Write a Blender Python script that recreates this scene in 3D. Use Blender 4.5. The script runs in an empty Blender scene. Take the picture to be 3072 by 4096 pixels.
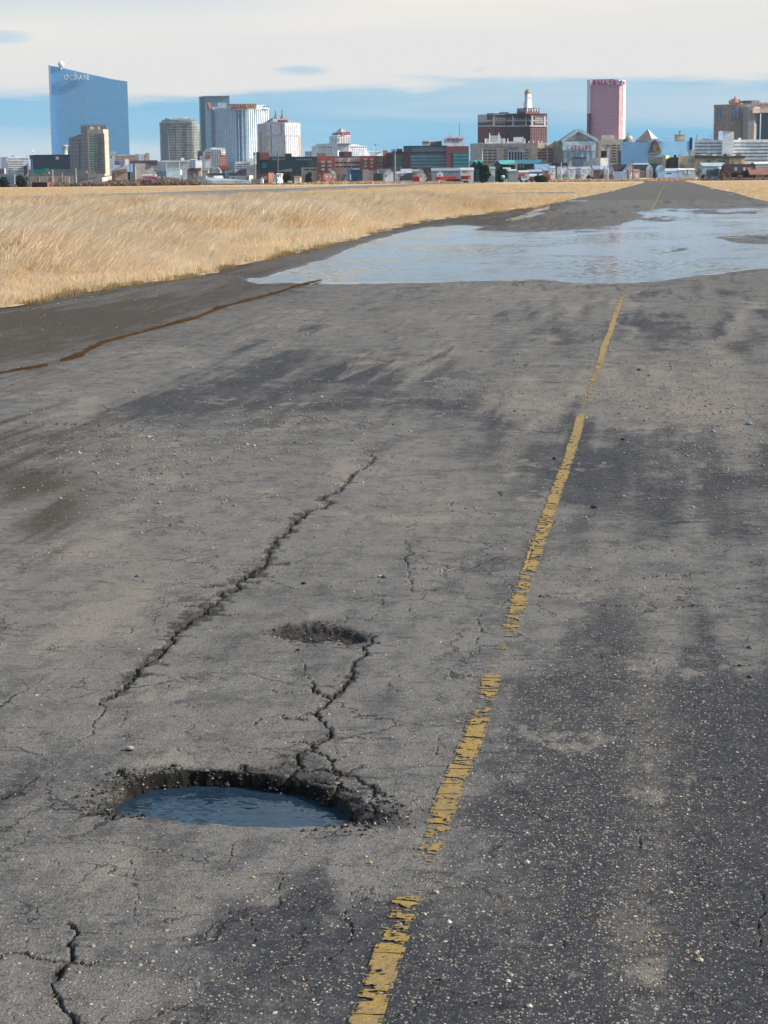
import bpy, math, random
import numpy as np
from mathutils import Vector

C = bpy.context.scene
COL = C.collection
R = math.radians
random.seed(7)
rng = np.random.default_rng(11)

# ------------------------------------------------------------------ camera
FPX, CX, CY, EYE = 7500.0, 1536.0, 2048.0, 1.6     # focal length and centre in photo pixels, eye height
PITCH = math.atan(1329 / FPX)
ROLL = R(0.5)
YAW = 0.0


def basis(yaw):
    fh = np.array([-math.sin(yaw), math.cos(yaw), 0.0])
    r0 = np.array([math.cos(yaw), math.sin(yaw), 0.0])
    z = np.array([0, 0, 1.0])
    F = fh * math.cos(PITCH) - z * math.sin(PITCH)
    U = fh * math.sin(PITCH) + z * math.cos(PITCH)
    r = r0 * math.cos(ROLL) - U * math.sin(ROLL)
    u = U * math.cos(ROLL) + r0 * math.sin(ROLL)
    return fh, F, r, u


FH, FW, RT, UP = basis(0.0)
_d = FW * FPX + RT * (2666 - CX) + UP * (CY - 709.5)
YAW = math.atan2(_d[0], _d[1])                      # the taxiway runs along +Y
FH, FW, RT, UP = basis(YAW)
EYEV = np.array([0, 0, EYE])


def ray(px, py):
    return FW * FPX + RT * (px - CX) + UP * (CY - py)


def at(px, py, D):
    d = ray(px, py)
    return EYEV + d * (D / float(d @ FH))


def ground(px, py, z=0.0):
    d = ray(px, py)
    return EYEV + d * ((z - EYE) / d[2])


def horizon(px):
    lo, hi = 300.0, 1200.0
    for _ in range(30):
        m = (lo + hi) / 2
        if ray(px, m)[2] > 0:
            lo = m
        else:
            hi = m
    return lo


def project(X, Y, Z):
    v = np.stack([X, Y, Z - EYE], -1)
    dz = v @ FW
    return CX + FPX * (v @ RT) / dz, CY - FPX * (v @ UP) / dz


cam_d = bpy.data.cameras.new('camera')
cam = bpy.data.objects.new('camera', cam_d)
COL.objects.link(cam)
C.camera = cam
cam_d.sensor_fit = 'VERTICAL'
cam_d.sensor_height = 36
cam_d.lens = 36 * FPX / 4096
cam_d.clip_start = 0.1
cam_d.clip_end = 40000
from mathutils import Matrix
_m = Matrix([[RT[i], UP[i], -FW[i], EYEV[i]] for i in range(3)] + [[0, 0, 0, 1]])
cam.matrix_world = _m

# ------------------------------------------------------------------ sky, sun, exposure
SUN_AZ = R(97) - YAW          # clockwise from +Y: to the right of the view and a little beyond the facades
SUN_EL = R(29)
C.view_settings.view_transform = 'Standard'
C.view_settings.look = 'None'
C.view_settings.exposure = 0.45
C.view_settings.gamma = 1.0
C.view_settings.use_curve_mapping = False
C.cycles.max_bounces = 8
C.cycles.diffuse_bounces = 4
C.cycles.glossy_bounces = 3
C.cycles.use_denoising = True
C.cycles.denoiser = 'OPENIMAGEDENOISE'
C.cycles.denoising_input_passes = 'RGB_ALBEDO_NORMAL'
C.cycles.denoising_prefilter = 'ACCURATE'

W = bpy.data.worlds.new('World')
C.world = W
W.use_nodes = True
nt = W.node_tree
nt.nodes.clear()


class NT:
    """Short-hand for building node trees."""
    def __init__(self, tree):
        self.t = tree

    def n(self, typ, ins=None, **kw):
        nd = self.t.nodes.new(typ)
        for k, v in kw.items():
            setattr(nd, k, v)
        for k, v in (ins or {}).items():
            if hasattr(v, 'is_linked') or isinstance(v, bpy.types.NodeSocket):
                self.t.links.new(v, nd.inputs[k])
            else:
                nd.inputs[k].default_value = v
        return nd

    def math(self, op, a, b=None, c=None, clamp=False):
        ins = {0: a}
        if b is not None:
            ins[1] = b
        if c is not None:
            ins[2] = c
        nd = self.n('ShaderNodeMath', ins, operation=op)
        nd.use_clamp = clamp
        return nd.outputs[0]

    def smooth(self, x, a, b, lo=0.0, hi=1.0):
        nd = self.n('ShaderNodeMapRange', {0: x, 1: a, 2: b, 3: lo, 4: hi}, interpolation_type='SMOOTHSTEP')
        return nd.outputs[0]

    def mix(self, f, a, b, blend='MIX'):
        nd = self.n('ShaderNodeMix', {0: f, 6: a, 7: b}, data_type='RGBA', blend_type=blend)
        return nd.outputs[2]

    def noise(self, vec, scale, detail=3.0, rough=0.55):
        return self.n('ShaderNodeTexNoise', {'Vector': vec, 'Scale': scale, 'Detail': detail, 'Roughness': rough})


def rgba(c, a=1.0):
    return (c[0], c[1], c[2], a)


g = NT(nt)
tc = g.n('ShaderNodeTexCoord')
sky = g.n('ShaderNodeTexSky', sky_type='NISHITA', sun_disc=False, sun_elevation=SUN_EL, sun_rotation=SUN_AZ,
          air_density=1.0, dust_density=0.6, ozone_density=1.6)
sep = g.n('ShaderNodeSeparateXYZ', {0: tc.outputs['Generated']})
el = g.math('MULTIPLY', g.math('ARCSINE', sep.outputs[2]), 180 / math.pi)
# azimuth in degrees, clockwise from the view axis
ax = g.math('MULTIPLY', g.math('ADD', g.math('ARCTAN2', sep.outputs[0], sep.outputs[1]), YAW), 180 / math.pi)
v1 = g.n('ShaderNodeVectorMath', {0: tc.outputs['Generated'], 1: (9, 9, 62)}, operation='MULTIPLY').outputs[0]
n1 = g.noise(v1, 1.0, 7, 0.62).outputs[0]
v2 = g.n('ShaderNodeVectorMath', {0: tc.outputs['Generated'], 1: (3, 3, 40)}, operation='MULTIPLY').outputs[0]
n2 = g.noise(v2, 1.0, 4, 0.5).outputs[0]
v3 = g.n('ShaderNodeVectorMath', {0: tc.outputs['Generated'], 1: (3.2, 3.2, 7)}, operation='MULTIPLY').outputs[0]
n3 = g.noise(v3, 1.0, 5, 0.6).outputs[0]
# lower edge of the cloud deck, a little lower on the left
edge = g.math('ADD', g.math('MULTIPLY', g.math('SUBTRACT', n1, 0.5), 1.5), g.smooth(ax, -6, 3, 2.45, 2.78))
deck = g.smooth(g.math('SUBTRACT', el, edge), -0.20, 0.28)
# thin streaks in the clear band below the deck
streak = g.math('MULTIPLY', g.smooth(n2, 0.44, 0.66), g.smooth(el, 0.1, 0.9, 0.32, 0.44))
low = g.math('MAXIMUM', deck, streak)
# above the deck the cover breaks up into blue with scattered cloud
high = g.math('MULTIPLY', g.smooth(g.math('ADD', n3, g.smooth(el, 14, 20, 0.0, 0.10)), 0.48, 0.64), 0.58)
cov = g.n('ShaderNodeMix', {0: g.smooth(el, 5.2, 7.2), 2: low, 3: high}, data_type='FLOAT').outputs[0]


def hole(a0, e0, wa, we, k):
    da = g.math('DIVIDE', g.math('SUBTRACT', ax, a0), wa)
    de = g.math('DIVIDE', g.math('SUBTRACT', g.math('ADD', el, g.math('MULTIPLY', g.math('SUBTRACT', n1, 0.5), 0.55)), e0), we)
    r2 = g.math('ADD', g.math('MULTIPLY', da, da), g.math('MULTIPLY', de, de))
    return g.math('SUBTRACT', 1.0, g.math('MULTIPLY', k, g.smooth(r2, 0.0, 1.4, 1.0, 0.0)))


for hp in ((-2.38, 3.21, 0.85, 0.15, 0.55), (-11.1, 4.18, 0.9, 0.22, 0.45), (2.95, 3.18, 0.25, 0.07, 0.2), (1.25, 3.02, 0.9, 0.10, 0.2)):
    cov = g.math('MULTIPLY', cov, hole(*hp))
nc = g.noise(v2, 0.55, 4, 0.5).outputs[0]
ccol = g.mix(g.smooth(nc, 0.42, 0.62), (0.685, 0.645, 0.59, 1), (0.60, 0.59, 0.57, 1))
ccol = g.mix(g.math('MULTIPLY', g.smooth(el, 4.3, 5.6), g.smooth(ax, 2, -7)), ccol, (0.48, 0.535, 0.58, 1))
skyc = g.mix(1.0, sky.outputs[0], (0.72, 0.95, 1.18, 1), 'MULTIPLY')
n4 = g.noise(v2, 0.8, 4, 0.5).outputs[0]
band = g.mix(g.smooth(n4, 0.35, 0.65), (0.150, 0.380, 0.560, 1), (0.215, 0.425, 0.570, 1))
band = g.mix(g.smooth(el, 1.2, 0.1), band, (0.215, 0.41, 0.56, 1))
band = g.n('ShaderNodeVectorMath', {0: band, 'Scale': 10.0}, operation='SCALE').outputs[0]
skyc = g.mix(g.smooth(el, 6.0, 26.0), band, skyc)
b_sky = g.n('ShaderNodeBackground', {'Color': skyc, 'Strength': 0.10})
b_cl = g.n('ShaderNodeBackground', {'Color': ccol, 'Strength': 1.0})
ms = g.n('ShaderNodeMixShader', {0: cov, 1: b_sky.outputs[0], 2: b_cl.outputs[0]})
wo = g.n('ShaderNodeOutputWorld', {'Surface': ms.outputs[0]})

sun_d = bpy.data.lights.new('sun', 'SUN')
sun_d.energy = 4.6
sun_d.angle = R(1.2)
sun_d.color = (1.0, 0.93, 0.82)
sun = bpy.data.objects.new('sun', sun_d)
COL.objects.link(sun)
_sd = Vector((math.sin(SUN_AZ) * math.cos(SUN_EL), math.cos(SUN_AZ) * math.cos(SUN_EL), math.sin(SUN_EL)))
sun.rotation_euler = _sd.to_track_quat('Z', 'Y').to_euler()

# ------------------------------------------------------------------ numpy noise


def vnoise(x, y, seed=0):
    xi = np.floor(x).astype(np.int64)
    yi = np.floor(y).astype(np.int64)
    fx = x - xi
    fy = y - yi
    fx = fx * fx * (3 - 2 * fx)
    fy = fy * fy * (3 - 2 * fy)

    def h(a, b):
        k = (a * 374761393 + b * 668265263 + seed * 1442695041) & 0xffffffff
        k = ((k ^ (k >> 13)) * 1274126177) & 0xffffffff
        k = ((k ^ (k >> 16)) * 2246822519) & 0xffffffff
        return ((k ^ (k >> 15)) & 0xffffff) / float(0xffffff)
    return (h(xi, yi) * (1 - fx) + h(xi + 1, yi) * fx) * (1 - fy) + (h(xi, yi + 1) * (1 - fx) + h(xi + 1, yi + 1) * fx) * fy


def fbm(x, y, seed=0, octv=4, gain=0.5):
    s, a, t = 0.0, 1.0, 0.0
    for i in range(octv):
        s = s + a * vnoise(x * 2 ** i, y * 2 ** i, seed + i * 17)
        t += a
        a *= gain
    return s / t


def sstep(x, a, b):
    t = np.clip((x - a) / (b - a), 0, 1)
    return t * t * (3 - 2 * t)


def seg_dist(px, py, ax_, ay_, bx, by):
    dx, dy = bx - ax_, by - ay_
    t = np.clip(((px - ax_) * dx + (py - ay_) * dy) / (dx * dx + dy * dy + 1e-12), 0, 1)
    return np.hypot(px - ax_ - t * dx, py - ay_ - t * dy), t


def poly_sdf(px, py, poly, pad):
    """Signed distance, positive inside; far outside points get -pad."""
    poly = np.asarray(poly, float)
    out = np.full(px.shape, -float(pad))
    sel = (px > poly[:, 0].min() - pad) & (px < poly[:, 0].max() + pad) & (py > poly[:, 1].min() - pad) & (py < poly[:, 1].max() + pad)
    x, y = px[sel], py[sel]
    d = np.full(x.shape, 1e9)
    ins = np.zeros(x.shape, bool)
    for i in range(len(poly)):
        a, b = poly[i], poly[(i + 1) % len(poly)]
        d = np.minimum(d, seg_dist(x, y, a[0], a[1], b[0], b[1])[0])
        c = ((a[1] > y) != (b[1] > y))
        if abs(b[1] - a[1]) > 1e-12:
            ins ^= c & (x < (b[0] - a[0]) * (y - a[1]) / (b[1] - a[1]) + a[0])
    out[sel] = np.where(ins, d, np.maximum(-d, -pad))
    return out


# ------------------------------------------------------------------ objects


def tag(o, label=None, cat=None, group=None, kind=None):
    if label:
        o['label'] = label
    if cat:
        o['category'] = cat
    if group:
        o['group'] = group
    if kind:
        o['kind'] = kind
    return o


def mesh_obj(name, verts, faces, mat=None, parent=None, smooth=False, loc=None):
    me = bpy.data.meshes.new(name)
    v = np.asarray(verts, float)
    if loc is not None:
        v = v - np.asarray(loc)
    me.from_pydata(v.tolist(), [], faces)
    if mat:
        me.materials.append(mat)
    if smooth:
        me.shade_smooth()
    o = bpy.data.objects.new(name, me)
    COL.objects.link(o)
    if loc is not None:
        o.location = loc
    if parent is not None:
        o.parent = parent
        o.location = Vector(o.location) - parent.location
    return o


def np_mesh(name, V, quads=None, tris=None, mat=None, smooth=False):
    me = bpy.data.meshes.new(name)
    V = np.asarray(V, np.float32)
    loops, starts, tot = [], [], 0
    for arr, k in ((quads, 4), (tris, 3)):
        if arr is not None and len(arr):
            arr = np.asarray(arr, np.int32)
            loops.append(arr.ravel())
            starts.append(tot + np.arange(len(arr)) * k)
            tot += arr.size
    L = np.concatenate(loops)
    S = np.concatenate(starts)
    me.vertices.add(len(V))
    me.vertices.foreach_set('co', V.ravel())
    me.loops.add(len(L))
    me.loops.foreach_set('vertex_index', L)
    me.polygons.add(len(S))
    me.polygons.foreach_set('loop_start', S.astype(np.int32))
    me.update(calc_edges=True)
    me.validate()
    if mat:
        me.materials.append(mat)
    if smooth:
        me.shade_smooth()
    o = bpy.data.objects.new(name, me)
    COL.objects.link(o)
    return o


def set_attr(me, name, vals, typ='FLOAT', dom='POINT'):
    a = me.attributes.new(name, typ, dom)
    a.data.foreach_set('value' if typ == 'FLOAT' else ('color' if 'COLOR' in typ else 'vector'), np.asarray(vals, np.float32).ravel())


# ------------------------------------------------------------------ materials
MATS = {}


def new_mat(name):
    m = bpy.data.materials.new(name)
    m.use_nodes = True
    m.node_tree.nodes.clear()
    return m, NT(m.node_tree)


def finish(t, ins):
    bs = t.n('ShaderNodeBsdfPrincipled', ins)
    t.n('ShaderNodeOutputMaterial', {'Surface': bs.outputs[0]})
    return bs


def paint(name, col, rough=0.7, var=0.12, scale=0.25, metal=0.0, spec=0.3):
    """Plain weathered surface: base colour with large soft grime and fine grain."""
    if name in MATS:
        return MATS[name]
    if max(col) > .12:
        col = tuple(min(.86, c * 1.18) for c in col)
    m, t = new_mat(name)
    geo = t.n('ShaderNodeNewGeometry')
    n1 = t.noise(geo.outputs['Position'], scale, 4)
    n2 = t.noise(geo.outputs['Position'], scale * 9, 2)
    f = t.math('ADD', t.math('MULTIPLY', n1.outputs[0], 0.7), t.math('MULTIPLY', n2.outputs[0], 0.3))
    dk = tuple(c * (1 - 2 * var) for c in col)
    lt = tuple(min(1, c * (1 + 2 * var)) for c in col)
    c = t.mix(t.smooth(f, 0.3, 0.7), rgba(dk), rgba(lt))
    finish(t, {'Base Color': c, 'Roughness': rough, 'Metallic': metal, 'Specular IOR Level': spec})
    MATS[name] = m
    return m


def facade(name, wall, glass, pu, pv, fu, fv, rough_glass=0.25, wall_rough=0.75, ou=0.0, ov=0.0, stripe=None):
    """Facade too far off to tell its windows apart: panes on a grid in metres (UV is metres along the wall and up)."""
    if name in MATS:
        return MATS[name]
    m, t = new_mat(name)
    uv = t.n('ShaderNodeUVMap', uv_map='UVMap')
    s = t.n('ShaderNodeSeparateXYZ', {0: uv.outputs[0]})
    u = t.math('ADD', t.math('DIVIDE', s.outputs[0], pu), ou)
    v = t.math('ADD', t.math('DIVIDE', s.outputs[1], pv), ov)
    mu = t.math('LESS_THAN', t.math('FRACT', u), fu)
    mv = t.math('LESS_THAN', t.math('FRACT', v), fv)
    mask = t.math('MULTIPLY', mu, mv)
    cell = t.n('ShaderNodeCombineXYZ', {0: t.math('FLOOR', u), 1: t.math('FLOOR', v)})
    wn = t.n('ShaderNodeTexWhiteNoise', {0: cell.outputs[0]}, noise_dimensions='3D')
    gl = t.mix(wn.outputs[0], rgba([c * 0.88 for c in glass]), rgba([min(1, c * 1.12) for c in glass]))
    geo = t.n('ShaderNodeNewGeometry')
    n1 = t.noise(geo.outputs['Position'], 0.06, 4)
    wl = t.mix(t.smooth(n1.outputs[0], 0.3, 0.7), rgba([c * 0.88 for c in wall]), rgba([min(1, c * 1.1) for c in wall]))
    c = t.mix(mask, wl, gl)
    rg = t.math('ADD', wall_rough, t.math('MULTIPLY', mask, rough_glass - wall_rough))
    finish(t, {'Base Color': c, 'Roughness': rg, 'Specular IOR Level': 0.4})
    MATS[name] = m
    return m


def glassy(name, col, rough=0.12, spec=0.6, metal=0.0, pu=3.0, pv=3.6, line=0.85):
    """Curtain-wall glass with faint mullion and floor lines and panes that differ a little."""
    if name in MATS:
        return MATS[name]
    m, t = new_mat(name)
    uv = t.n('ShaderNodeUVMap', uv_map='UVMap')
    s = t.n('ShaderNodeSeparateXYZ', {0: uv.outputs[0]})
    u = t.math('DIVIDE', s.outputs[0], pu)
    v = t.math('DIVIDE', s.outputs[1], pv)
    ln = t.math('MAXIMUM', t.math('LESS_THAN', t.math('FRACT', u), 0.2), t.math('LESS_THAN', t.math('FRACT', v), 0.22))
    cell = t.n('ShaderNodeCombineXYZ', {0: t.math('FLOOR', u), 1: t.math('FLOOR', v)})
    wn = t.n('ShaderNodeTexWhiteNoise', {0: cell.outputs[0]}, noise_dimensions='3D')
    c = t.mix(wn.outputs[0], rgba([x * 0.95 for x in col]), rgba([min(1, x * 1.05) for x in col]))
    c = t.mix(ln, c, rgba([x * line for x in col]))
    finish(t, {'Base Color': c, 'Roughness': rough, 'Specular IOR Level': spec, 'Metallic': metal})
    MATS[name] = m
    return m
# ------------------------------------------------------------------ taxiway: one sheet, finely modelled near the camera
DS = 3072 / 1659.0                 # photo pixels per pixel of the overview the marks were measured on


def D(pts):
    return [(x * DS, y * DS) for x, y in pts]


def GP(pts, z=0.0):
    return np.array([ground(x, y, z)[:2] for x, y in pts])


Z0 = 0.010                          # level of the taxiway
ZW = -0.010                         # level of the flood water
X_L, X_R = -9.3, 7.6

flood = D([(520, 600), (560, 597), (600, 585), (690, 560), (760, 535), (800, 520), (870, 500), (930, 489), (1010, 486), (1060, 489), (1015, 497), (1080, 500),
           (1180, 499), (1290, 492), (1330, 486), (1390, 472), (1378, 458), (1430, 451), (1520, 450), (1659, 449), (1800, 449), (1800, 566), (1659, 577), (1600, 585),
           (1500, 596), (1420, 606), (1350, 610), (1290, 613), (1220, 609), (1160, 604), (1080, 605), (1000, 606), (900, 609), (760, 612), (650, 612), (560, 611), (535, 606)])
islands = [D([(910, 526), (960, 520), (1020, 521), (1050, 525), (1000, 533), (930, 532)]),
           D([(1540, 512), (1600, 506), (1659, 503), (1800, 500), (1800, 528), (1659, 526), (1600, 524)]),
           D([(1420, 462), (1500, 464), (1520, 470), (1440, 478), (1400, 480), (1395, 474)]),
           D([(1440, 455), (1560, 457), (1659, 457), (1659, 461), (1540, 462)]),
           D([(1390, 537), (1480, 533), (1520, 545), (1470, 552), (1400, 548)]),
           D([(1060, 524), (1110, 522), (1140, 525), (1100, 528)])]

hole = GP([(410, 3220), (460, 3170), (500, 3130), (520, 3118), (560, 3116), (640, 3106), (700, 3098), (780, 3103), (850, 3102), (910, 3102), (980, 3110), (1060, 3124),
           (1140, 3118), (1220, 3130), (1300, 3148), (1340, 3165), (1420, 3188), (1490, 3226), (1535, 3262), (1520, 3298), (1420, 3300), (1340, 3298), (1150, 3298), (1020, 3296),
           (890, 3288), (770, 3284), (680, 3264), (580, 3254), (470, 3250)])
hole_core = GP([(500, 3190), (540, 3160), (640, 3120), (760, 3110), (900, 3110), (1040, 3126), (1180, 3150), (1260, 3175), (1330, 3210), (1380, 3265), (1340, 3290), (1150, 3292),
                (1020, 3290), (890, 3283), (780, 3278), (690, 3260), (590, 3248), (500, 3240)])
hole2 = GP(D([(572, 1368), (620, 1355), (680, 1350), (735, 1357), (760, 1370), (792, 1377), (798, 1392), (765, 1391), (720, 1388), (690, 1393), (655, 1390), (615, 1382)]))

s4 = lambda pts: [(900 + x * 0.4822, 2800 + y * 0.4822) for x, y in pts]
# cracks: (polyline in photo pixels, half width in metres at start and end, depth, dirt halo)
CR = []


def crack(pts, w0, w1, dep=0.014, halo=1.0):
    CR.append((GP(pts), w0, w1, dep, halo))


A = D([(806, 985), (800, 1000), (790, 1014), (768, 1025), (750, 1045), (735, 1065), (700, 1075), (690, 1085), (712, 1087), (700, 1100), (655, 1112), (640, 1130), (615, 1155), (590, 1180), (578, 1205),
       (560, 1232), (530, 1250), (500, 1278), (470, 1302), (440, 1325), (400, 1355), (372, 1385), (355, 1412), (320, 1435), (288, 1460), (258, 1495), (225, 1530)])
crack(A[:8], .006, .010, .012, 1.6)
crack(A[7:15], .010, .014, .014, 1.8)
crack(A[14:22], .013, .016, .016, 2.4)
crack(A[21:], .014, .009, .018, 1.8)
crack(D([(225, 1530), (205, 1570), (196, 1590), (160, 1612)]), .002, .001, .008)
for x, y, l in ((700, 1090, 25), (655, 1112, -20), (615, 1155, 22), (590, 1180, -22), (600, 1222, 30), (575, 1215, -25), (540, 1250, 40), (490, 1270, -60), (520, 1262, 60), (470, 1302, 50),
                (440, 1312, -60), (450, 1332, 70), (400, 1357, -30), (380, 1378, 40), (355, 1410, 22), (320, 1435, -25), (330, 1440, 28), (288, 1462, -28), (280, 1480, 22), (255, 1495, -22), (770, 1025, -30), (748, 1045, 24)):
    crack(D([(x, y), (x + l * .5, y - 1 + random.random() * 3), (x + l, y + random.random() * 4 - 1)]), .010, .002, .007, 2.0)
crack(D([(795, 1380), (792, 1410), (762, 1435), (768, 1470), (735, 1500), (706, 1520), (690, 1545)]), .006, .007, .016, 1.6)
for x, y, l in ((762, 1435, 35), (768, 1468, -28), (735, 1500, 30), (706, 1520, -40), (745, 1490, -35), (690, 1548, -40), (650, 1560, -40)):
    crack(D([(x, y), (x + l * .5, y + 2), (x + l, y + random.random() * 4 - 2)]), .005, .001, .008, 1.3)
crack(s4([(720, -130), (745, -60), (870, 0), (862, 50), (760, 110), (800, 170), (858, 240), (865, 300), (840, 360), (720, 420), (650, 480), (600, 530), (570, 590), (540, 640), (530, 690)]), .005, .009, .022, 1.3)
crack(s4([(855, 345), (1000, 345), (1140, 330), (1210, 345)]), .005, .002, .012)
crack(s4([(730, 388), (620, 385), (510, 385)]), .004, .002, .010)
crack(s4([(770, 128), (620, 155), (580, 185), (480, 175), (440, 155), (300, 182), (235, 240)]), .004, .002, .012)
crack(s4([(725, 430), (790, 470), (860, 505), (915, 580), (1000, 640), (1120, 672), (1215, 710), (1250, 780), (1340, 800)]), .004, .005, .016, 1.5)
crack(s4([(560, 600), (700, 605), (900, 600), (960, 635)]), .006, .004, .016, 1.5)
crack(s4([(560, 652), (700, 682), (850, 690), (950, 725), (1080, 745), (1210, 742)]), .008, .004, .022, 1.5)
crack(s4([(0, 618), (120, 632), (220, 662), (350, 690), (500, 682), (540, 650)]), .008, .007, .022, 1.6)
crack(s4([(140, 545), (220, 580), (350, 577), (460, 540), (600, 530)]), .004, .007, .012, 2.2)
crack(s4([(960, 635), (900, 690), (930, 760), (880, 800)]), .004, .006, .016)
crack(s4([(980, 640), (1080, 590), (1150, 570)]), .003, .003, .010, 1.6)
crack(s4([(1250, 780), (1180, 860), (1290, 940), (1380, 985)]), .004, .004, .012, 1.5)
crack(s4([(1000, 1060), (920, 1110), (820, 1160)]), .003, .001, .008)
crack([(300, 3190), (400, 3180), (450, 3160)], .003, .007, .010, 2)
crack([(320, 3275), (400, 3268), (470, 3262), (440, 3300)], .005, .006, .010, 2)
crack([(485, 3075), (500, 3100), (520, 3120)], .004, .007, .014, 1.5)
crack(D([(148, 2000), (155, 2030), (152, 2060), (150, 2082), (132, 2108), (121, 2138), (134, 2165), (150, 2195), (158, 2240)]), .004, .005, .018, 1.2)
crack(D([(30, 2075), (45, 2072), (80, 2082), (140, 2090), (190, 2089), (215, 2086)]), .004, .0015, .014, 1.3)
crack(D([(-10, 1740), (22, 1724), (45, 1712)]), .010, .004, .010, 2.0)
crack(D([(45, 1708), (75, 1690), (112, 1668)]), .003, .001, .008)
crack(D([(-10, 1532), (20, 1524), (36, 1508), (60, 1495)]), .006, .002, .012)
for p, w in ((((742, 1972), (748, 1995), (766, 2012), (767, 2032), (735, 2058), (718, 2085)), .0028), (((800, 1925), (785, 1950), (745, 1975)), .0016), (((610, 1880), (616, 1915), (612, 1940), (604, 1972)), .002),
             (((870, 1205), (886, 1238), (890, 1262), (884, 1290)), .004), (((1070, 1065), (1088, 1078), (1100, 1088)), .003), (((1155, 1165), (1160, 1180), (1145, 1205), (1138, 1245)), .004),
             (((1090, 1262), (1104, 1272), (1110, 1288), (1088, 1305), (1082, 1320)), .004), (((1042, 1328), (1036, 1345), (1044, 1362), (1030, 1392)), .003), (((826, 1298), (818, 1325), (806, 1345)), .002),
             (((1640, 1930), (1648, 1965), (1640, 2010), (1652, 2060)), .0022), (((1372, 1790), (1380, 1830), (1378, 1880)), .0018), (((648, 1432), (662, 1450), (668, 1475)), .0022),
             (((880, 1310), (885, 1330), (900, 1345)), .0018), (((975, 1090), (972, 1105), (978, 1115)), .0025), (((940, 1590), (944, 1615), (941, 1640)), .0015), (((545, 1985), (560, 2030), (540, 2060), (480, 2110), (430, 2160)), .0012),
             (((280, 1860), (300, 1920), (290, 1990)), .0012), (((1230, 1310), (1330, 1313), (1440, 1318), (1659, 1312)), .003), (((1380, 1254), (1440, 1246), (1500, 1248)), .006), (((890, 1232), (980, 1238)), .0035),
             (((360, 1460), (368, 1480), (360, 1492)), .0016), (((1310, 866), (1360, 868), (1410, 867)), .012), (((868, 789), (930, 790)), .012), (((1115, 793), (1160, 790), (1200, 792)), .016), (((1150, 738), (1230, 736), (1300, 739)), .010),
             (((-10, 914), (60, 916), (150, 920), (280, 923)), .010), (((-10, 1024), (120, 1025), (200, 1022), (318, 1018)), .010), (((230, 480), (250, 482)), .01), (((1190, 1462), (1280, 1466)), .0016), (((575, 1495), (640, 1508)), .0014),
             (((440, 1700), (470, 1720)), .001), (((700, 1190), (735, 1200)), .002), (((1010, 1860), (1090, 1862), (1200, 1875)), .0012), (((860, 2005), (960, 2012), (1080, 2030)), .0012)):
    crack(D(p), w * .75, w * 0.4, min(.012, .005 + w), .45 if w < .006 else 1.2)
for i in range(45):                 # hairline cracks
    x, y = rng.uniform(-60, 1750), 1150 + 1050 * rng.random() ** 0.8
    th = rng.uniform(0, math.pi)
    p = [(x, y)]
    for k in range(rng.integers(2, 5)):
        th += rng.normal(0, .5)
        l = rng.uniform(10, 28) * (y / 1600)
        x, y = x + l * math.cos(th), y + l * math.sin(th) * 0.7
        p.append((x, y))
    crack(D(p), .0012, .0006, .004, 0.15)

# dark sealer patches and pale worn areas: (x, y, rx, ry, amount) on the overview
BLOB = [(1000, 2180, 900, 150, .28), (1300, 1800, 260, 260, .15), (1620, 1900, 260, 480, .75), (1350, 1980, 360, 330, .50), (900, 2120, 460, 170, .45), (1200, 1720, 160, 200, .25), (650, 2000, 260, 90, .18), (1620, 1500, 120, 90, .35), (1160, 1010, 140, 110, .62), (1075, 930, 90, 60, .5), (1300, 985, 60, 60, .45), (1420, 1080, 190, 90, .30), (1590, 1010, 110, 80, .45),
        (860, 765, 210, 26, .55), (640, 800, 200, 45, .48), (470, 890, 200, 45, .50), (330, 920, 80, 30, .3), (800, 830, 170, 45, .42), (1010, 850, 110, 40, .42), (700, 950, 200, 60, .32), (620, 880, 140, 40, .35), (1410, 715, 80, 40, .50), (1540, 740, 60, 50, .4), (1640, 700, 40, 60, .4), (1180, 700, 130, 30, .30), (980, 660, 140, 22, .22), (1120, 640, 60, 12, .3), (1390, 655, 70, 8, .35), (1190, 745, 90, 16, .35),
        (1080, 1500, 130, 160, .18), (1250, 1650, 160, 180, .25), (1320, 1450, 180, 90, .15),
        (1230, 1180, 60, 60, .15), (1550, 1200, 90, 60, .12)]
PALE = [(860, 770, 130, 16, .45), (1000, 745, 120, 10, .25), (760, 800, 60, 12, .3), (650, 905, 90, 25, .22), (1600, 760, 26, 60, .50), (1575, 680, 20, 40, .40), (1400, 830, 160, 40, .42), (1100, 850, 120, 40, .32), (1180, 880, 90, 25, .3), (1520, 870, 110, 40, .40), (1200, 645, 200, 18, .35), (980, 690, 160, 18, .30), (560, 715, 150, 14, .42), (330, 780, 140, 18, .35), (160, 870, 160, 30, .3), (1320, 700, 12, 70, .30), (1130, 960, 26, 50, .25), (1330, 1250, 40, 120, .2), (1230, 1320, 40, 90, .15), (1400, 1700, 60, 260, .22), (1390, 2080, 70, 120, .22),
        (960, 1075, 180, 90, .25), (420, 1180, 300, 140, .22), (200, 1300, 300, 150, .2), (350, 1560, 300, 120, .14), (420, 1880, 170, 40, .28), (590, 1955, 30, 14, .5), (200, 1870, 130, 60, .2), (800, 1010, 140, 40, .2), (1010, 620, 200, 10, .3)]
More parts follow.
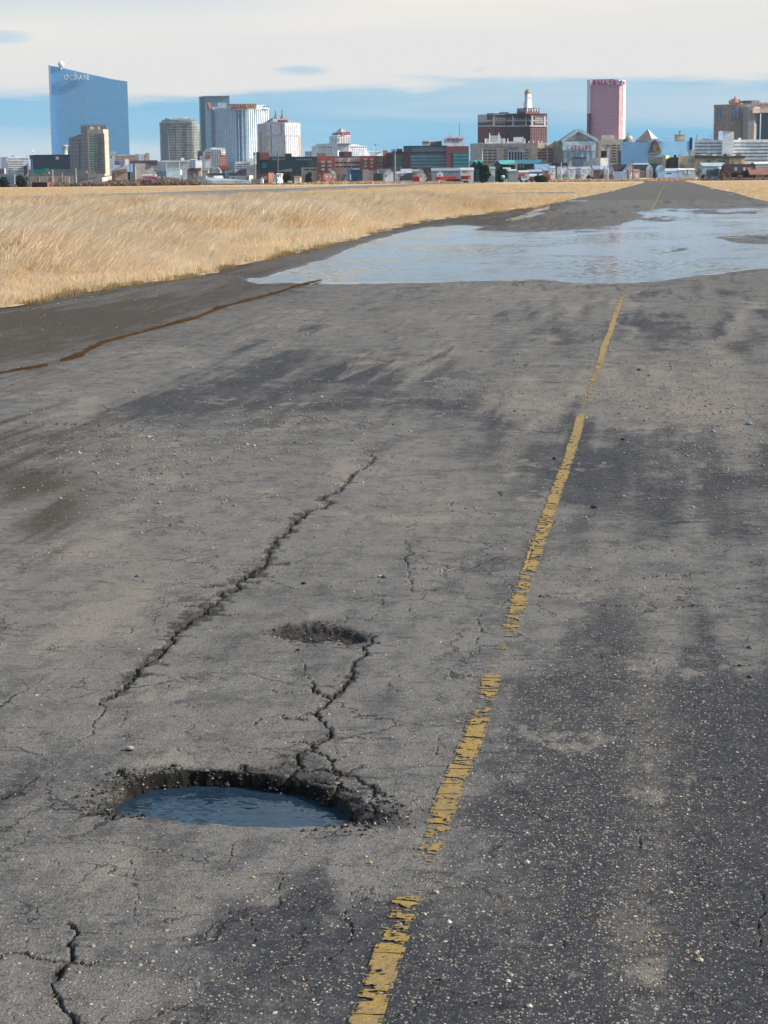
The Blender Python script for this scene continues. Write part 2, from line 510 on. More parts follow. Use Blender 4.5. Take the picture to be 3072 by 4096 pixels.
BROWN = [(70, 690, 260, 32, .6), (180, 715, 190, 22, .7), (330, 655, 180, 16, .5), (520, 625, 120, 10, .6), (60, 770, 150, 22, .5), (60, 960, 170, 22, .55), (110, 1060, 150, 40, .75), (130, 1110, 120, 40, .75), (170, 960, 120, 20, .45), (40, 845, 90, 10, .4), (600, 725, 160, 5, .4), (860, 690, 80, 6, .3), (250, 940, 90, 10, .4), (1090, 480, 260, 22, .6), (1270, 612, 120, 5, .7), (1000, 611, 320, 4, .6), (1500, 520, 90, 12, .5), (560, 600, 80, 8, .8)]
STONY = [(1420, 850, 170, 50, .8), (1560, 900, 140, 60, .8), (1480, 780, 120, 40, .45), (1050, 850, 150, 40, .55), (1200, 900, 60, 30, .4), (640, 930, 190, 60, .45), (330, 1010, 150, 80, .6), (180, 960, 150, 40, .45), (350, 950, 120, 30, .4), (1530, 1000, 140, 70, .4), (1400, 1450, 260, 120, .45), (1250, 1600, 300, 200, .5), (1350, 1900, 300, 350, .65), (950, 1950, 200, 150, .25), (1150, 1480, 80, 60, .3), (600, 2130, 500, 120, .2), (850, 1720, 60, 40, .4)]


def blobs(ox, oy, lst):
    r = np.zeros(ox.shape)
    for x, y, rx, ry, a in lst:
        q = ((ox - x) / rx) ** 2 + ((oy - y) / ry) ** 2
        r = r + a * np.exp(-q * 1.1)
    return r


def taxi_fields(X, Y):
    """Height and surface masks of the taxiway at points X, Y."""
    px, py = project(X, Y, np.zeros_like(X))
    n_f = fbm(X * 22, Y * 22, 3, 3)
    n_m = fbm(X * 3.1, Y * 3.1, 5, 4)
    n_l = fbm(X * .55, Y * .30, 9, 4)
    n_s = fbm(X * 1.6, Y * .22, 21, 4)            # streaks along the taxiway
    H = Z0 + (n_f - .5) * .0022 + (n_m - .5) * .004
    # flood basin
    wob = (fbm(X * .9, Y * .25, 31, 4) - .5) * 34
    fade = sstep(Y, 140, 118) * sstep(X, X_R, X_R - .5)
    d = poly_sdf(px / 3.0, py, [(x / 3.0, y) for x, y in flood], 60) + wob * .34
    basin = np.tanh(d / 14)
    basin2 = basin.copy()
    for k, isl in enumerate(islands):
        di = poly_sdf(px / 3.0, py, [(x / 3.0, y) for x, y in isl], 25) + wob * .22
        basin2 = basin2 - (.45, 1.25, 1.15, .8, .75, .4)[k] * sstep(di, -9, 5)
    sh = sstep(Y, 40, 62) * sstep(d, 0, 12)
    basin2 = basin2 - (fbm(X * 1.1, Y * .33, 47, 5, .6) - .5) * 1.5 * sstep(d, 2, 16)
    H = H + (-.020 - .022 * basin2) * (fade * sstep(d, -45, -14)) + (fbm(X * 2.2, Y * .7, 41, 4) - .5) * .016 * sstep(d, -25, 0) * fade
    H = H + sh * fade * ((fbm(X * .42, Y * .11, 45, 5) - .5) * .040 + .001)
    wet = sstep(H, ZW + .014, ZW + .001) * sstep(d, -30, -6)
    # potholes
    hd = poly_sdf(X, Y, hole, .5) + (fbm(X * 26, Y * 26, 51, 3) - .5) * .03
    hc = poly_sdf(X, Y, hole_core, .5) + (fbm(X * 22, Y * 22, 57, 3) - .5) * .030 + (fbm(X * 60, Y * 60, 59, 3) - .5) * .010
    rough_in = sstep(hd, -.01, .03)
    H = H - .010 * sstep(hd, -.012, .045) - .100 * sstep(hc, -.042, -.002) + rough_in * ((fbm(X * 55, Y * 55, 61, 2) - .5) * .022 + (fbm(X * 16, Y * 16, 63, 2) - .5) * .020)
    near_hole = sstep(hd, -.28, 0)
    H = H - .006 * near_hole
    h2 = poly_sdf(X, Y, hole2, .6) + (fbm(X * 14, Y * 14, 71, 4, .6) - .5) * .13
    in2 = sstep(h2, -.02, .06)
    H = H - .026 * in2 + in2 * (fbm(X * 40, Y * 40, 73, 2) - .5) * .016
    farw = sstep(Y, hole[:, 1].mean() - .02, hole[:, 1].mean() + .08)  # far side only, where the unlit wall is painted darker
    # cracks
    wx = (fbm(X * 13, Y * 9, 81, 5, .7) - .5)
    wy = (fbm(X * 13 + 50, Y * 9, 83, 5, .7) - .5)
    rag = fbm(X * 20, Y * 36, 87, 4, .6)
    cm = np.zeros_like(X)
    cd = np.zeros_like(X)
    for P, w0, w1, dep, halo in CR:
        amp = 1.3 * (w0 + w1) + .016
        XX, YY = X + wx * amp * 2.2, Y + wy * amp * 3.5
        pad = .10 + w0 * 3
        n = len(P) - 1
        for i in range(n):
            a, b = P[i], P[i + 1]
            sel = np.nonzero((X > min(a[0], b[0]) - pad) & (X < max(a[0], b[0]) + pad) & (Y > min(a[1], b[1]) - pad) & (Y < max(a[1], b[1]) + pad))[0]
            if not len(sel):
                continue
            dd, t = seg_dist(XX[sel], YY[sel], a[0], a[1], b[0], b[1])
            w = (w0 + (w1 - w0) * ((i + t) / n)) * (.45 + .75 * vnoise(X[sel] * 30, Y[sel] * 18, 91))
            # at least about two mesh cells wide far off
            cdm = sstep(dd, w, w * .25)
            cd[sel] = np.maximum(cd[sel], cdm * dep)
            hw_ = w * (.8 + 1.25 * halo)
            hal = sstep(dd + (rag[sel] - .52) * 2.6 * hw_, hw_, hw_ * .45)
            cd[sel] = np.maximum(cd[sel], hal * .003)
            cm[sel] = np.maximum(cm[sel], np.maximum(cdm, .80 * hal))
    H = H - cd
    cm = np.maximum(cm, .9 * sstep(h2, -.04, .03))
    stain = sstep(hd, -.24, -.02) * sstep(Y, hole[:, 1].mean() + .02, hole[:, 1].mean() + .16) * sstep(X, hole[:, 0].mean() - .12, hole[:, 0].mean() + .1)
    hole_dirt_shade = np.maximum.reduce([farw * sstep(hc, -.066, -.042), sstep(hd, -.018, .012), in2 * .35, stain * sstep(n_m + .6 * n_f, .55, .85) * .85, .75 * sstep(hd, -.09, -.01) * sstep(n_m * .6 + n_f * .5, .52, .68)])
    # colour masks
    ox, oy = px / DS, py / DS
    jx = (fbm(X * 1.3, Y * .5, 101, 4) - .5)
    jy = (fbm(X * 1.3 + 30, Y * .5, 103, 4) - .5)
    ox2, oy2 = ox + jx * 260, oy + jy * 60 * np.clip(oy / 1200, .35, 1.4)
    n_w = fbm(X * 6.5, Y * .45, 121, 4)             # lengthwise wear
    n_x = fbm(X * 2.4, Y * 1.3, 123, 5, .6)
    oy2 = oy2 + (n_w - .5) * 240 * np.clip(oy / 1200, .3, 1.3)
    dark = (blobs(ox2, oy2, BLOB) * np.interp(oy, [1000, 1700], [.68, 1.0]) - blobs(ox2, oy2, PALE) * .9) * (.45 + 1.1 * n_x)
    dark = dark + (n_l - .5) * .55 + (n_s - .5) * .45 + (n_m - .5) * .45 + (n_w - .5) * .95 + (n_x - .5) * .5
    right_of_line = np.maximum(sstep(X + .57 + (n_m - .5) * .5, -.25, .35), .8 * sstep(oy + (n_m - .5) * 300 + ox * .12, 1880, 2080))
    dark = .18 + np.interp(oy, [1100, 1700], [.15, .27]) * right_of_line + dark + (n_f - .5) * .25
    dark = np.clip(.58 * dark + .30 * sstep(dark, .20, .80) * np.clip(dark + .45, 0, 1) + (fbm(X * 5.5, Y * 2.2, 111, 4) - .5) * .35, 0, 1)
    brown = np.clip(blobs(ox2, oy2, BROWN) * (.75 + 1.1 * n_m) + sstep(X, -5.2, -6.2) * .55 * (.5 + n_l), 0, 1)
    tanm = np.clip(blobs(ox2, oy2, PALE) * 2.1 * (.35 + 1.1 * n_m), 0, 1)
    stony = np.clip(.15 + blobs(ox2, oy2, STONY) * (.4 + 1.1 * n_m) + .12 * right_of_line + (n_l - .5) * .3, 0, 1)
    return dict(H=H, dark=dark, brown=brown, tan=tanm, stony=stony, crack=np.clip(np.maximum(cm, 0), 0, 1), pit=np.clip(hole_dirt_shade, 0, 1),
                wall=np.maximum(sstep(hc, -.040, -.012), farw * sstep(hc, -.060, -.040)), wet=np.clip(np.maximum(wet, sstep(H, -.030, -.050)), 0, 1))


SL, SR = -.62, .33
scol = np.concatenate([np.linspace(SL, -.41, 36, endpoint=False), np.linspace(-.41, .095, 700), np.linspace(.095, SR, 40)[1:]])
vrow = np.concatenate([np.linspace(5200, 2900, 380, endpoint=False), np.linspace(2900, 2150, 310, endpoint=False), np.linspace(2150, 1000, 235, endpoint=False), np.linspace(1000, 84, 185)])
yrow = 12000 / vrow
YN, YF = yrow[0], yrow[-1]
Sg, Yg = np.meshgrid(scol, yrow)
Xg = np.clip(Sg * Yg, X_L, X_R)
Fd = taxi_fields(Xg.ravel(), Yg.ravel())
nr, ncl = Xg.shape
tap = (sstep(Sg, SL, SL + .02) * sstep(Sg, SR, SR - .02) * sstep(Yg, YF, YF - 8) * sstep(Yg, YN, YN + .05)).ravel()
Hg = Z0 + (Fd['H'] - Z0) * tap
V = np.stack([Xg.ravel(), Yg.ravel(), Hg], -1)
idx = np.arange(nr * ncl).reshape(nr, ncl)
q = np.stack([idx[:-1, :-1].ravel(), idx[:-1, 1:].ravel(), idx[1:, 1:].ravel(), idx[1:, :-1].ravel()], -1)
keep = (V[q[:, 1], 0] - V[q[:, 0], 0] > 1e-5) | (V[q[:, 2], 0] - V[q[:, 3], 0] > 1e-5)
q = q[keep]
# the rest of the taxiway: flat pieces that meet the fine sheet edge to edge
Y_END = 860.0
yl, yr = X_L / SL, X_R / SR
fl = [[(X_L, -25), (X_R, -25), (X_R, YN), (X_L, YN)],
      [(X_L, YN), (SL * YN, YN), (X_L, yl)], [(SR * YN, YN), (X_R, YN), (X_R, yr)],
      [(X_L, YF), (X_R, YF), (X_R, Y_END), (X_L, Y_END)]]
# flare at the far end and the apron on the left
EV, EQ, ET = [], [], []
for poly in fl:
    b = len(V) + len(EV)
    EV += [(x, y, Z0) for x, y in poly]
    (EQ if len(poly) == 4 else ET).append(list(range(b, b + len(poly))))
V = np.concatenate([V, np.array(EV)])
ne = len(EV)
defaults = dict(dark=.28, brown=.25, tan=.1, stony=.2, crack=0, pit=0, wet=0, wall=0)


def asphalt():
    m, t = new_mat('asphalt')
    geo = t.n('ShaderNodeNewGeometry')
    P = geo.outputs['Position']
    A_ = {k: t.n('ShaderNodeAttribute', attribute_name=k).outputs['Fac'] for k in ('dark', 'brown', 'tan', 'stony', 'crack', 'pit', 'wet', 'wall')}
    nf = t.noise(P, 260, 3, .7).outputs[0]
    nm = t.noise(P, 22, 4, .65).outputs[0]
    nl = t.noise(P, 1.7, 5, .6).outputs[0]
    dk = t.math('ADD', A_['dark'], t.math('MULTIPLY', t.math('SUBTRACT', nm, .5), .9), clamp=True)
    dk = t.smooth(dk, .02, .9)
    base = t.mix(dk, (.205, .192, .172, 1), (.042, .045, .052, 1))
    nk = t.noise(P, 75, 2, .75).outputs[0]
    nh = t.noise(t.n('ShaderNodeMapping', {'Vector': P, 'Scale': (1, .55, 1)}).outputs[0], 9, 4, .7).outputs[0]
    lit = t.math('MULTIPLY_ADD', dk, -.75, 1.0)
    nd = t.noise(t.n('ShaderNodeMapping', {'Vector': P, 'Scale': (.30, 1.5, 1)}).outputs[0], 17, 3, .7).outputs[0]
    nb = t.noise(P, 3.2, 7, .74).outputs[0]
    base = t.mix(t.smooth(nb, .50, .62, 0, .50), base, (.062, .063, .067, 1))
    base = t.mix(t.math('MULTIPLY', t.smooth(nb, .48, .36, 0, .50), lit), base, (.235, .220, .195, 1))
    base = t.mix(t.smooth(nk, .50, .64, 0, .60), base, t.mix(.5, base, (.02, .021, .023, 1)))
    base = t.mix(t.math('MULTIPLY', t.smooth(nk, .48, .36, 0, .40), lit), base, (.24, .225, .20, 1))
    base = t.mix(t.smooth(nh, .50, .62, 0, .42), base, (.066, .066, .070, 1))
    base = t.mix(t.math('MULTIPLY', t.smooth(nh, .47, .37, 0, .40), lit), base, (.225, .212, .19, 1))
    ns = t.noise(t.n('ShaderNodeMapping', {'Vector': P, 'Scale': (.8, .5, 1)}).outputs[0], 2.6, 6, .72).outputs[0]
    tanf = t.math('ADD', t.math('MULTIPLY', A_['tan'], .16), ns)
    base = t.mix(t.smooth(tanf, .60, .66, 0, .62), base, (.30, .265, .215, 1))
    base = t.mix(t.smooth(nd, .60, .68, 0, .62), base, (.040, .040, .041, 1))
    # web of hairline cracks
    wv = t.n('ShaderNodeVectorMath', {0: t.noise(P, 7, 4, .7).outputs[1], 1: (.22, .22, 0), 2: P}, operation='MULTIPLY_ADD').outputs[0]
    hair = None
    for sc_, wd_, off_ in ((1.7, .0060, 0.0), (4.3, .0085, 5.3)):
        ve = t.n('ShaderNodeTexVoronoi', {'Vector': t.n('ShaderNodeVectorMath', {0: wv, 1: (off_, off_, 0)}, operation='ADD').outputs[0], 'Scale': sc_}, feature='DISTANCE_TO_EDGE')
        hm = t.smooth(ve.outputs['Distance'], wd_ * 1.6, wd_ * .4)
        pm = t.smooth(t.noise(P, .9 * sc_, 3, .6).outputs[0], .46, .58)
        hm = t.math('MULTIPLY', hm, pm)
        hair = hm if hair is None else t.math('MAXIMUM', hair, hm)
    base = t.mix(t.math('MULTIPLY', hair, .80), base, (.030, .028, .026, 1))
    base = t.mix(t.math('MULTIPLY', A_['tan'], t.smooth(nm, .35, .62)), base, (.265, .232, .188, 1))
    base = t.mix(t.math('MULTIPLY', A_['brown'], .95), base, (.074, .058, .042, 1))
    # aggregate: two sizes of stone showing at the worn surface
    vo = t.n('ShaderNodeTexVoronoi', {'Vector': P, 'Scale': 150.0, 'Randomness': 1.0})
    vo2 = t.n('ShaderNodeTexVoronoi', {'Vector': P, 'Scale': 84.0, 'Randomness': 1.0})
    sc = t.n('ShaderNodeSeparateColor', {0: vo.outputs['Color']})
    sc2 = t.n('ShaderNodeSeparateColor', {0: vo2.outputs['Color']})
    thr = t.math('SUBTRACT', .91, t.math('MULTIPLY', A_['stony'], .30))
    s1 = t.math('MULTIPLY', t.smooth(t.math('SUBTRACT', sc.outputs[0], thr), 0, .05), t.smooth(vo.outputs['Distance'], .55, .35))
    thr2 = t.math('SUBTRACT', 1.0, t.math('MULTIPLY', A_['stony'], .16))
    s2 = t.math('MULTIPLY', t.smooth(t.math('SUBTRACT', sc2.outputs[0], thr2), 0, .03), t.smooth(vo2.outputs['Distance'], .5, .3))
    scol1 = t.mix(sc.outputs[1], (.19, .178, .155, 1), (.30, .26, .20, 1))
    scol1 = t.mix(t.math('GREATER_THAN', sc.outputs[2], .85), scol1, (.24, .15, .11, 1))
    scol2 = t.mix(sc2.outputs[1], (.22, .205, .18, 1), (.36, .31, .225, 1))
    dots = t.math('LESS_THAN', sc.outputs[1], .30)
    base = t.mix(t.math('MULTIPLY', dots, t.math('MULTIPLY', t.smooth(vo.outputs['Distance'], .6, .3), .55)), base, (.030, .031, .034, 1))
    base = t.mix(t.math('MULTIPLY', s1, .66), base, scol1)
    base = t.mix(t.math('MULTIPLY', s2, .85), base, scol2)
    base = t.mix(t.math('MULTIPLY', t.smooth(nf, .35, .7), .22), base, (.05, .05, .052, 1))
    base = t.mix(t.math('MULTIPLY', t.smooth(nl, .55, .75), .25), base, (.10, .09, .078, 1))
    # dirt in cracks, tar and damp earth in the holes, painted shade on the far wall
    base = t.mix(t.math('MULTIPLY', A_['crack'], .93), base, t.mix(nf, (.014, .012, .011, 1), (.046, .040, .032, 1)))
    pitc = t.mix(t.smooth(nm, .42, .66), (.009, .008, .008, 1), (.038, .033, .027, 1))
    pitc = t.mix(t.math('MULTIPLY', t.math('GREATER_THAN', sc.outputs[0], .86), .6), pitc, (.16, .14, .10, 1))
    pitc = t.mix(A_['wall'], pitc, (.006, .0055, .005, 1))  # near-black wall: wet tar plus the far side's shade, put into the colour
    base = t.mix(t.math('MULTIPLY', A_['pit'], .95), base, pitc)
    base = t.mix(t.math('MULTIPLY', A_['wet'], .75), base, t.mix(.5, base, (.015, .014, .013, 1)))
    rough = t.math('SUBTRACT', .86, t.math('MULTIPLY', t.math('ADD', t.math('MULTIPLY', A_['wet'], .45), t.math('MULTIPLY', A_['pit'], .25)), t.math('MULTIPLY_ADD', A_['wall'], -1.0, 1.0)))
    hgt = t.math('ADD', t.math('MULTIPLY', t.math('SUBTRACT', 1, vo.outputs['Distance']), .5), t.math('MULTIPLY', nf, .6))
    hgt = t.math('SUBTRACT', t.math('ADD', hgt, t.math('MULTIPLY', s2, .5)), t.math('MULTIPLY', hair, 1.2))
    bp = t.n('ShaderNodeBump', {'Height': hgt, 'Strength': .75, 'Distance': .004})
    finish(t, {'Base Color': base, 'Roughness': rough, 'Specular IOR Level': t.math('ADD', .12, t.math('MULTIPLY', t.math('MAXIMUM', A_['wet'], t.math('MULTIPLY', A_['pit'], .4)), t.math('MULTIPLY_ADD', A_['wall'], -.38, .4))), 'Normal': bp.outputs[0]})
    return m


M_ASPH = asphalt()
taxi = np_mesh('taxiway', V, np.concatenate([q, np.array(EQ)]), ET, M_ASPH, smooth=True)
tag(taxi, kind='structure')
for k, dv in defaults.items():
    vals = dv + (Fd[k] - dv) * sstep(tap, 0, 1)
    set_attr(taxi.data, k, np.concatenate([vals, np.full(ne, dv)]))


def flat_poly(name, pts, z, mat, kind='structure'):
    """Flat sheet from an outline of ground points (fan-filled by bmesh)."""
    import bmesh
    bm = bmesh.new()
    f = bm.faces.new([bm.verts.new((p[0], p[1], z)) for p in pts])
    bmesh.ops.triangulate(bm, faces=[f])
    for f in bm.faces:
        if f.normal.z < 0:
            f.normal_flip()
    me = bpy.data.meshes.new(name)
    bm.to_mesh(me)
    bm.free()
    me.materials.append(mat)
    o = bpy.data.objects.new(name, me)
    COL.objects.link(o)
    return tag(o, kind=kind)


# ------------------------------------------------------------------ water
def water(name, deep, ripple, calm_scale, strength, wscale, stretch):
    m, t = new_mat(name)
    geo = t.n('ShaderNodeNewGeometry')
    P = geo.outputs['Position']
    mp = t.n('ShaderNodeMapping', {'Vector': P, 'Scale': stretch, 'Rotation': (0, 0, R(18))})
    w1 = t.noise(mp.outputs[0], wscale, 3, .6).outputs[1]
    w2 = t.noise(mp.outputs[0], wscale * 2.7, 2, .5).outputs[1]
    calm = t.smooth(t.noise(t.n('ShaderNodeMapping', {'Vector': P, 'Scale': (.30, .16, 1)}).outputs[0], calm_scale, 5, .65).outputs[0], .42, .57, .22, 1.0)
    if ripple == 'flood':
        # the wind does not ruffle the shallow film near the shore
        a = t.n('ShaderNodeAttribute', attribute_name='calm').outputs['Fac']
        calm = t.math('MULTIPLY', calm, t.math('MULTIPLY_ADD', a, .92, .08))
    nv = t.n('ShaderNodeVectorMath', {0: w1, 1: (.5, .5, .5)}, operation='SUBTRACT').outputs[0]
    nv2 = t.n('ShaderNodeVectorMath', {0: w2, 1: (.5, .5, .5)}, operation='SUBTRACT').outputs[0]
    nv = t.n('ShaderNodeVectorMath', {0: nv2, 1: (.5, .5, .5), 2: nv}, operation='MULTIPLY_ADD').outputs[0]
    k = t.math('MULTIPLY', calm, strength)
    kv = t.n('ShaderNodeCombineXYZ', {0: k, 1: k, 2: 0.0})
    nv = t.n('ShaderNodeVectorMath', {0: nv, 1: kv.outputs[0], 2: (0, 0, 1)}, operation='MULTIPLY_ADD').outputs[0]
    bp = t.n('ShaderNodeVectorMath', {0: nv}, operation='NORMALIZE')
    if ripple == 'flood':
        # clear shallow water: mirror by Fresnel, else see the wet tarmac below
        gl = t.n('ShaderNodeBsdfGlossy', {'Color': (1, 1, 1, 1), 'Roughness': t.math('MULTIPLY_ADD', calm, .16, .03), 'Normal': bp.outputs[0]})
        tr = t.n('ShaderNodeBsdfTransparent', {'Color': (.80, .80, .76, 1)})
        fr = t.n('ShaderNodeFresnel', {'IOR': 1.33})
        mx = t.n('ShaderNodeMixShader', {0: fr.outputs[0], 1: tr.outputs[0], 2: gl.outputs[0]})
        t.n('ShaderNodeOutputMaterial', {'Surface': mx.outputs[0]})
        return m
    finish(t, {'Base Color': rgba(deep), 'Roughness': t.math('MULTIPLY_ADD', calm, .16, .03) if ripple == 'flood' else .03, 'IOR': 1.33, 'Specular IOR Level': .5, 'Normal': bp.outputs[0]})
    return m


sxs = np.linspace(X_L + .6, X_R - .6, 90)
sys_ = 12000 / np.linspace(520, 90, 150)
wx_, wy_ = np.meshgrid(sxs, sys_)
wf = taxi_fields(wx_.ravel(), wy_.ravel())
wi = np.arange(wx_.size).reshape(wx_.shape)
wq = np.stack([wi[:-1, :-1].ravel(), wi[:-1, 1:].ravel(), wi[1:, 1:].ravel(), wi[1:, :-1].ravel()], -1)
wd = ZW - wf['H']
wet_q = (wd[wq] > -.012).any(1)
flood_o = np_mesh('flood_water', np.stack([wx_.ravel(), wy_.ravel(), np.full(wx_.size, ZW)], -1), wq[wet_q], None,
                  water('flood_water', (.060, .056, .050), 'flood', 1.0, 1.7, 13.0, (.6, .8, 1)))
set_attr(flood_o.data, 'calm', sstep(wd, .001, .009))
tag(flood_o, kind='structure')

hp = hole_core.mean(0)
hw = [(hp[0] + (p[0] - hp[0]) * 1.12, hp[1] + (p[1] - hp[1]) * 1.25) for p in hole]
flat_poly('pothole_water', hw, -.034, water('pothole_water', (.018, .038, .060), 'hole', 1.5, .85, 34.0, (.55, 1.15, 1)))
M_FILM = water('puddle_film', (.06, .055, .05), 'film', 1.0, .25, 4.0, (1, .6, 1))
for pts in ([(2024, 880), (2090, 860), (2140, 838), (2200, 824), (2196, 836), (2150, 848), (2185, 850), (2120, 870), (2060, 882)], [(2262, 804), (2300, 800), (2352, 799), (2346, 806), (2290, 808)],
            [(2440, 766), (2460, 763), (2486, 762), (2478, 768), (2452, 769)], [(2836, 752), (2848, 749), (2862, 756), (2846, 760)], [(2911, 777), (2922, 774), (2934, 777), (2920, 780)]):
    gp = GP(pts, Z0 + .004)
    c_ = gp.mean(0)
    fine = []
    for i in range(len(gp)):
        a, b = gp[i], gp[(i + 1) % len(gp)]
        for k in range(4):
            p = a + (b - a) * k / 4
            p = p + (p - c_) * rng.uniform(-.12, .12)
            fine.append(p)
    flat_poly('puddle', fine, Z0 + .005, M_FILM)

# ------------------------------------------------------------------ yellow centre line, worn to flakes
_lp = [(780, 2212 + 60, 0), (797, 2212, 0), (875, 1980, 0), (935, 1830, 0), (965, 1740, 0), (1020, 1600, 0), (1060, 1470, 0), (1110, 1340, 0), (1185, 1120, 0), (1256, 905, 0), (1300, 770, 0), (1341, 648, 0), (1400, 470, 0), (1437, 396, 0)]
_lg = GP(D([(a, b) for a, b, _ in _lp]))
XC = -.57
XCF = lambda y: np.interp(y, _lg[:, 1], _lg[:, 0])
LW = float(np.mean([ground(1897, 3076)[0] - ground(1808, 3076)[0], ground(1580, 3959)[0] - ground(1468, 3959)[0], ground(2346, 1676)[0] - ground(2308, 1676)[0]]))
print('line width', LW, _lg)


def yellow_mat():
    m, t = new_mat('yellow_paint')
    geo = t.n('ShaderNodeNewGeometry')
    n = t.noise(geo.outputs['Position'], 60, 4, .7).outputs[0]
    n2 = t.noise(geo.outputs['Position'], 5, 3).outputs[0]
    c = t.mix(t.smooth(n, .35, .68), (.40, .25, .042, 1), (.27, .175, .048, 1))
    c = t.mix(t.math('MULTIPLY', t.smooth(n2, .45, .7), .5), c, (.21, .165, .09, 1))
    vp = t.n('ShaderNodeTexVoronoi', {'Vector': geo.outputs['Position'], 'Scale': 150.0})
    vs = t.n('ShaderNodeSeparateColor', {0: vp.outputs['Color']})
    c = t.mix(t.math('MULTIPLY', t.math('LESS_THAN', vs.outputs[0], .50), t.smooth(vp.outputs['Distance'], .6, .3, 0, .75)), c, t.mix(vs.outputs[1], (.09, .085, .075, 1), (.22, .19, .13, 1)))
    bp = t.n('ShaderNodeBump', {'Height': t.noise(geo.outputs['Position'], 240, 2).outputs[0], 'Strength': .5, 'Distance': .003})
    finish(t, {'Base Color': c, 'Roughness': .7, 'Normal': bp.outputs[0]})
    return m


M_YEL = yellow_mat()
rowsY = 12000 / np.linspace(4400, 255, 3000)
colsX = np.linspace(-LW * .54, LW * .54, 22)
lx, ly = np.meshgrid(colsX, rowsY)
drift = .004 * np.sin(ly * 1.3) + (fbm(ly * 1.5, ly * 0, 5, 2) - .5) * .008
lX = XCF(ly) + lx + drift
oyl = project(lX.ravel(), ly.ravel(), np.zeros(lX.size))[1].reshape(lX.shape) / DS
covk = np.array([(600, .35), (640, .45), (650, .8), (700, .93), (780, .92), (792, .80), (815, .50), (830, .54), (858, .54), (872, .36), (896, .30), (903, .92), (1000, .86), (1100, .84), (1200, .84), (1300, .74), (1340, .55), (1378, .46), (1390, .33), (1460, .30), (1475, .70), (1510, .54),
                 (1530, .36), (1570, .48), (1600, .74), (1660, .86), (1720, .82), (1760, .64), (1800, .56), (1840, .44), (1866, .36), (1950, .32), (1972, .56), (2020, .70), (2100, .78), (2250, .82)])
cov_ = np.interp(oyl, covk[:, 0], covk[:, 1])
nz = .30 * vnoise(lX * 14, ly * 40, 201) + .52 * fbm(lX * 80, ly * 130, 203, 3, .7) + .18 * vnoise(lX * 5, ly * 9, 207)
gap = vnoise(lX * 7 + 9, ly * 24, 211)
nz = sstep(nz, .18, .82) + .45 * (np.abs(lx) > LW * .42) * rng.random(lx.shape)
crossed = (np.abs(gap - .5) < .035 * sstep(oyl, 900, 1300))
li = np.arange(lX.size).reshape(lX.shape)
on = (nz < cov_) & ~crossed
lq = np.stack([li[:-1, :-1].ravel(), li[:-1, 1:].ravel(), li[1:, 1:].ravel(), li[1:, :-1].ravel()], -1)
lq = lq[(on[:-1, :-1] & on[1:, 1:]).ravel()]
lh = taxi_fields(lX.ravel(), ly.ravel())
LV = np.stack([lX.ravel(), ly.ravel(), lh['H'] + .0035], -1)
far = [(47.1, 0), (143, 0), (143.2, 1), (860, 1)]
fv, fq = [], []
ys = np.concatenate([np.linspace(47.1, 143, 120), np.linspace(143.5, 850, 60)])
fh_ = taxi_fields(XCF(ys[:120]), ys[:120])['H']
for i, y in enumerate(ys):
    z = (fh_[i] if i < 120 and y < 138 else Z0) + .006
    for x in (XCF(y) - LW / 2, XCF(y) + LW / 2):
        fv.append((x + .01 * math.sin(y * .11), y, z))
b0 = len(LV)
for i in range(len(ys) - 1):
    fq.append((b0 + 2 * i, b0 + 2 * i + 1, b0 + 2 * i + 3, b0 + 2 * i + 2))
used = np.concatenate([lq, np.array(fq)])
LV = np.concatenate([LV, np.array(fv)])
u, inv = np.unique(used.ravel(), return_inverse=True)
yl_o = np_mesh('yellow_centre_line', LV[u], inv.reshape(-1, 4), None, M_YEL)
tag(yl_o, kind='structure')

# ------------------------------------------------------------------ grass fields, strips
def straw_ground():
    m, t = new_mat('dry_grass_ground')
    geo = t.n('ShaderNodeNewGeometry')
    P = geo.outputs['Position']
    n1 = t.noise(P, .09, 5, .6).outputs[0]
    n2 = t.noise(P, 1.3, 5, .7).outputs[0]
    n3 = t.noise(P, 14, 3, .7).outputs[0]
    f = t.math('ADD', t.math('MULTIPLY', n1, .5), t.math('ADD', t.math('MULTIPLY', n2, .3), t.math('MULTIPLY', n3, .2)))
    c = t.mix(t.smooth(f, .36, .62), (.47, .355, .215, 1), (.64, .51, .33, 1))
    s = t.n('ShaderNodeSeparateXYZ', {0: P})
    town = t.smooth(s.outputs[1], 860, 930)
    c = t.mix(town, c, t.mix(n2, (.10, .075, .055, 1), (.22, .16, .11, 1)))
    bp = t.n('ShaderNodeBump', {'Height': n3, 'Strength': 1.0, 'Distance': .08})
    finish(t, {'Base Color': c, 'Roughness': .95, 'Specular IOR Level': .1, 'Normal': bp.outputs[0]})
    return m


M_GRD = straw_ground()
ZG = Z0 + .012
# edge of the turf against the taxiway, left and right, as (Y, X)
eL = [(-25, -8.2), (10, -8.2), (20, -8.25)]
for p in D([(0, 672), (200, 634), (430, 597), (520, 575), (640, 547), (760, 520), (850, 495), (930, 478), (1060, 462), (1160, 450), (1230, 432), (1300, 418), (1340, 408), (1375, 399)]):
    w = ground(*p)
    eL.append((w[1], min(w[0], -6.2)))
eL += [(620, -6.8), (700, -8.5), (780, -12), (862, -16)]
eR = [(-25, 7.0), (100, 6.9), (115, 6.4), (150, 6.4), (190, 6.8), (240, 6.6), (330, 6.7), (500, 7.2), (862, 7.4)]
eL.sort()


def edge_line(e, amp, seed):
    ys = np.unique(np.concatenate([np.arange(-25, 160, .25), np.arange(160, 863, 4.0), [862.0]]))
    xs = np.interp(ys, [a for a, _ in e], [b for _, b in e])
    xs = xs + (fbm(ys * .8, ys * 0 + seed, seed, 5) - .5) * amp * 2
    return ys, xs


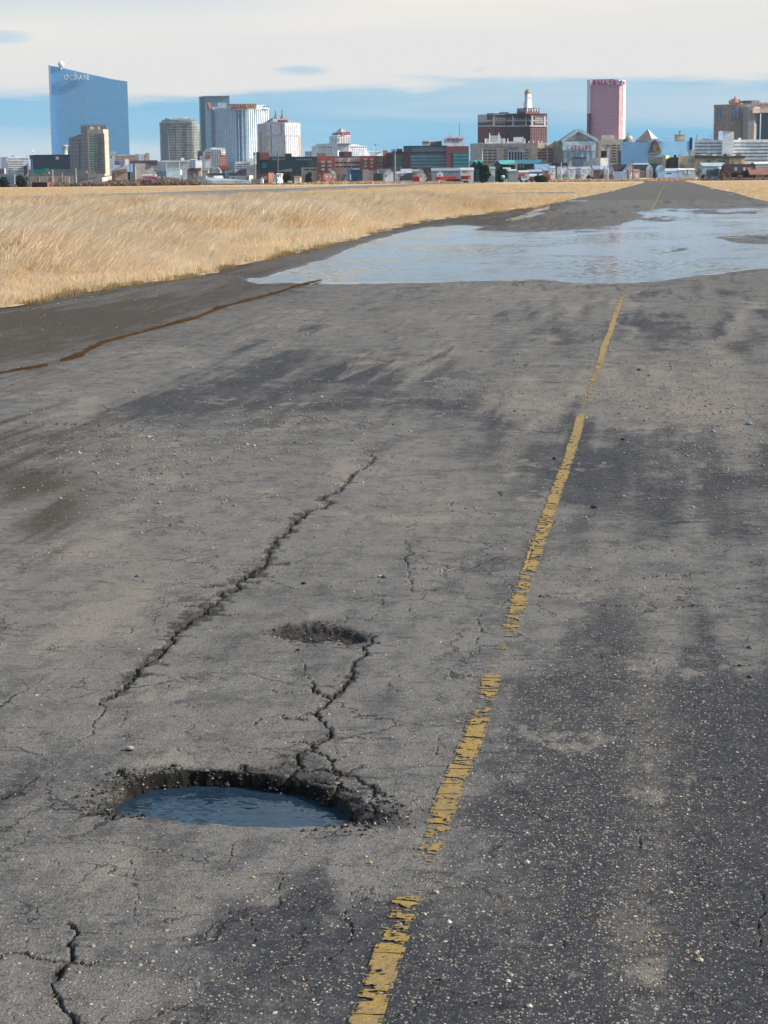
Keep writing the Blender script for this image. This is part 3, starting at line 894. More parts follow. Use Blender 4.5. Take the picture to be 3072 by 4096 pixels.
ysL, xsL = edge_line(eL, .28, 301)
ysR, xsR = edge_line(eR, .28, 303)
FAR = 9000.0
gv, gq = [], []
for ys, xs, xo in ((ysL, xsL, -FAR), (ysR, xsR, FAR)):
    b = len(gv)
    for y, x in zip(ys, xs):
        gv += [(x, y, ZG), (xo, y, ZG)]
    for i in range(len(ys) - 1):
        gq.append([b + 2 * i, b + 2 * i + 2, b + 2 * i + 3, b + 2 * i + 1] if xo > 0 else [b + 2 * i, b + 2 * i + 1, b + 2 * i + 3, b + 2 * i + 2])
b = len(gv)
gv += [(-FAR, 862, ZG), (FAR, 862, ZG), (FAR, 14000, ZG), (-FAR, 14000, ZG), (-FAR, -900, ZG), (FAR, -900, ZG), (FAR, -25, ZG), (-FAR, -25, ZG)]
gq += [[b, b + 1, b + 2, b + 3], [b + 4, b + 5, b + 6, b + 7]]
tag(np_mesh('grass_field', gv, gq, None, M_GRD), kind='structure')

M_STRIP = paint('old_runway', (.17, .155, .14), .9, .08, .05)
ZS = ZG + .03
up = GP([(-700, 808), (-300, 799), (0, 789), (300, 779), (600, 770), (900, 760), (1180, 751), (1440, 742), (1700, 734), (1900, 729), (1990, 731), (1700, 738.5), (1614, 748), (1400, 757), (1180, 766), (980, 775), (882, 781), (868, 791), (600, 797), (300, 804), (0, 811), (-300, 818), (-700, 828)], ZS)
flat_poly('old_runway', up, ZS, M_STRIP)
lo = GP([(868, 791), (882, 781.5), (1200, 780), (1600, 776), (2000, 771), (2300, 767), (2300, 776), (2000, 780), (1600, 785), (1200, 790)], ZS)
flat_poly('cross_taxiway', lo, ZS, M_STRIP)
# ------------------------------------------------------------------ grass tufts (stuff, scattered by geometry nodes)
def straw(name, pale, dark, tipgreen=0.0):
    m, t = new_mat(name)
    inf = t.n('ShaderNodeObjectInfo')
    at_ = t.n('ShaderNodeAttribute', attribute_name='shade')
    geo = t.n('ShaderNodeNewGeometry')
    n = t.noise(geo.outputs['Position'], .35, 4, .6).outputs[0]
    f = t.math('ADD', t.math('MULTIPLY', at_.outputs['Fac'], .6), t.math('MULTIPLY', t.smooth(n, .3, .7), .4))
    c = t.mix(f, rgba(dark), rgba(pale))
    sy = t.n('ShaderNodeSeparateXYZ', {0: geo.outputs['Position']}).outputs[1]
    big = t.noise(geo.outputs['Position'], .07, 4, .6).outputs[0]
    br = t.math('ADD', t.smooth(sy, 60, 120, 0, .45), t.smooth(big, .46, .66, 0, .55), clamp=True)
    c = t.mix(br, c, t.mix(1.0, c, (.80, .70, .58, 1), 'MULTIPLY'))
    b1 = t.n('ShaderNodeBsdfDiffuse', {0: c})
    b2 = t.n('ShaderNodeBsdfTranslucent', {0: c})
    mx = t.n('ShaderNodeMixShader', {0: .5, 1: b1.outputs[0], 2: b2.outputs[0]})
    t.n('ShaderNodeOutputMaterial', {'Surface': mx.outputs[0]})
    return m


def tuft_mesh(name, nb, h, rad, lean, mat, width, seed, plume=0.0):
    r = random.Random(seed)
    V, F, S = [], [], []
    for i in range(nb):
        a, d = r.uniform(0, 6.283), rad * math.sqrt(r.random())
        bx, by = d * math.cos(a), d * math.sin(a)
        hh = h * r.uniform(.45, 1.05)
        la = r.gauss(0, .9) if r.random() < .55 else 0.0
        lx, ly = lean * hh * r.uniform(.4, 1.4) + .18 * hh * math.cos(a) * r.random(), .30 * hh * r.uniform(-1, 1)
        w = width * r.uniform(.6, 1.3)
        wa = r.uniform(0, 3.14)
        wx, wy = w * math.cos(wa), w * math.sin(wa)
        b = len(V)
        sh = r.random()
        for k, (f, ww) in enumerate(((0, 1), (.45, .85), (.8, .6), (1.0, .12))):
            cx, cy, cz = bx + lx * f * f, by + ly * f * f, hh * (f - .18 * f * f * (lean + .2))
            if plume and k == 2:
                ww = 1.0 + plume * (sh > .6)
            V += [(cx - wx * ww, cy - wy * ww, cz), (cx + wx * ww, cy + wy * ww, cz)]
            S += [sh * (.55 + .45 * f)] * 2
        for k in range(3):
            F.append((b + 2 * k, b + 2 * k + 1, b + 2 * k + 3, b + 2 * k + 2))
    me = bpy.data.meshes.new(name)
    me.from_pydata(V, [], F)
    me.materials.append(mat)
    set_attr(me, 'shade', S)
    return bpy.data.objects.new(name, me)


def scatter(name, pts, rot, scl, pick, variants):
    """One stuff object: tufts instanced on points by geometry nodes."""
    coll = bpy.data.collections.new(name + '_variants')
    for v in variants:
        coll.objects.link(v)
    me = bpy.data.meshes.new(name)
    me.vertices.add(len(pts))
    me.vertices.foreach_set('co', np.asarray(pts, np.float32).ravel())
    me.update()
    set_attr(me, 'rz', rot)
    set_attr(me, 'sc', scl)
    set_attr(me, 'pk', pick)
    o = bpy.data.objects.new(name, me)
    COL.objects.link(o)
    ng = bpy.data.node_groups.new(name, 'GeometryNodeTree')
    ng.interface.new_socket('Geometry', in_out='INPUT', socket_type='NodeSocketGeometry')
    ng.interface.new_socket('Geometry', in_out='OUTPUT', socket_type='NodeSocketGeometry')
    L = ng.links
    gi, go = ng.nodes.new('NodeGroupInput'), ng.nodes.new('NodeGroupOutput')
    ci = ng.nodes.new('GeometryNodeCollectionInfo')
    ci.inputs[0].default_value = coll
    ci.inputs[1].default_value = True
    ci.inputs[2].default_value = True
    ip = ng.nodes.new('GeometryNodeInstanceOnPoints')

    def attr(nm):
        a = ng.nodes.new('GeometryNodeInputNamedAttribute')
        a.data_type = 'FLOAT'
        a.inputs[0].default_value = nm
        return a.outputs[0]
    cx = ng.nodes.new('ShaderNodeCombineXYZ')
    L.new(attr('rz'), cx.inputs[2])
    L.new(gi.outputs[0], ip.inputs['Points'])
    L.new(ci.outputs[0], ip.inputs['Instance'])
    ip.inputs['Pick Instance'].default_value = True
    L.new(attr('pk'), ip.inputs['Instance Index'])
    L.new(cx.outputs[0], ip.inputs['Rotation'])
    L.new(attr('sc'), ip.inputs['Scale'])
    L.new(ip.outputs[0], go.inputs[0])
    md = o.modifiers.new('scatter', 'NODES')
    md.node_group = ng
    return tag(o, kind='stuff')


M_TALL = straw('straw', (.94, .81, .60), (.70, .57, .40))
M_SHORT = straw('short_straw', (.88, .72, .48), (.66, .51, .32))
M_MOSS = straw('edge_grass', (.52, .38, .20), (.20, .15, .075))
M_RUST = straw('rust_weed', (.25, .15, .07), (.12, .072, .038))
tall = [tuft_mesh('grass_tuft', 34, .66, .17, .50, M_TALL, .0056, 40 + i, .8) for i in range(6)]
short = [tuft_mesh('short_grass_tuft', 40, .24, .20, .35, M_SHORT, .0045, 60 + i) for i in range(4)]
moss = [tuft_mesh('edge_grass_tuft', 40, .13, .16, .2, M_MOSS, .0045, 70 + i) for i in range(3)]
rust = [tuft_mesh('rust_weed_tuft', 34, .055, .07, .1, M_RUST, .0035, 80 + i) for i in range(3)]


def edge_x(ys, e_ys, e_xs):
    return np.interp(ys, e_ys, e_xs)


# tall field on the left
n = 42000
Y = 19 + (165 - 19) * rng.random(n) ** 1.25
X = -8.2 - rng.random(n) * (0.47 * Y - 8.2 + 3)
xe = edge_x(Y, ysL, xsL)
din = xe - X
prob = sstep(din, -.02, .35) * np.clip(1.15 - Y / 240, .25, 1)
keep = (rng.random(n) < prob) & (din > 0)
X, Y, din = X[keep], Y[keep], din[keep]
clump = fbm(X * .35, Y * .22, 401, 4)
hgt = (.18 + .82 * sstep(din, .2, 3.4)) * (.25 + 1.45 * sstep(clump, .25, .75)) * np.where(Y > 105, np.interp(Y, [105, 150], [1, .45]), 1)
scatter('tall_dry_grass', np.stack([X, Y, np.full(len(X), ZG)], -1), rng.normal(0, .5, len(X)), hgt, rng.integers(0, 6, len(X)), tall)
# short grass between the strips and beyond
n = 26000
Y = 24 + 500 * rng.random(n) ** 1.7
X = -6.5 - rng.random(n) * (0.47 * Y + 2)
xe = edge_x(Y, ysL, xsL)
k1 = X < xe - .05
X, Y = X[k1], Y[k1]
px_, py_ = project(X, Y, np.zeros_like(X))
on_strip = (poly_sdf(X, Y, up, 3) > -.3) | (poly_sdf(X, Y, lo, 3) > -.3)
X, Y = X[~on_strip], Y[~on_strip]
sc_ = np.interp(Y, [20, 150, 500], [.8, 1.1, 1.5]) * (.5 + fbm(X * .2, Y * .1, 411, 3))
scatter('short_dry_grass', np.stack([X, Y, np.full(len(X), ZG)], -1), rng.uniform(0, 6, len(X)), sc_, rng.integers(0, 4, len(X)), short)
# right-hand field
n = 6000
Y = 100 + 500 * rng.random(n) ** 1.4
X = 6.4 + rng.random(n) * (.10 * Y + 4)
k1 = X > edge_x(Y, ysR, xsR) + .05
X, Y = X[k1], Y[k1]
scatter('dry_grass', np.stack([X, Y, np.full(len(X), ZG)], -1), rng.uniform(0, 6, len(X)), rng.uniform(.7, 1.4, len(X)), rng.integers(0, 4, len(X)), short)
# mossy, trodden edge of the turf
n = 2600
Y = 16 + 110 * rng.random(n) ** 1.5
X = edge_x(Y, ysL, xsL) - np.abs(rng.normal(0, .28, n)) + .10
kk = fbm(X * 1.2, Y * .6, 421, 3) > .47
X, Y = X[kk], Y[kk]
scatter('edge_grass', np.stack([X, Y, np.full(len(X), Z0)], -1), rng.uniform(0, 6, len(X)), rng.uniform(.2, .75, len(X)), rng.integers(0, 3, len(X)), moss)
# rusty weeds in the long shoulder joint
seam = GP(D([(-60, 822), (0, 808), (60, 799), (100, 791), (163, 774), (215, 745), (260, 732), (325, 715), (360, 705), (420, 690), (480, 665), (540, 650), (600, 634), (640, 620), (690, 607)]))
sd = np.concatenate([[0], np.cumsum(np.hypot(*(seam[1:] - seam[:-1]).T))])
tt = np.concatenate([sd[-1] * rng.random(5200)])
ys_ = np.interp(tt, sd, seam[:, 1])
xs_ = np.interp(tt, sd, seam[:, 0])
gapn = fbm(ys_ * 2.2, ys_ * 0 + 5, 431, 3)
dens = np.interp(ys_, [14, 16, 18, 20, 23, 30], [.70, .64, .60, .70, .80, .95])
kk = gapn < dens
xs_, ys_ = xs_[kk], ys_[kk]
scatter('joint_weeds', np.stack([xs_ + rng.normal(0, .014, len(xs_)), ys_ + rng.normal(0, .05, len(xs_)), np.full(len(xs_), Z0 - .004)], -1), rng.uniform(0, 6, len(xs_)),
        rng.uniform(.15, .48, len(xs_)) * (.4 + 1.2 * fbm(ys_ * 3, ys_ * 0, 433, 2)), rng.integers(0, 3, len(xs_)), rust)

# ------------------------------------------------------------------ loose stones
ICO_V = []
_t = (1 + 5 ** .5) / 2
for a, b_ in ((-1, _t), (1, _t), (-1, -_t), (1, -_t)):
    ICO_V += [(a, b_, 0)]
for a, b_ in ((-1, _t), (1, _t), (-1, -_t), (1, -_t)):
    ICO_V += [(0, a, b_)]
for a, b_ in ((-1, _t), (1, _t), (-1, -_t), (1, -_t)):
    ICO_V += [(b_, 0, a)]
ICO_V = np.array(ICO_V) / math.hypot(1, _t)
from mathutils.geometry import convex_hull_2d  # noqa
import bmesh


def hull_faces(P):
    bm = bmesh.new()
    for p in P:
        bm.verts.new(p)
    bm.verts.ensure_lookup_table()
    bmesh.ops.convex_hull(bm, input=bm.verts[:])
    f = [[v.index for v in fc.verts] for fc in bm.faces]
    bm.free()
    return f


ICO_F = np.array(hull_faces(ICO_V.tolist()))
OCT_V = np.array([(1, 0, 0), (-1, 0, 0), (0, 1, 0), (0, -1, 0), (0, 0, 1), (0, 0, -.6)], float)
OCT_F = np.array(hull_faces(OCT_V.tolist()))


def stone_mat():
    m, t = new_mat('stones')
    a = t.n('ShaderNodeAttribute', attribute_name='col')
    geo = t.n('ShaderNodeNewGeometry')
    n = t.noise(geo.outputs['Position'], 180, 2).outputs[0]
    c = t.mix(t.math('MULTIPLY', t.smooth(n, .35, .7), .35), a.outputs['Color'], (.08, .07, .06, 1))
    finish(t, {'Base Color': c, 'Roughness': .8, 'Specular IOR Level': .3})
    return m


M_ST = stone_mat()
PAL = np.array([(.55, .47, .34), (.46, .40, .31), (.62, .57, .48), (.38, .34, .28), (.50, .36, .22), (.30, .24, .19), (.20, .19, .19), (.055, .055, .058), (.34, .15, .09), (.22, .25, .29)])
PALW = np.array([.19, .18, .13, .14, .08, .08, .07, .07, .03, .03])


def stones(name, X, Y, size, base, facesT, sink, flat=(.5, .9), tarred=0.0):
    n = len(X)
    nv = len(base)
    V = base[None] * (1 + rng.normal(0, .16, (n, nv, 1)))
    V = V * np.stack([rng.uniform(.8, 1.5, n), rng.uniform(.7, 1.1, n), rng.uniform(*flat, n)], -1)[:, None, :] * size[:, None, None] * .5
    a = rng.uniform(0, 6.283, n)
    c, s = np.cos(a)[:, None], np.sin(a)[:, None]
    V = np.stack([V[..., 0] * c - V[..., 1] * s, V[..., 0] * s + V[..., 1] * c, V[..., 2]], -1)
    h = taxi_fields(X, Y)['H']
    V = V + np.stack([X, Y, h + size * .5 * sink], -1)[:, None, :]
    T = (facesT[None] + (np.arange(n) * nv)[:, None, None]).reshape(-1, 3)
    o = np_mesh(name, V.reshape(-1, 3), None, T, M_ST)
    col = PAL[rng.choice(len(PAL), n, p=PALW)] * rng.uniform(.50, .95, (n, 1))
    tar = rng.random((n, 1)) < tarred
    col = np.where(tar, np.array([[.030, .027, .024]]) * rng.uniform(.5, 1.6, (n, 1)), col)
    set_attr(o.data, 'col', np.repeat(np.concatenate([col, np.ones((n, 1))], 1), nv, 0), 'FLOAT_COLOR')
    return tag(o, kind='stuff')


def in_stony(n, v0, v1, power, lo_):
    """Points in view with a density that follows the gravelly areas."""
    v = v0 + (v1 - v0) * rng.random(n) ** power
    Y = 12000 / v
    X = rng.uniform(-.42, .11, n) * Y
    X = np.clip(X, -8.0, 7)
    px, py = project(X, Y, np.zeros(n))
    st = lo_ + blobs(px / DS, py / DS, STONY)
    hd = poly_sdf(X, Y, hole, .3)
    fl_ = poly_sdf(px / 3, py, [(a / 3, b) for a, b in flood], 60)
    k = (rng.random(n) < st) & (hd < -.04) & (fl_ < -6)
    return X[k], Y[k]


X, Y = in_stony(34000, 3700, 1500, 1.0, .12)
stones('bedded_aggregate', X, Y, rng.uniform(.0045, .0095, len(X)) * (1 + .8 * (rng.random(len(X)) > .96)), OCT_V, OCT_F, -.15, (.5, .8))
X, Y = in_stony(44000, 1700, 460, 1.0, .07)
stones('loose_gravel', X, Y, rng.uniform(.005, .012, len(X)) * (1 + .9 * (rng.random(len(X)) > .97)) * np.interp(Y, [7, 12, 25], [.9, 1.35, 2.0]), OCT_V, OCT_F, .25)
# crumbled asphalt round the potholes
n = 1100
hc_ = hole[rng.integers(0, len(hole), n)] + (hole[rng.integers(0, len(hole), n)] - hole.mean(0)) * rng.uniform(-.1, .1, (n, 1)) + rng.normal(0, .035, (n, 2))
kr = (hc_[:, 0] > hole[:, 0].max() - .20) | (hc_[:, 0] < hole[:, 0].min() + .14)
hc_ = hc_[kr]
n = len(hc_)
stones('pothole_rubble', hc_[:, 0], hc_[:, 1], rng.uniform(.004, .013, n) * (1 + (rng.random(n) > .95)), OCT_V, OCT_F, .2, tarred=.90)
core_far = np.array([p for p in hole_core if p[1] > hole_core[:, 1].mean() - .02])
core_far = core_far[np.argsort(core_far[:, 0])]
n = 520
wx__ = rng.uniform(core_far[0, 0], core_far[-1, 0], n)
stones('pothole_rubble', wx__, np.interp(wx__, core_far[:, 0], core_far[:, 1]) + rng.normal(.012, .016, n), rng.uniform(.006, .017, n), OCT_V, OCT_F, .1, tarred=.93)
n = 300
hc_ = hole2[rng.integers(0, len(hole2), n)] * .6 + hole2[rng.integers(0, len(hole2), n)] * .4 + rng.normal(0, .03, (n, 2))
stones('pothole_rubble', hc_[:, 0], hc_[:, 1], rng.uniform(.004, .012, n), OCT_V, OCT_F, .2, tarred=.85)

# stones that stand out singly
STN = [(520, 3003, 34, (.46, .43, .41), 'pale stone with a dark red underside above the water-filled pothole', 'r'), (1194, 2604, 17, (.022, .022, .024), 'small black tar lump just below the dry pothole', ''),
       (1535, 2311, 22, (.045, .06, .08), 'dark blue-grey stone alone on the smooth asphalt left of the yellow line', ''), (1216, 2337, 20, (.028, .028, .03), 'flat black crumb above the dry pothole', ''),
       (2377, 2032, 27, (.02, .02, .022), 'flat black tar lump right of the yellow line', ''), (2217, 1837, 19, (.02, .02, .022), 'black tar lump just left of the yellow line', ''), (2492, 1760, 18, (.022, .022, .024), 'black lump on the gravelly patch right of the yellow line', ''),
       (2997, 1699, 26, (.24, .28, .34), 'blue-grey stone on the gravelly patch near the right edge', ''), (2995, 2592, 17, (.024, .024, .026), 'uppermost of three black lumps near the right edge', 'g'), (2959, 2664, 17, (.024, .024, .026), 'middle one of three black lumps near the right edge', 'g'),
       (2998, 2712, 20, (.024, .024, .026), 'lowest of three black lumps near the right edge', 'g'), (540, 1570, 16, (.30, .29, .22), 'greyish tan stone on the smooth asphalt below the weedy joint', ''), (636, 2013, 20, (.20, .27, .33), 'bluish stone beside the dark damp patch', ''),
       (826, 3106, 17, (.50, .35, .16), 'orange tan pebble on the far rim of the water-filled pothole', ''), (1012, 3513, 17, (.50, .36, .18), 'orange tan pebble on the dark asphalt below the pothole', ''), (1480, 3452, 20, (.46, .33, .17), 'tan pebble left of the yellow line below the pothole', ''),
       (2033, 3929, 20, (.66, .63, .58), 'white pebble on the dark asphalt right of the lowest yellow paint', ''), (2118, 4030, 24, (.62, .56, .44), 'cream stone near the bottom edge of the picture', ''), (2800, 3845, 26, (.60, .50, .33), 'cream pebble in the dark asphalt at lower right', ''),
       (1764, 3922, 22, (.16, .05, .04), 'dark red pebble right of the lowest yellow paint', ''), (2108, 3455, 30, (.52, .47, .38), 'pale flat stone in the aggregate right of the yellow line', ''), (1746, 3574, 24, (.50, .42, .30), 'cream flat stone beside the gap in the yellow line', ''),
       (2556, 1482, 18, (.03, .03, .032), 'black lump at the top of the gravelly patch', ''), (1014, 3785, 14, (.62, .60, .56), 'small white pebble between two hairline cracks', '')]
for px, py, wpx, colr, lab, kind in STN:
    p = ground(px, py, Z0)
    mpp = np.linalg.norm(p - EYEV) / FPX
    w = wpx * mpp
    hz = float(taxi_fields(np.array([p[0]]), np.array([p[1]]))['H'][0])
    base = ICO_V * (1 + rng.normal(0, .13, (12, 1))) * np.array([.58, .46, .34]) * w
    base[:, 2] += .20 * w
    f = ICO_F.tolist()
    o = mesh_obj('stone', base + np.array([p[0], p[1], hz]), f, M_ST, loc=(p[0], p[1], hz))
    cc = np.tile(np.array([*colr, 1.0]), (12, 1))
    if kind == 'r':
        cc[base[:, 2] < .22 * w] = (.10, .035, .03, 1)
    set_attr(o.data, 'col', cc, 'FLOAT_COLOR')
    tag(o, lab, 'stone', 'black lumps near the edge' if kind == 'g' else 'stones lying on the taxiway')
# ------------------------------------------------------------------ skyline kit
ZOOM = {'1': (0, 200, 640 / 1659), '2': (600, 340, 640 / 1659), '3': (1180, 460, 720 / 1659), '4': (1840, 320, 720 / 1659), '5': (2450, 340, 622 / 1659),
        'a': (0, 590, 400 / 1659), 'b': (400, 590, 400 / 1659), 'c': (780, 590, 400 / 1659), 'd': (1160, 590, 400 / 1659), 'e': (1540, 590, 400 / 1659),
        'f': (1920, 570, 400 / 1659), 'g': (2300, 570, 400 / 1659), 'h': (2672, 570, 400 / 1659), 'p': (0, 0, 1), 'k': (800, 380, 420 / 1659)}
ZB = 0.0
HAZE = 3.6e-5


class Face:
    """Vertical wall plane through two columns of the view at their own distances."""
    def __init__(s, pa, pb):
        s.a, s.b = np.array(pa[:2], float), np.array(pb[:2], float)
        d = s.b - s.a
        s.L = np.linalg.norm(d)
        s.t = d / s.L
        s.n = np.array([s.t[1], -s.t[0]])          # towards the viewer when a is left of b

    def pt(s, px, py, off=0.0):
        d = ray(px, py)
        o = s.a + s.n * off
        k = float(((o - EYEV[:2]) @ s.n) / (d[:2] @ s.n))
        return EYEV + d * k


def ang(face):
    return math.atan2(face.t[1], face.t[0])


class Bld:
    def __init__(s, name, label, cat, z, x, Dd, group=None, kind=None):
        s.zoom = ZOOM[z]
        s.D = Dd
        X, Y = s.c(x, 0)
        hx = horizon(X)
        p = at(X, hx, Dd)
        s.root = bpy.data.objects.new(name, None)
        COL.objects.link(s.root)
        s.root.location = (p[0], p[1], ZB)
        s.root.empty_display_size = 5
        tag(s.root, label, cat, group, kind)
        s.face = None

    def c(s, x, y):
        ox, oy, k = s.zoom
        return ox + x * k, oy + y * k

    def col(s, x, y, Dd=None):
        X, Y = s.c(x, y)
        return at(X, Y, Dd or s.D)

    def F(s, xa, xb, Da=None, Db=None, ym=None):
        """Facade plane; ym is the height in the crop where the columns were read."""
        ya = ym if ym is not None else (horizon(s.c(xa, 0)[0]) - s.zoom[1]) / s.zoom[2]
        return Face(s.col(xa, ya, Da), s.col(xb, ya, Db or Da))

    def add(s, name, V, Fc, mat, par=None, uv=None, smooth=False):
        par = par or s.root
        o = mesh_obj(name, V, Fc, mat, None, smooth, loc=tuple(s.root.location))
        o.parent = par
        o.location = (0, 0, 0)
        if par is not s.root:
            o.matrix_parent_inverse = Matrix.Identity(4)
            o.location = Vector((0, 0, 0)) - (par.location if par.parent is s.root else Vector((0, 0, 0)))
        if uv is not None:
            l = o.data.uv_layers.new(name='UVMap')
            l.data.foreach_set('uv', np.asarray(uv, np.float32).ravel())
        return o

    def prism(s, name, cols, ytop, mat, depth=25.0, y0=None, par=None, ym=None, tops=None, zb=ZB):
        """Body on a footprint: front corners (x, distance) left to right, closed at the back along the line of sight.
        ytop is read at the first corner (or give tops, one per corner)."""
        P, T = [], []
        for i, (x, Dd) in enumerate(cols):
            hy = ym if ym is not None else (horizon(s.c(x, 0)[0]) - s.zoom[1]) / s.zoom[2]
            P.append(s.col(x, hy, Dd)[:2])
            if tops:
                T.append(s.col(x, tops[i], Dd)[2])
        P = [np.array(p) for p in P]
        if not tops:
            T = [s.col(cols[0][0], ytop, cols[0][1])[2]] * len(P)
        if y0 is not None:
            zb = s.col(cols[0][0], y0, cols[0][1])[2]
        bl = P[0] * (1 + depth / np.linalg.norm(P[0]))
        br = P[-1] * (1 + depth / np.linalg.norm(P[-1]))
        ring = P + [br, bl]
        tz = T + [T[-1], T[0]]
        n = len(ring)
        V = [(p[0], p[1], zb) for p in ring] + [(p[0], p[1], z) for p, z in zip(ring, tz)]
        Fc, uv = [], []
        u = 0.0
        for i in range(n):
            j = (i + 1) % n
            L = np.linalg.norm(ring[j] - ring[i])
            Fc.append((i, j, n + j, n + i))
            uv += [(u, zb), (u + L, zb), (u + L, tz[j]), (u, tz[i])]
            u += L
        Fc.append(tuple(range(n, 2 * n)))
        uv += [(p[0], p[1]) for p in ring]
        Fc.append(tuple(range(n - 1, -1, -1)))
        uv += [(p[0], p[1]) for p in ring[::-1]]
        return s.add(name, V, Fc, mat, par, uv)

    def slab(s, name, f, x0, x1, y0, y1, mat, out=.4, back=.3, par=None):
        """Box standing OUT metres proud of facade f, over the crop rectangle."""
        A = [s.c(x0, y0), s.c(x1, y0), s.c(x1, y1), s.c(x0, y1)]
        a = f.pt(*A[0], out)
        b = f.pt(*A[2], out)
        zt = (a[2] + f.pt(*A[1], out)[2]) / 2
        zl = (b[2] + f.pt(*A[3], out)[2]) / 2
        xa = (f.pt(*A[0], out)[:2] + f.pt(*A[3], out)[:2]) / 2
        xb = (f.pt(*A[1], out)[:2] + f.pt(*A[2], out)[:2]) / 2
        nb = -f.n * (out + back)
        V = [(xa[0], xa[1], zl), (xb[0], xb[1], zl), (xb[0] + nb[0], xb[1] + nb[1], zl), (xa[0] + nb[0], xa[1] + nb[1], zl)]
        V += [(v[0], v[1], zt) for v in V]
        Fc = [(0, 1, 5, 4), (1, 2, 6, 5), (2, 3, 7, 6), (3, 0, 4, 7), (4, 5, 6, 7), (3, 2, 1, 0)]
        L, h, d = np.linalg.norm(xb - xa), zt - zl, out + back
        uv = []
        for w in (L, d, L, d):
            uv += [(0, zl), (w, zl), (w, zt), (0, zt)]
        uv += [(0, 0), (L, 0), (L, d), (0, d)] * 2
        return s.add(name, V, Fc, mat, par, uv)

    def grid(s, name, f, x0, x1, nx, y0, y1, ny, fw, fh, mat, out=.15, par=None, rot=None, skip=None):
        """nx by ny equal pieces that share one mesh."""
        par = par or s.root
        pw, ph = (x1 - x0) / nx, (y1 - y0) / ny
        me = None
        base = Vector(s.root.location)
        if par is not s.root:
            base = base + par.location
        for j in range(ny):
            for i in range(nx):
                if skip and skip(i, j):
                    continue
                cx, cy = x0 + (i + .5) * pw, y0 + (j + .5) * ph
                c = f.pt(*s.c(cx, cy), 0)
                if me is None:
                    l, r_ = f.pt(*s.c(cx - pw * fw / 2, cy)), f.pt(*s.c(cx + pw * fw / 2, cy))
                    w = np.linalg.norm((r_ - l)[:2])
                    h = f.pt(*s.c(cx, cy - ph * fh / 2))[2] - f.pt(*s.c(cx, cy + ph * fh / 2))[2]
                    d = out
                    V = [(-w / 2, -d, -h / 2), (w / 2, -d, -h / 2), (w / 2, .25, -h / 2), (-w / 2, .25, -h / 2), (-w / 2, -d, h / 2), (w / 2, -d, h / 2), (w / 2, .25, h / 2), (-w / 2, .25, h / 2)]
                    me = bpy.data.meshes.new(name)
                    me.from_pydata(V, [], [(0, 1, 5, 4), (1, 2, 6, 5), (2, 3, 7, 6), (3, 0, 4, 7), (4, 5, 6, 7), (3, 2, 1, 0)])
                    me.materials.append(mat)
                o = bpy.data.objects.new(name, me)
                COL.objects.link(o)
                o.parent = par
                o.location = Vector(c) - base
                o.rotation_euler = (0, 0, ang(f))

    def text(s, f, string, xs, y0, y1, w, mat, out=1.2, name='letter', thick=.8):
        """Letters one by one: xs are the letter centres in the crop, w their width."""
        for ch, x in zip(string, xs):
            if ch == ' ':
                continue
            V, Fc = glyph(ch)
            ww = w * (GW.get(ch, 1.0))
            o_ = f.pt(*s.c(x, (y0 + y1) / 2), out)
            hgt = f.pt(*s.c(x, y0), out)[2] - f.pt(*s.c(x, y1), out)[2]
            wid = np.linalg.norm((f.pt(*s.c(x + ww / 2, y0), out) - f.pt(*s.c(x - ww / 2, y0), out))[:2])
            P = []
            for vx, vy, vz in V:
                q = o_[:2] + f.t * vx * wid + f.n * vz * thick
                P.append((q[0], q[1], o_[2] + vy * hgt))
            s.add(name, P, Fc, mat)

    def gable(s, x0, x1, ybase, yeave, yridge, wmat, rmat, Dd=None, depth=10.0, axis='side', xr=None, wname='wall', rname='roof', over=.35, win=None, door=None, wmatw=None):
        """House: walls with gables and two roof slabs. axis 'side': eaves face the viewer; 'front': the gable does."""
        Dd = Dd or s.D
        a, b = s.col(x0, ybase, Dd), s.col(x1, ybase, Dd)
        ze = s.col((x0 + x1) / 2, yeave, Dd)[2]
        zr = s.col((x0 + x1) / 2, yridge, Dd)[2]
        f = Face(a, b)
        n3, t3 = np.array([f.n[0], f.n[1]]), f.t
        A, B = f.a, f.b
        Dk, Ck = A - n3 * depth, B - n3 * depth
        V = [(*A, ZB), (*B, ZB), (*Ck, ZB), (*Dk, ZB), (*A, ze), (*B, ze), (*Ck, ze), (*Dk, ze)]
        if axis == 'front':
            xm = (x0 + x1) / 2 if xr is None else xr
            k = (xm - x0) / (x1 - x0)
            r0, r1 = A + (B - A) * k, Dk + (Ck - Dk) * k
            V += [(*r0, zr), (*r1, zr)]
            Fc = [(0, 1, 5, 8, 4), (1, 2, 6, 5), (2, 3, 7, 9, 6), (3, 0, 4, 7)]
            sl = [((A, ze), (r0, zr), (r1, zr), (Dk, ze), -t3), ((r0, zr), (B, ze), (Ck, ze), (r1, zr), t3)]
        else:
            r0, r1 = (A + Dk) / 2, (B + Ck) / 2
            V += [(*r0, zr), (*r1, zr)]
            Fc = [(0, 1, 5, 4), (1, 2, 6, 9, 5), (2, 3, 7, 6), (3, 0, 4, 8, 7)]
            sl = [((A, ze), (B, ze), (r1, zr), (r0, zr), n3), ((r0, zr), (r1, zr), (Ck, ze), (Dk, ze), -n3)]
        w = s.add(wname, V, Fc, wmat)
        RV, RF = [], []
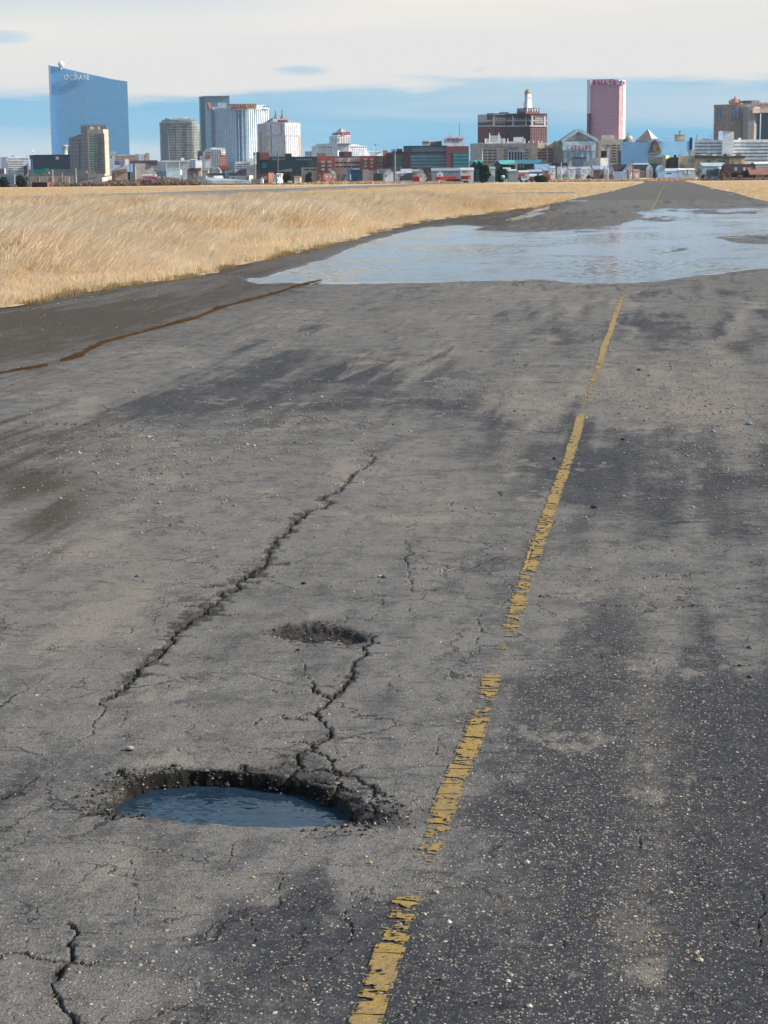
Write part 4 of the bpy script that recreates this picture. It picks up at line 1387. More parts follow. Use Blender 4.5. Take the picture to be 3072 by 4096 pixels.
        for q in sl:
            pts = [np.array([p[0][0], p[0][1], p[1]]) for p in q[:4]]
            ctr = sum(pts) / 4
            pts = [ctr + (p - ctr) * (1 + over / max(2.0, np.linalg.norm(p - ctr))) for p in pts]
            b0 = len(RV)
            RV += [tuple(p + np.array([0, 0, .10])) for p in pts] + [tuple(p + np.array([0, 0, .34])) for p in pts]
            RF += [(b0 + 3, b0 + 2, b0 + 1, b0), (b0 + 4, b0 + 5, b0 + 6, b0 + 7)] + [(b0 + i, b0 + (i + 1) % 4, b0 + 4 + (i + 1) % 4, b0 + 4 + i) for i in range(4)]
        s.add(rname, RV, RF, rmat)
        s.face = f
        for (wx0, wx1, wy0, wy1) in win or ():
            s.slab('window', f, wx0, wx1, wy0, wy1, wmatw or M_DARKWIN, .08, .1)
        if door:
            s.slab('door', f, *door, paint('door_grey', (.18, .17, .17)), .08, .1)
        return f

    def lathe(s, name, x, yb, prof, mat, Dd=None, seg=20, par=None, smooth=True):
        """Round body about the vertical through column x; prof is (half width in crop pixels, y in the crop)."""
        Dd = Dd or s.D
        c = s.col(x, yb, Dd)
        V, Fc = [], []
        for r, y in prof:
            e = s.col(x + max(r, .01), y, Dd)
            m = s.col(x, y, Dd)
            rr = np.linalg.norm((e - m)[:2])
            for k in range(seg):
                a = 2 * math.pi * k / seg
                V.append((c[0] + rr * math.cos(a), c[1] + rr * math.sin(a), m[2]))
        for i in range(len(prof) - 1):
            for k in range(seg):
                k2 = (k + 1) % seg
                Fc.append((i * seg + k2, i * seg + k, (i + 1) * seg + k, (i + 1) * seg + k2) if prof[i][1] < prof[i + 1][1] else (i * seg + k, i * seg + k2, (i + 1) * seg + k2, (i + 1) * seg + k))
        Fc.append(tuple(range(seg)))
        Fc.append(tuple(range((len(prof) - 1) * seg, len(prof) * seg)))
        return s.add(name, V, Fc, mat, par, None, smooth)

    def pole(s, name, x, yt, yb=None, w=.25, mat=None, Dd=None, lean=0):
        Dd = Dd or s.D
        top = s.col(x + lean, yt, Dd)
        bot = s.col(x, yb, Dd) if yb is not None else np.array([*s.col(x, yt, Dd)[:2], ZB])
        V, Fc = [], []
        for p, r in ((bot, w / 2), (top, w * .38)):
            for k in range(6):
                a = k * math.pi / 3
                V.append((p[0] + r * math.cos(a), p[1] + r * math.sin(a), p[2]))
        Fc = [(k, (k + 1) % 6, 6 + (k + 1) % 6, 6 + k) for k in range(6)] + [tuple(range(6, 12)), tuple(range(5, -1, -1))]
        return s.add(name, V, Fc, mat or paint('grey_metal', (.25, .25, .25)))


GLYPH = {}
GW = {'I': .3, 'L': .9, 'i': .35, 'l': .35, 't': .6, 'r': .7, 'E': .9, 'M': 1.2}


def glyph(ch):
    if ch not in GLYPH:
        cu = bpy.data.curves.new('glyph', 'FONT')
        cu.body = ch
        cu.extrude = .5
        cu.resolution_u = 4
        cu.offset = .012
        o = bpy.data.objects.new('glyph', cu)
        COL.objects.link(o)
        bpy.context.view_layer.update()
        me = bpy.data.meshes.new_from_object(o.evaluated_get(bpy.context.evaluated_depsgraph_get()))
        V = np.array([v.co[:] for v in me.vertices])
        Fc = [tuple(p.vertices) for p in me.polygons]
        x0, x1 = V[:, 0].min(), V[:, 0].max()
        y0, y1 = V[:, 1].min(), V[:, 1].max()
        V[:, 0] = (V[:, 0] - (x0 + x1) / 2) / max(x1 - x0, .01)
        if ch in 'aeiortlnc' and ch not in 'tl':
            V[:, 1] = (V[:, 1] - y0) / .72 - .5
        else:
            V[:, 1] = (V[:, 1] - y0) / (y1 - y0) - .5
        z0, z1 = V[:, 2].min(), V[:, 2].max()
        V[:, 2] = (V[:, 2] - z0) / max(z1 - z0, .01) - .5
        GLYPH[ch] = (V.tolist(), Fc)
        bpy.data.objects.remove(o)
        bpy.data.curves.remove(cu)
        bpy.data.meshes.remove(me)
    return GLYPH[ch]


M_DARKWIN = paint('window_glass', (.025, .035, .045), .15, .2, .5, spec=.6)
M_SLOT = paint('parking_shadow_deck', (.06, .062, .066), .8)
M_WHITE = paint('white_wall', (.72, .73, .73))
M_WHITE2 = paint('white_paint', (.80, .80, .78))
M_GREYW = paint('grey_wall', (.36, .37, .37))
M_BEIGE = paint('beige_wall', (.50, .45, .38))
M_TAN = paint('tan_wall', (.56, .44, .31))
M_BRICK = paint('red_brick', (.30, .10, .075))
M_DBRICK = paint('dark_brick', (.15, .055, .05))
M_TEAL = paint('teal_roof', (.06, .26, .26))
M_DTEAL = paint('dark_teal_cladding', (.020, .065, .080), .5)
M_NAVY = paint('navy_glass', (.008, .026, .060), .25, spec=.5)
M_CREAM = paint('cream_stucco', (.60, .50, .31))
M_ROOFD = paint('dark_roof', (.055, .055, .055))
M_ROOFG = paint('grey_roof', (.24, .27, .30))
M_BROWNW = paint('brown_wall', (.28, .19, .14))
M_CONC = paint('concrete', (.46, .44, .39))
M_RED = paint('red_paint', (.45, .035, .025), .5)
M_REDL = paint('red_letters', (.42, .03, .04), .5)
M_GOLD = paint('gold_letters', (.75, .50, .12), .5)
M_METAL = paint('grey_metal', (.25, .25, .25))

# ------------------------------------------------------------------ thin sea haze
m_, t_ = new_mat('haze')
vol_ = t_.n('ShaderNodeVolumePrincipled', {'Color': (.80, .90, 1.0, 1), 'Density': HAZE, 'Anisotropy': 0.0})
t_.n('ShaderNodeOutputMaterial', {'Volume': vol_.outputs[0]})
hv = [(x, y, z) for z in (-1.2, 420) for x, y in ((-4200, -1000), (3200, -1000), (3200, 5200), (-4200, 5200))]
tag(mesh_obj('haze', hv, [(0, 3, 2, 1), (4, 5, 6, 7), (0, 1, 5, 4), (1, 2, 6, 5), (2, 3, 7, 6), (3, 0, 4, 7)], m_), kind='stuff')

# ================================================================== left end
b = Bld('hotel_tower', 'tall blue glass slab tower with slanted roof and white ball on top', 'tower', '1', 900, 3700)
M_OCEAN = glassy('blue_curtain_wall', (.15, .43, .70), .5, .3, .0, 6.0, 8.0, .90)
M_OCEAN2 = glassy('blue_curtain_wall_edge', (.06, .36, .66), .3, .4, .1, 6.0, 8.0, .85)
hz1 = 1340
b.prism('glass_facade', [(553, 3700), (640, 3699.7), (760, 3699.4), (900, 3699.2), (1060, 3699.4), (1200, 3699.7), (1338, 3700)], 160, M_OCEAN, 40, ym=900, tops=[163, 178, 212, 245, 278, 305, 326])
b.prism('glass_edge', [(526, 3740), (551, 3690)], 155, M_OCEAN2, 20, ym=800, tops=[154, 162])
f = b.F(640, 1060, 3699.3, 3699.3)
b.lathe('ball', 633, 150, [(2, 185), (14, 181), (26, 171), (33, 157), (34, 148), (30, 132), (22, 122), (10, 116), (1, 114)], paint('white_ball', (.75, .78, .78), .4), 3700)
b.pole('ball_stem', 633, 178, 205, 3.5, M_WHITE2, 3700)
M_LETW = paint('pale_letters', (.85, .88, .92), .5)
b.text(f, 'OC', [686, 741], 258, 310, 42, M_LETW, 4, thick=3)
b.text(f, 'AN', [838, 893], 258, 310, 42, M_LETW, 4, thick=3)
for k, (yy, x0, x1) in enumerate(((300, 766, 806), (283, 770, 812), (266, 764, 806), (250, 768, 796))):
    V_, F_ = [], []
    for i in range(9):
        u_ = i / 8
        xx = x0 + (x1 - x0) * u_
        y_ = yy + 4.5 * math.sin(u_ * 6.283 * .8 + 1.0 + k)
        for dy in (-6.0 * (1 - .5 * abs(2 * u_ - 1)), 6.0 * (1 - .5 * abs(2 * u_ - 1))):
            for o_ in (4, 7):
                V_.append(tuple(f.pt(*b.c(xx, y_ + dy), o_)))
    for i in range(8):
        q0 = i * 4
        F_ += [(q0 + 1, q0 + 3, q0 + 7, q0 + 5), (q0, q0 + 1, q0 + 5, q0 + 4), (q0 + 3, q0 + 2, q0 + 6, q0 + 7)]
    b.add('wave_emblem', V_, F_, M_LETW)
b.slab('wave_emblem', f, 770, 782, 236, 250, M_LETW, 7, -4)

b = Bld('apartment_tower', 'tan and grey stepped tower with green glass strip in front of the blue glass slab', 'tower', '1', 1030, 1650)
M_GRYT = facade('tower_wall_shaded', (.27, .26, .27), (.09, .10, .12), 4.2, 3.4, .3, .5)  # shaded left side of the tan tower, its grey shade put into the colour
b.prism('wall', [(857, 1662), (925, 1652)], 800, M_GRYT, 30)
b.prism('wall', [(732, 1675), (803, 1668), (857, 1664)], 892, M_GRYT, 30, tops=[912, 890, 890])
b.prism('wall', [(925, 1650), (1088, 1640), (1141, 1650)], 826, M_TAN, 30)
f = b.F(925, 1088, 1650, 1640)
b.prism('roof_parapet', [(858, 1668), (1117, 1668)], 777, paint('grey_crown', (.16, .155, .15)), 24, y0=828)
for x in (940, 950, 962, 1018, 1030):
    b.pole('antenna', x, 795, 822, .5, M_WHITE2, 1652)
M_GRN = paint('green_glass', (.06, .16, .14), .25, spec=.5)
b.slab('glass_strip', f, 930, 986, 868, 1262, M_GRN, .3)
b.grid('spandrel', f, 931, 985, 1, 868, 1262, 15, 1.0, .36, paint('spandrel_pale', (.50, .50, .40)), .6)
b.slab('recess_panel', f, 990, 1086, 866, 1282, paint('grey_panel', (.23, .215, .20)), .2)
b.grid('window', f, 1012, 1062, 2, 905, 1260, 13, .42, .45, M_DARKWIN, .5)
f2 = b.F(732, 857, 1675, 1664)
b.grid('window', f2, 815, 840, 1, 930, 1250, 12, .7, .5, M_DARKWIN, .3)
b.prism('lift_housing', [(818, 1672), (858, 1672)], 877, paint('grey_crown', (.16, .155, .15)), 12, y0=893)
b.slab('entrance', f, 930, 990, 1262, 1290, paint('entrance_pink', (.55, .40, .33)), .5)

b = Bld('stair_tower', 'small round grey tower with teal glass beside it at the foot of the blue slab', 'tower', '1', 680, 2100)
b.lathe('drum', 675, 1085, [(28, 1110), (28, 1003), (33, 1001), (33, 988), (20, 984)], paint('drum_grey', (.40, .42, .43)), 2100)
b.prism('wall', [(690, 2110), (735, 2105)], 1004, M_BEIGE, 12)
f = b.F(690, 735, 2110, 2105)
b.slab('glass_band', f, 692, 733, 1028, 1080, paint('teal_glass', (.03, .16, .20), .2), .3)

b = Bld('apartment_block', 'white apartment block with rows of balconies at the left edge', 'building', '1', 150, 1700)
b.prism('wall', [(15, 1730), (78, 1700), (302, 1704)], 1112, paint('white_block', (.66, .68, .70)), 25)
f = b.F(78, 302, 1700, 1704)
b.slab('panel', f, 16 + 64, 300, 1108, 1120, M_WHITE2, .5)
b.grid('balcony_shadow', f, 84, 250, 1, 1126, 1272, 8, 1.0, .42, paint('balcony_recess', (.17, .18, .19)), .12)
b.grid('balcony', f, 82, 252, 1, 1126 + 9, 1272 + 9, 8, 1.0, .40, M_WHITE2, 1.0)
b.grid('balcony_shadow', f, 252, 298, 1, 1126, 1200, 4, 1.0, .42, paint('balcony_recess', (.17, .18, .19)), .12)
b.prism('lift_housing', [(266, 1704), (306, 1704)], 1092, paint('white_block', (.66, .68, .70)), 12, y0=1113)
b.prism('lift_housing', [(131, 1706), (158, 1706)], 1095, paint('grey_crown', (.16, .155, .15)), 8, y0=1113)
b = Bld('radio_mast', 'slim white mast with two round dishes behind the white apartment block', 'mast', '1', 340, 1750)
b.pole('pole', 342, 1045, None, .9, M_WHITE2)
b.lathe('dish', 336, 1055, [(5, 1056), (7, 1048), (5, 1040)], M_WHITE2)
b.lathe('dish', 346, 1064, [(6, 1072), (8, 1062), (6, 1052)], paint('drum_grey', (.40, .42, .43)))

b = Bld('glass_block', 'wide dark navy glass block with teal left edge', 'building', '1', 520, 1500)
b.prism('wall', [(345, 1500), (733, 1500)], 1088, glassy('navy_curtain_wall', (.006, .022, .055), .2, .4, .0, 4, 4, 1.25), 40)
b.prism('wall', [(316, 1500), (345, 1499)], 1090, paint('teal_edge', (.02, .11, .18), .3), 38, y0=1128)
b.prism('wall', [(325, 1501), (344, 1500)], 1128, paint('teal_bright', (.02, .20, .32), .3), 30)
f = b.F(345, 733, 1500, 1500)
b.slab('facade_square', f, 577, 608, 1106, 1135, paint('pink_panel', (.55, .38, .33)), .6)  # pinkish square with a dark strip beside it on the glass
b.slab('facade_square', f, 608, 615, 1112, 1133, M_ROOFD, .6)
b.slab('roof_parapet', f, 345, 733, 1085, 1091, paint('navy_cap', (.02, .05, .06)), .5)

b = Bld('rail_viaduct', 'long grey bridge deck with lamp posts running below the navy block', 'bridge', '1', 560, 1250)
b.prism('deck', [(300, 1250), (930, 1250)], 1240, paint('viaduct_grey', (.135, .14, .155)), 12)
b.prism('retaining_wall', [(312, 1235), (770, 1235)], 1308, paint('viaduct_wall', (.31, .235, .19)), 8)
f = b.F(312, 770, 1235)
b.grid('pier', f, 340, 740, 3, 1308, 1372, 1, .045, 1.0, paint('viaduct_pier', (.30, .27, .25)), .5)

b = Bld('motorway_sign', 'green overhead road sign with a brown strip below it', 'road sign', '1', 425, 1200)
f = b.F(355, 500, 1200)
M_GS = paint('sign_green', (.008, .19, .13), .5)
b.slab('panel', f, 357, 495, 1240, 1291, M_GS, .5)
b.slab('panel', f, 455, 498, 1225, 1242, M_GS, .5)
b.slab('panel', f, 432, 498, 1276, 1291, paint('sign_brown', (.26, .12, .05)), .8)
b.slab('panel', f, 500, 512, 1262, 1284, paint('sign_peach', (.60, .34, .22)), .8)
b.pole('post', 370, 1285, None, .5)
b.pole('post', 485, 1285, None, .5)
b = Bld('overpass_ramp', 'pale concrete overpass ramp curving down to the field', 'bridge', '1', 1010, 1150)
M_RAMP = paint('ramp_concrete', (.50, .47, .38))
b.prism('parapet', [(835, 1130), (930, 1120), (1060, 1118), (1190, 1125)], 0, M_RAMP, 10, tops=[1362, 1344, 1322, 1298])
b.prism('deck', [(860, 1165), (1000, 1160), (1180, 1160)], 0, paint('ramp_shadow', (.19, .19, .18)), 12, tops=[1338, 1318, 1296])
b = Bld('low_hall', 'low teal-grey hall at the far left behind the bushes', 'building', '1', 140, 1000)
b.prism('wall', [(-60, 1000), (150, 1000), (300, 1002)], 1300, paint('teal_grey', (.12, .19, .23)), 14)
b.prism('roof', [(-60, 1003), (200, 1003)], 1284, paint('grey_shed', (.18, .19, .21)), 20)
b = Bld('brick_building', 'small dark box-shaped building in front of the white apartment block', 'building', '1', 286, 1300)
b.prism('wall', [(250, 1300), (284, 1296), (322, 1302)], 1200, paint('grey_plum', (.13, .12, .145)), 15)
f = b.F(250, 284, 1300, 1296)
b.slab('panel', f, 252, 282, 1204, 1275, paint('plum_dark', (.06, .065, .09)), .3)
b = Bld('flat_roofed_building', 'small building with an orange lit end wall at the far left', 'building', '1', 30, 1320)
b.prism('wall', [(-50, 1320), (55, 1320)], 1226, paint('stone_grey', (.30, .27, .25)), 15)
b.prism('wall', [(50, 1316), (66, 1318)], 1228, M_TAN, 10)
f = b.F(-50, 55, 1320)
b.grid('window', f, -40, 50, 3, 1235, 1285, 2, .6, .5, M_DARKWIN, .2)

b = Bld('freight_container', 'rusty dark red container with an open end standing on the grass', 'container', '1', 440, 690)
b.prism('body', [(331, 690), (490, 684)], 1372, paint('rust_dark', (.065, .022, .018), .8), 3.0)
b.prism('end_frame', [(490, 684), (532, 690)], 1374, paint('rust_light', (.20, .075, .05), .8), 3.0)
f = b.F(490, 532, 684, 690)
b.slab('opening', f, 517, 528, 1384, 1418, paint('black_inside', (.012, .01, .01)), .05)
b.slab('door', f, 531, 553, 1378, 1418, paint('rust_mid', (.14, .04, .03)), .06, .0)
f = b.F(331, 490, 690, 684)
b.grid('rib', f, 333, 488, 14, 1374, 1420, 1, .4, .96, paint('rust_dark', (.065, .022, .018), .8), .06)

b = Bld('billboard', 'blue-faced billboard on a thick dark green post', 'billboard', '1', 1345, 780)
f = b.F(1320, 1375, 780)
b.slab('panel', f, 1332, 1368, 1176, 1268, paint('billboard_blue', (.22, .48, .70), .5), .5, .6)
b.slab('post', f, 1324, 1350, 1262, 1392, paint('post_green', (.02, .055, .05), .6), .3, .8)
b.slab('walkway', f, 1322, 1372, 1266, 1274, paint('post_green', (.02, .055, .05), .6), .9, .3)

b = Bld('office_slab', 'narrow white slab block beside the tan tower', 'building', '1', 1170, 1900)
b.prism('wall', [(1140, 1900), (1196, 1900)], 1052, paint('slab_bluewhite', (.52, .57, .64)), 12)
f = b.F(1140, 1196, 1900)
b.slab('panel', f, 1150, 1160, 1100, 1120, M_DARKWIN, .2)
b.slab('panel', f, 1148, 1194, 1052, 1080, paint('pale_pink', (.62, .55, .52)), .3)
b = Bld('parking_garage', 'long tan striped parking deck left of the balcony tower', 'parking garage', '1', 1370, 2100)
b.prism('wall', [(1196, 2100), (1560, 2100)], 1086, M_TAN, 40)
f = b.F(1196, 1560, 2100)
b.grid('opening', f, 1200, 1420, 1, 1094, 1142, 3, 1.0, .35, paint('tan_shadow', (.24, .17, .13)), .15)
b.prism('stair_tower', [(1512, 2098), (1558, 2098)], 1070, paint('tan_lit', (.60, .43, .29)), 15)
f = b.F(1512, 1558, 2098)
b.slab('opening', f, 1512, 1530, 1070, 1076, M_ROOFD, .3)
b.slab('opening', f, 1513, 1532, 1098, 1104, paint('tan_shadow', (.24, .17, .13)), .3)
b = Bld('plant_room', 'white box-shaped plant room standing before the tan parking deck', 'building', '1', 1460, 1900)
b.prism('wall', [(1412, 1900), (1448, 1898)], 1080, paint('bluegrey_box', (.40, .48, .54)), 15)
b.prism('wall', [(1448, 1898), (1500, 1898)], 1092, M_WHITE, 15)
f = b.F(1448, 1500, 1898)
b.grid('window', f, 1465, 1495, 2, 1100, 1135, 1, .3, .8, M_GREYW, .2)
b = Bld('storefront_block', 'low block with purple, grey and pink wall panels', 'building', '1', 1270, 1500)
b.prism('wall', [(1195, 1500), (1245, 1500)], 1148, paint('purple_wall', (.13, .105, .26)), 20)
b.prism('wall', [(1245, 1500), (1300, 1500)], 1146, paint('mauve_grey', (.27, .26, .29)), 20)
b.prism('wall', [(1300, 1499), (1340, 1500)], 1132, paint('pink_grey', (.48, .41, .40)), 20)
b.prism('wall', [(1190, 1490), (1330, 1490)], 1192, paint('slab_bluewhite', (.52, .57, .64)), 8)
f = b.F(1190, 1330, 1490)
b.slab('awning', f, 1250, 1280, 1196, 1204, paint('dark_blue', (.04, .06, .14)), .8)
b = Bld('sign_topped_block', 'stone-grey block with a red and purple band along its roof', 'building', '1', 1500, 1350)
b.prism('wall', [(1352, 1352), (1405, 1346), (1642, 1350)], 1178, paint('stone_block', (.27, .255, .235)), 25)
f = b.F(1405, 1642, 1346, 1350)
f0 = b.F(1352, 1642, 1350, 1347)
M_RP = paint('red_band', (.24, .085, .10))
b.prism('roof_band', [(1352, 1350), (1642, 1347)], 1146, M_RP, 14, y0=1180)
b.grid('band_panel', f0, 1358, 1640, 14, 1148, 1176, 1, .45, .7, paint('purple_band', (.16, .11, .20)), .4)
b.grid('window', f, 1596, 1640, 3, 1182, 1260, 3, .35, .5, M_DARKWIN, .2)
b.slab('sign', f0, 1392, 1412, 1172, 1196, paint('mauve_sign', (.20, .11, .20)), .8)
b.prism('lower_wall', [(1352, 1340), (1402, 1338)], 1200, paint('mauve_grey', (.27, .26, .29)), 8)
b = Bld('flat_roofed_shop', 'low tan building with a wide overhanging roof at the foot of the tan tower', 'building', '1', 1240, 1050)
b.prism('wall', [(1200, 1050), (1330, 1050)], 1262, paint('peach_wall', (.52, .38, .29)), 12)
b.prism('roof', [(1160, 1046), (1322, 1046)], 1240, paint('roof_tan', (.26, .20, .16)), 18, y0=1263, tops=[1250, 1228])
b.prism('wall', [(1160, 1052), (1200, 1052)], 1268, paint('peach_dim', (.38, .28, .22)), 12)

# lamp posts and poles
for i, (z, x, y, Dd, w, lab) in enumerate((('1', 545, 1240, 1000, .55, 'pale lamp post standing left of the open-ended red container'), ('1', 785, 1222, 1000, .6, 'tall pale lamp post with a curved arm before the viaduct'), ('1', 150, 1286, 900, .4, 'thin white pole before the low teal-grey hall'),
                                           ('1', 714, 1312, 800, .35, 'short white pole before the brown viaduct wall'), ('1', 645, 1276, 1000, .35, 'slim pole on the viaduct right of the green road sign'), ('b', 252, 395, 800, .5, 'dark wooden pole beside the peach-coloured shop'),
                                           ('b', 1315, 240, 800, .45, 'tall dark lamp post before the big white store'), ('b', 585, 320, 820, .4, 'white lamp post beside the blue billboard'), ('e', 155, 120, 850, .8, 'tall brown utility pole before the teal glass hospital'),
                                           ('f', 1350, 330, 830, .45, 'utility pole among the white row houses'), ('g', 545, 360, 830, .5, 'dark utility pole below the white vertical sign'), ('g', 962, 290, 850, .5, 'green-topped pole before the sky-blue wall'), ('h', 500, 320, 850, .45, 'thin pole before the cream building'),
                                           ('c', 1370, 70, 1440, 1.2, 'dark pole rising above the dark teal hall'), ('e', 1410, 215, 1100, .8, 'short dark chimney pipe beside the green gables'))):
    b = Bld('lamp_post' if 'lamp' in lab else 'utility_pole', lab, 'pole', z, x, Dd)
    b.pole('pole', x, y, None, w, paint('pole_pale', (.45, .45, .44)) if 'pale' in lab or 'white' in lab or 'slim' in lab else paint('pole_brown', (.14, .10, .08)))
    if 'lamp' in lab:
        f = b.F(x - 10, x + 10)
        b.slab('arm', f, x - 14, x + 3, y, y + 3, M_METAL, .1)
        b.slab('lamp_head', f, x - 20, x - 12, y, y + 4, M_METAL, .25)
    elif 'utility' in lab:
        f = b.F(x - 10, x + 10)
        b.slab('crossarm', f, x - 12, x + 12, y + 10, y + 14, paint('pole_brown', (.14, .10, .08)), .15)
b = Bld('traffic_light', 'yellow traffic signal above the viaduct before the tan tower', 'traffic light', 'a', 1440, 1150)
f = b.F(1420, 1460)
b.slab('housing', f, 1426, 1450, 390, 426, paint('signal_yellow', (.75, .42, .02)), .4)
b.pole('post', 1466, 400, None, .4)

# ================================================================== balcony tower to the twin-spire tower
b = Bld('apartment_tower', 'grey residential tower with rows of balconies and a stepped crown', 'tower', '2', 310, 2400)
M_BT = paint('tower_concrete', (.36, .37, .35))
b.prism('wall', [(116, 2420), (200, 2400), (448, 2398), (508, 2408)], 402, M_BT, 30)
fl = b.F(116, 200, 2420, 2400)
b.grid('pilaster', fl, 118, 200, 5, 408, 780, 1, .45, 1.0, paint('tower_left_shade', (.13, .19, .25)), .5)  # slate-blue strips paint the shade of the left face
f = b.F(200, 448, 2400, 2398)
M_BR = paint('balcony_dark', (.085, .092, .095))
b.slab('balcony_recess', f, 204, 446, 412, 780, M_BR, .1)
b.grid('balcony', f, 204, 262, 1, 410, 782, 22, 1.0, .44, paint('balcony_slab', (.46, .46, .43)), 1.4)
b.grid('balcony', f, 268, 336, 1, 410, 782, 22, 1.0, .48, paint('balcony_slab2', (.56, .54, .49)), 1.4)
b.grid('balcony', f, 340, 376, 1, 410, 782, 22, 1.0, .44, paint('balcony_slab3', (.33, .37, .33)), 1.4)
b.grid('balcony', f, 380, 446, 1, 410, 782, 22, 1.0, .48, paint('balcony_slab2', (.56, .54, .49)), 1.4)
fr = b.F(448, 508, 2398, 2408)
b.slab('balcony_recess', fr, 452, 506, 412, 780, paint('balcony_dim', (.16, .17, .165)), .1)
b.grid('balcony', fr, 450, 506, 1, 410, 782, 22, 1.0, .46, paint('balcony_slab3', (.33, .37, .33)), 1.2)
b.prism('roof_band', [(114, 2418), (200, 2397), (450, 2395), (508, 2406)], 388, paint('crown_band', (.27, .28, .28)), 24, y0=406)
b.prism('crown', [(138, 2415), (480, 2415)], 360, paint('crown_concrete', (.40, .41, .39)), 20, y0=390)
b.prism('crown', [(250, 2412), (436, 2412)], 346, paint('crown_concrete', (.40, .41, .39)), 20, y0=362)
f = b.F(250, 436, 2412)
b.slab('crown_window', f, 300, 392, 360, 376, paint('crown_glass', (.22, .32, .37)), .6)
b.prism('crown', [(172, 2411), (250, 2411)], 352, paint('crown_slate', (.20, .23, .25)), 16, y0=362, tops=[340, 362])
b.lathe('dome', 355, 348, [(40, 349), (34, 341), (18, 337), (2, 336)], paint('crown_concrete', (.40, .41, .39)), 2425)
b = Bld('apartment_block', 'narrow brown-grey tower glimpsed between the balcony tower and the white hotel', 'tower', '2', 522, 2900)
b.prism('wall', [(508, 2900), (540, 2900)], 470, paint('brown_grey', (.29, .265, .25)), 20)

b = Bld('hotel_tower', 'plain slate blue glass tower behind the white striped hotel', 'tower', '2', 690, 3300)
b.prism('wall', [(530, 3330), (590, 3300), (843, 3300)], 124, glassy('slate_glass', (.15, .29, .36), .3, .35, .0, 4.0, 3.6, .85), 40)
f = b.F(590, 843, 3300)
b.prism('roof_band', [(529, 3328), (590, 3298), (844, 3298)], 122, paint('slate_cap', (.12, .17, .20)), 38, y0=132)
b.grid('pilaster', b.F(530, 590, 3330, 3300), 530, 590, 6, 132, 700, 1, .4, 1.0, paint('slate_fin', (.06, .13, .18)), .6)

b = Bld('hotel_tower', 'white striped hotel tower with a red rooftop sign in gold letters', 'tower', '2', 940, 3100)
M_HR = paint('hotel_pale_blue', (.33, .45, .52))
M_FIN = paint('hotel_white_fin', (.72, .78, .80))
b.prism('wall', [(592, 3150), (650, 3120), (900, 3096), (1010, 3096), (1240, 3130)], 250, glassy('hotel_glass', (.28, .44, .53), .3, .35, 0, 4, 3.6, .85), 40, ym=600)
fa, fb, fc, fd = b.F(592, 650, 3150, 3120, 600), b.F(650, 900, 3120, 3096, 600), b.F(900, 1010, 3096, 3096, 600), b.F(1010, 1240, 3096, 3130, 600)
b.grid('fin', fa, 594, 640, 4, 258, 790, 1, .35, 1.0, paint('hotel_blue_fin', (.35, .52, .64)), .8)  # fins of the left faces coloured bluer, shade put into the colour
b.slab('recess', fa, 640, 660, 256, 790, paint('hotel_slot', (.09, .16, .22)), .3)
b.grid('fin', fb, 664, 896, 14, 262, 795, 1, .40, 1.0, paint('hotel_fin_shade', (.46, .57, .65)), .9)
b.slab('recess', fc, 903, 945, 256, 795, paint('hotel_deep_slot', (.025, .12, .19)), .4)
b.slab('recess', fc, 918, 926, 256, 795, paint('hotel_blue_fin', (.35, .52, .64)), .8)
b.slab('panel', fc, 950, 1004, 268, 800, paint('hotel_panel', (.20, .34, .41)), .6)
b.grid('fin', fc, 944, 1014, 2, 250, 800, 1, .14, 1.0, M_FIN, 1.2)
b.grid('fin', fd, 1018, 1236, 10, 260, 800, 1, .48, 1.0, M_FIN, 1.2)
for ff, x0, x1 in ((fa, 590, 650), (fb, 650, 900), (fc, 900, 1010), (fd, 1010, 1242)):
    b.slab('roof_band', ff, x0, x1, 240, 256, paint('hotel_band', (.40, .50, .55)), 1.6)
b.prism('plant_room', [(722, 3120), (812, 3115)], 184, M_WHITE, 20, y0=250)
b.prism('plant_room', [(640, 3130), (722, 3122)], 225, paint('hotel_band2', (.60, .64, .67)), 16, y0=250)
b.prism('plant_room', [(1100, 3112), (1200, 3118)], 205, M_WHITE, 20, y0=250)
b.prism('plant_room', [(1198, 3118), (1240, 3122)], 226, M_WHITE, 16, y0=250)
b.prism('plant_room', [(1198, 3117), (1240, 3121)], 214, paint('dark_tank', (.12, .15, .17)), 14, y0=227)
for x in (1108, 1142, 1195):
    b.pole('flagpole', x, 205, 240, 1.6, M_WHITE2, 3105)
fs = b.F(818, 1100, 3088, 3092, 400)
M_HRS = paint('sign_maroon', (.21, .055, .065), .6)
b.slab('sign_panel', fs, 832, 1100, 196, 246, M_HRS, .5)
b.slab('sign_panel', fs, 816, 834, 196, 216, M_HRS, .5)
M_GOLD2 = paint('gold_letters_dim', (.42, .24, .11), .5)
b.text(fs, 'HARD', [853, 888, 924, 959], 203, 239, 23, M_GOLD2, 2.2, thick=2)
b.text(fs, 'ROCK', [1005, 1031, 1059, 1086], 202, 239, 19, M_GOLD, 2.2, thick=2)
b.lathe('guitar_emblem', 608, 220, [(3, 256), (18, 246), (26, 225), (24, 205), (16, 190), (3, 184)], paint('emblem_copper', (.33, .15, .09)), 3108, 16)
b.slab('guitar_emblem', b.F(580, 640, 3095, 3095, 400), 574, 590, 208, 232, paint('emblem_orange', (.42, .20, .10)), .5)
b.slab('guitar_emblem', b.F(580, 640, 3095, 3095, 400), 624, 634, 196, 226, paint('emblem_orange', (.42, .20, .10)), .5)
b.prism('podium', [(885, 3050), (1108, 3050)], 795, M_WHITE2, 40)
f = b.F(885, 1108, 3050)
b.grid('opening', f, 890, 1100, 3, 812, 880, 3, .88, .40, M_SLOT, .25)
b.prism('podium_tower', [(1040, 3044), (1100, 3044)], 762, M_WHITE2, 12)

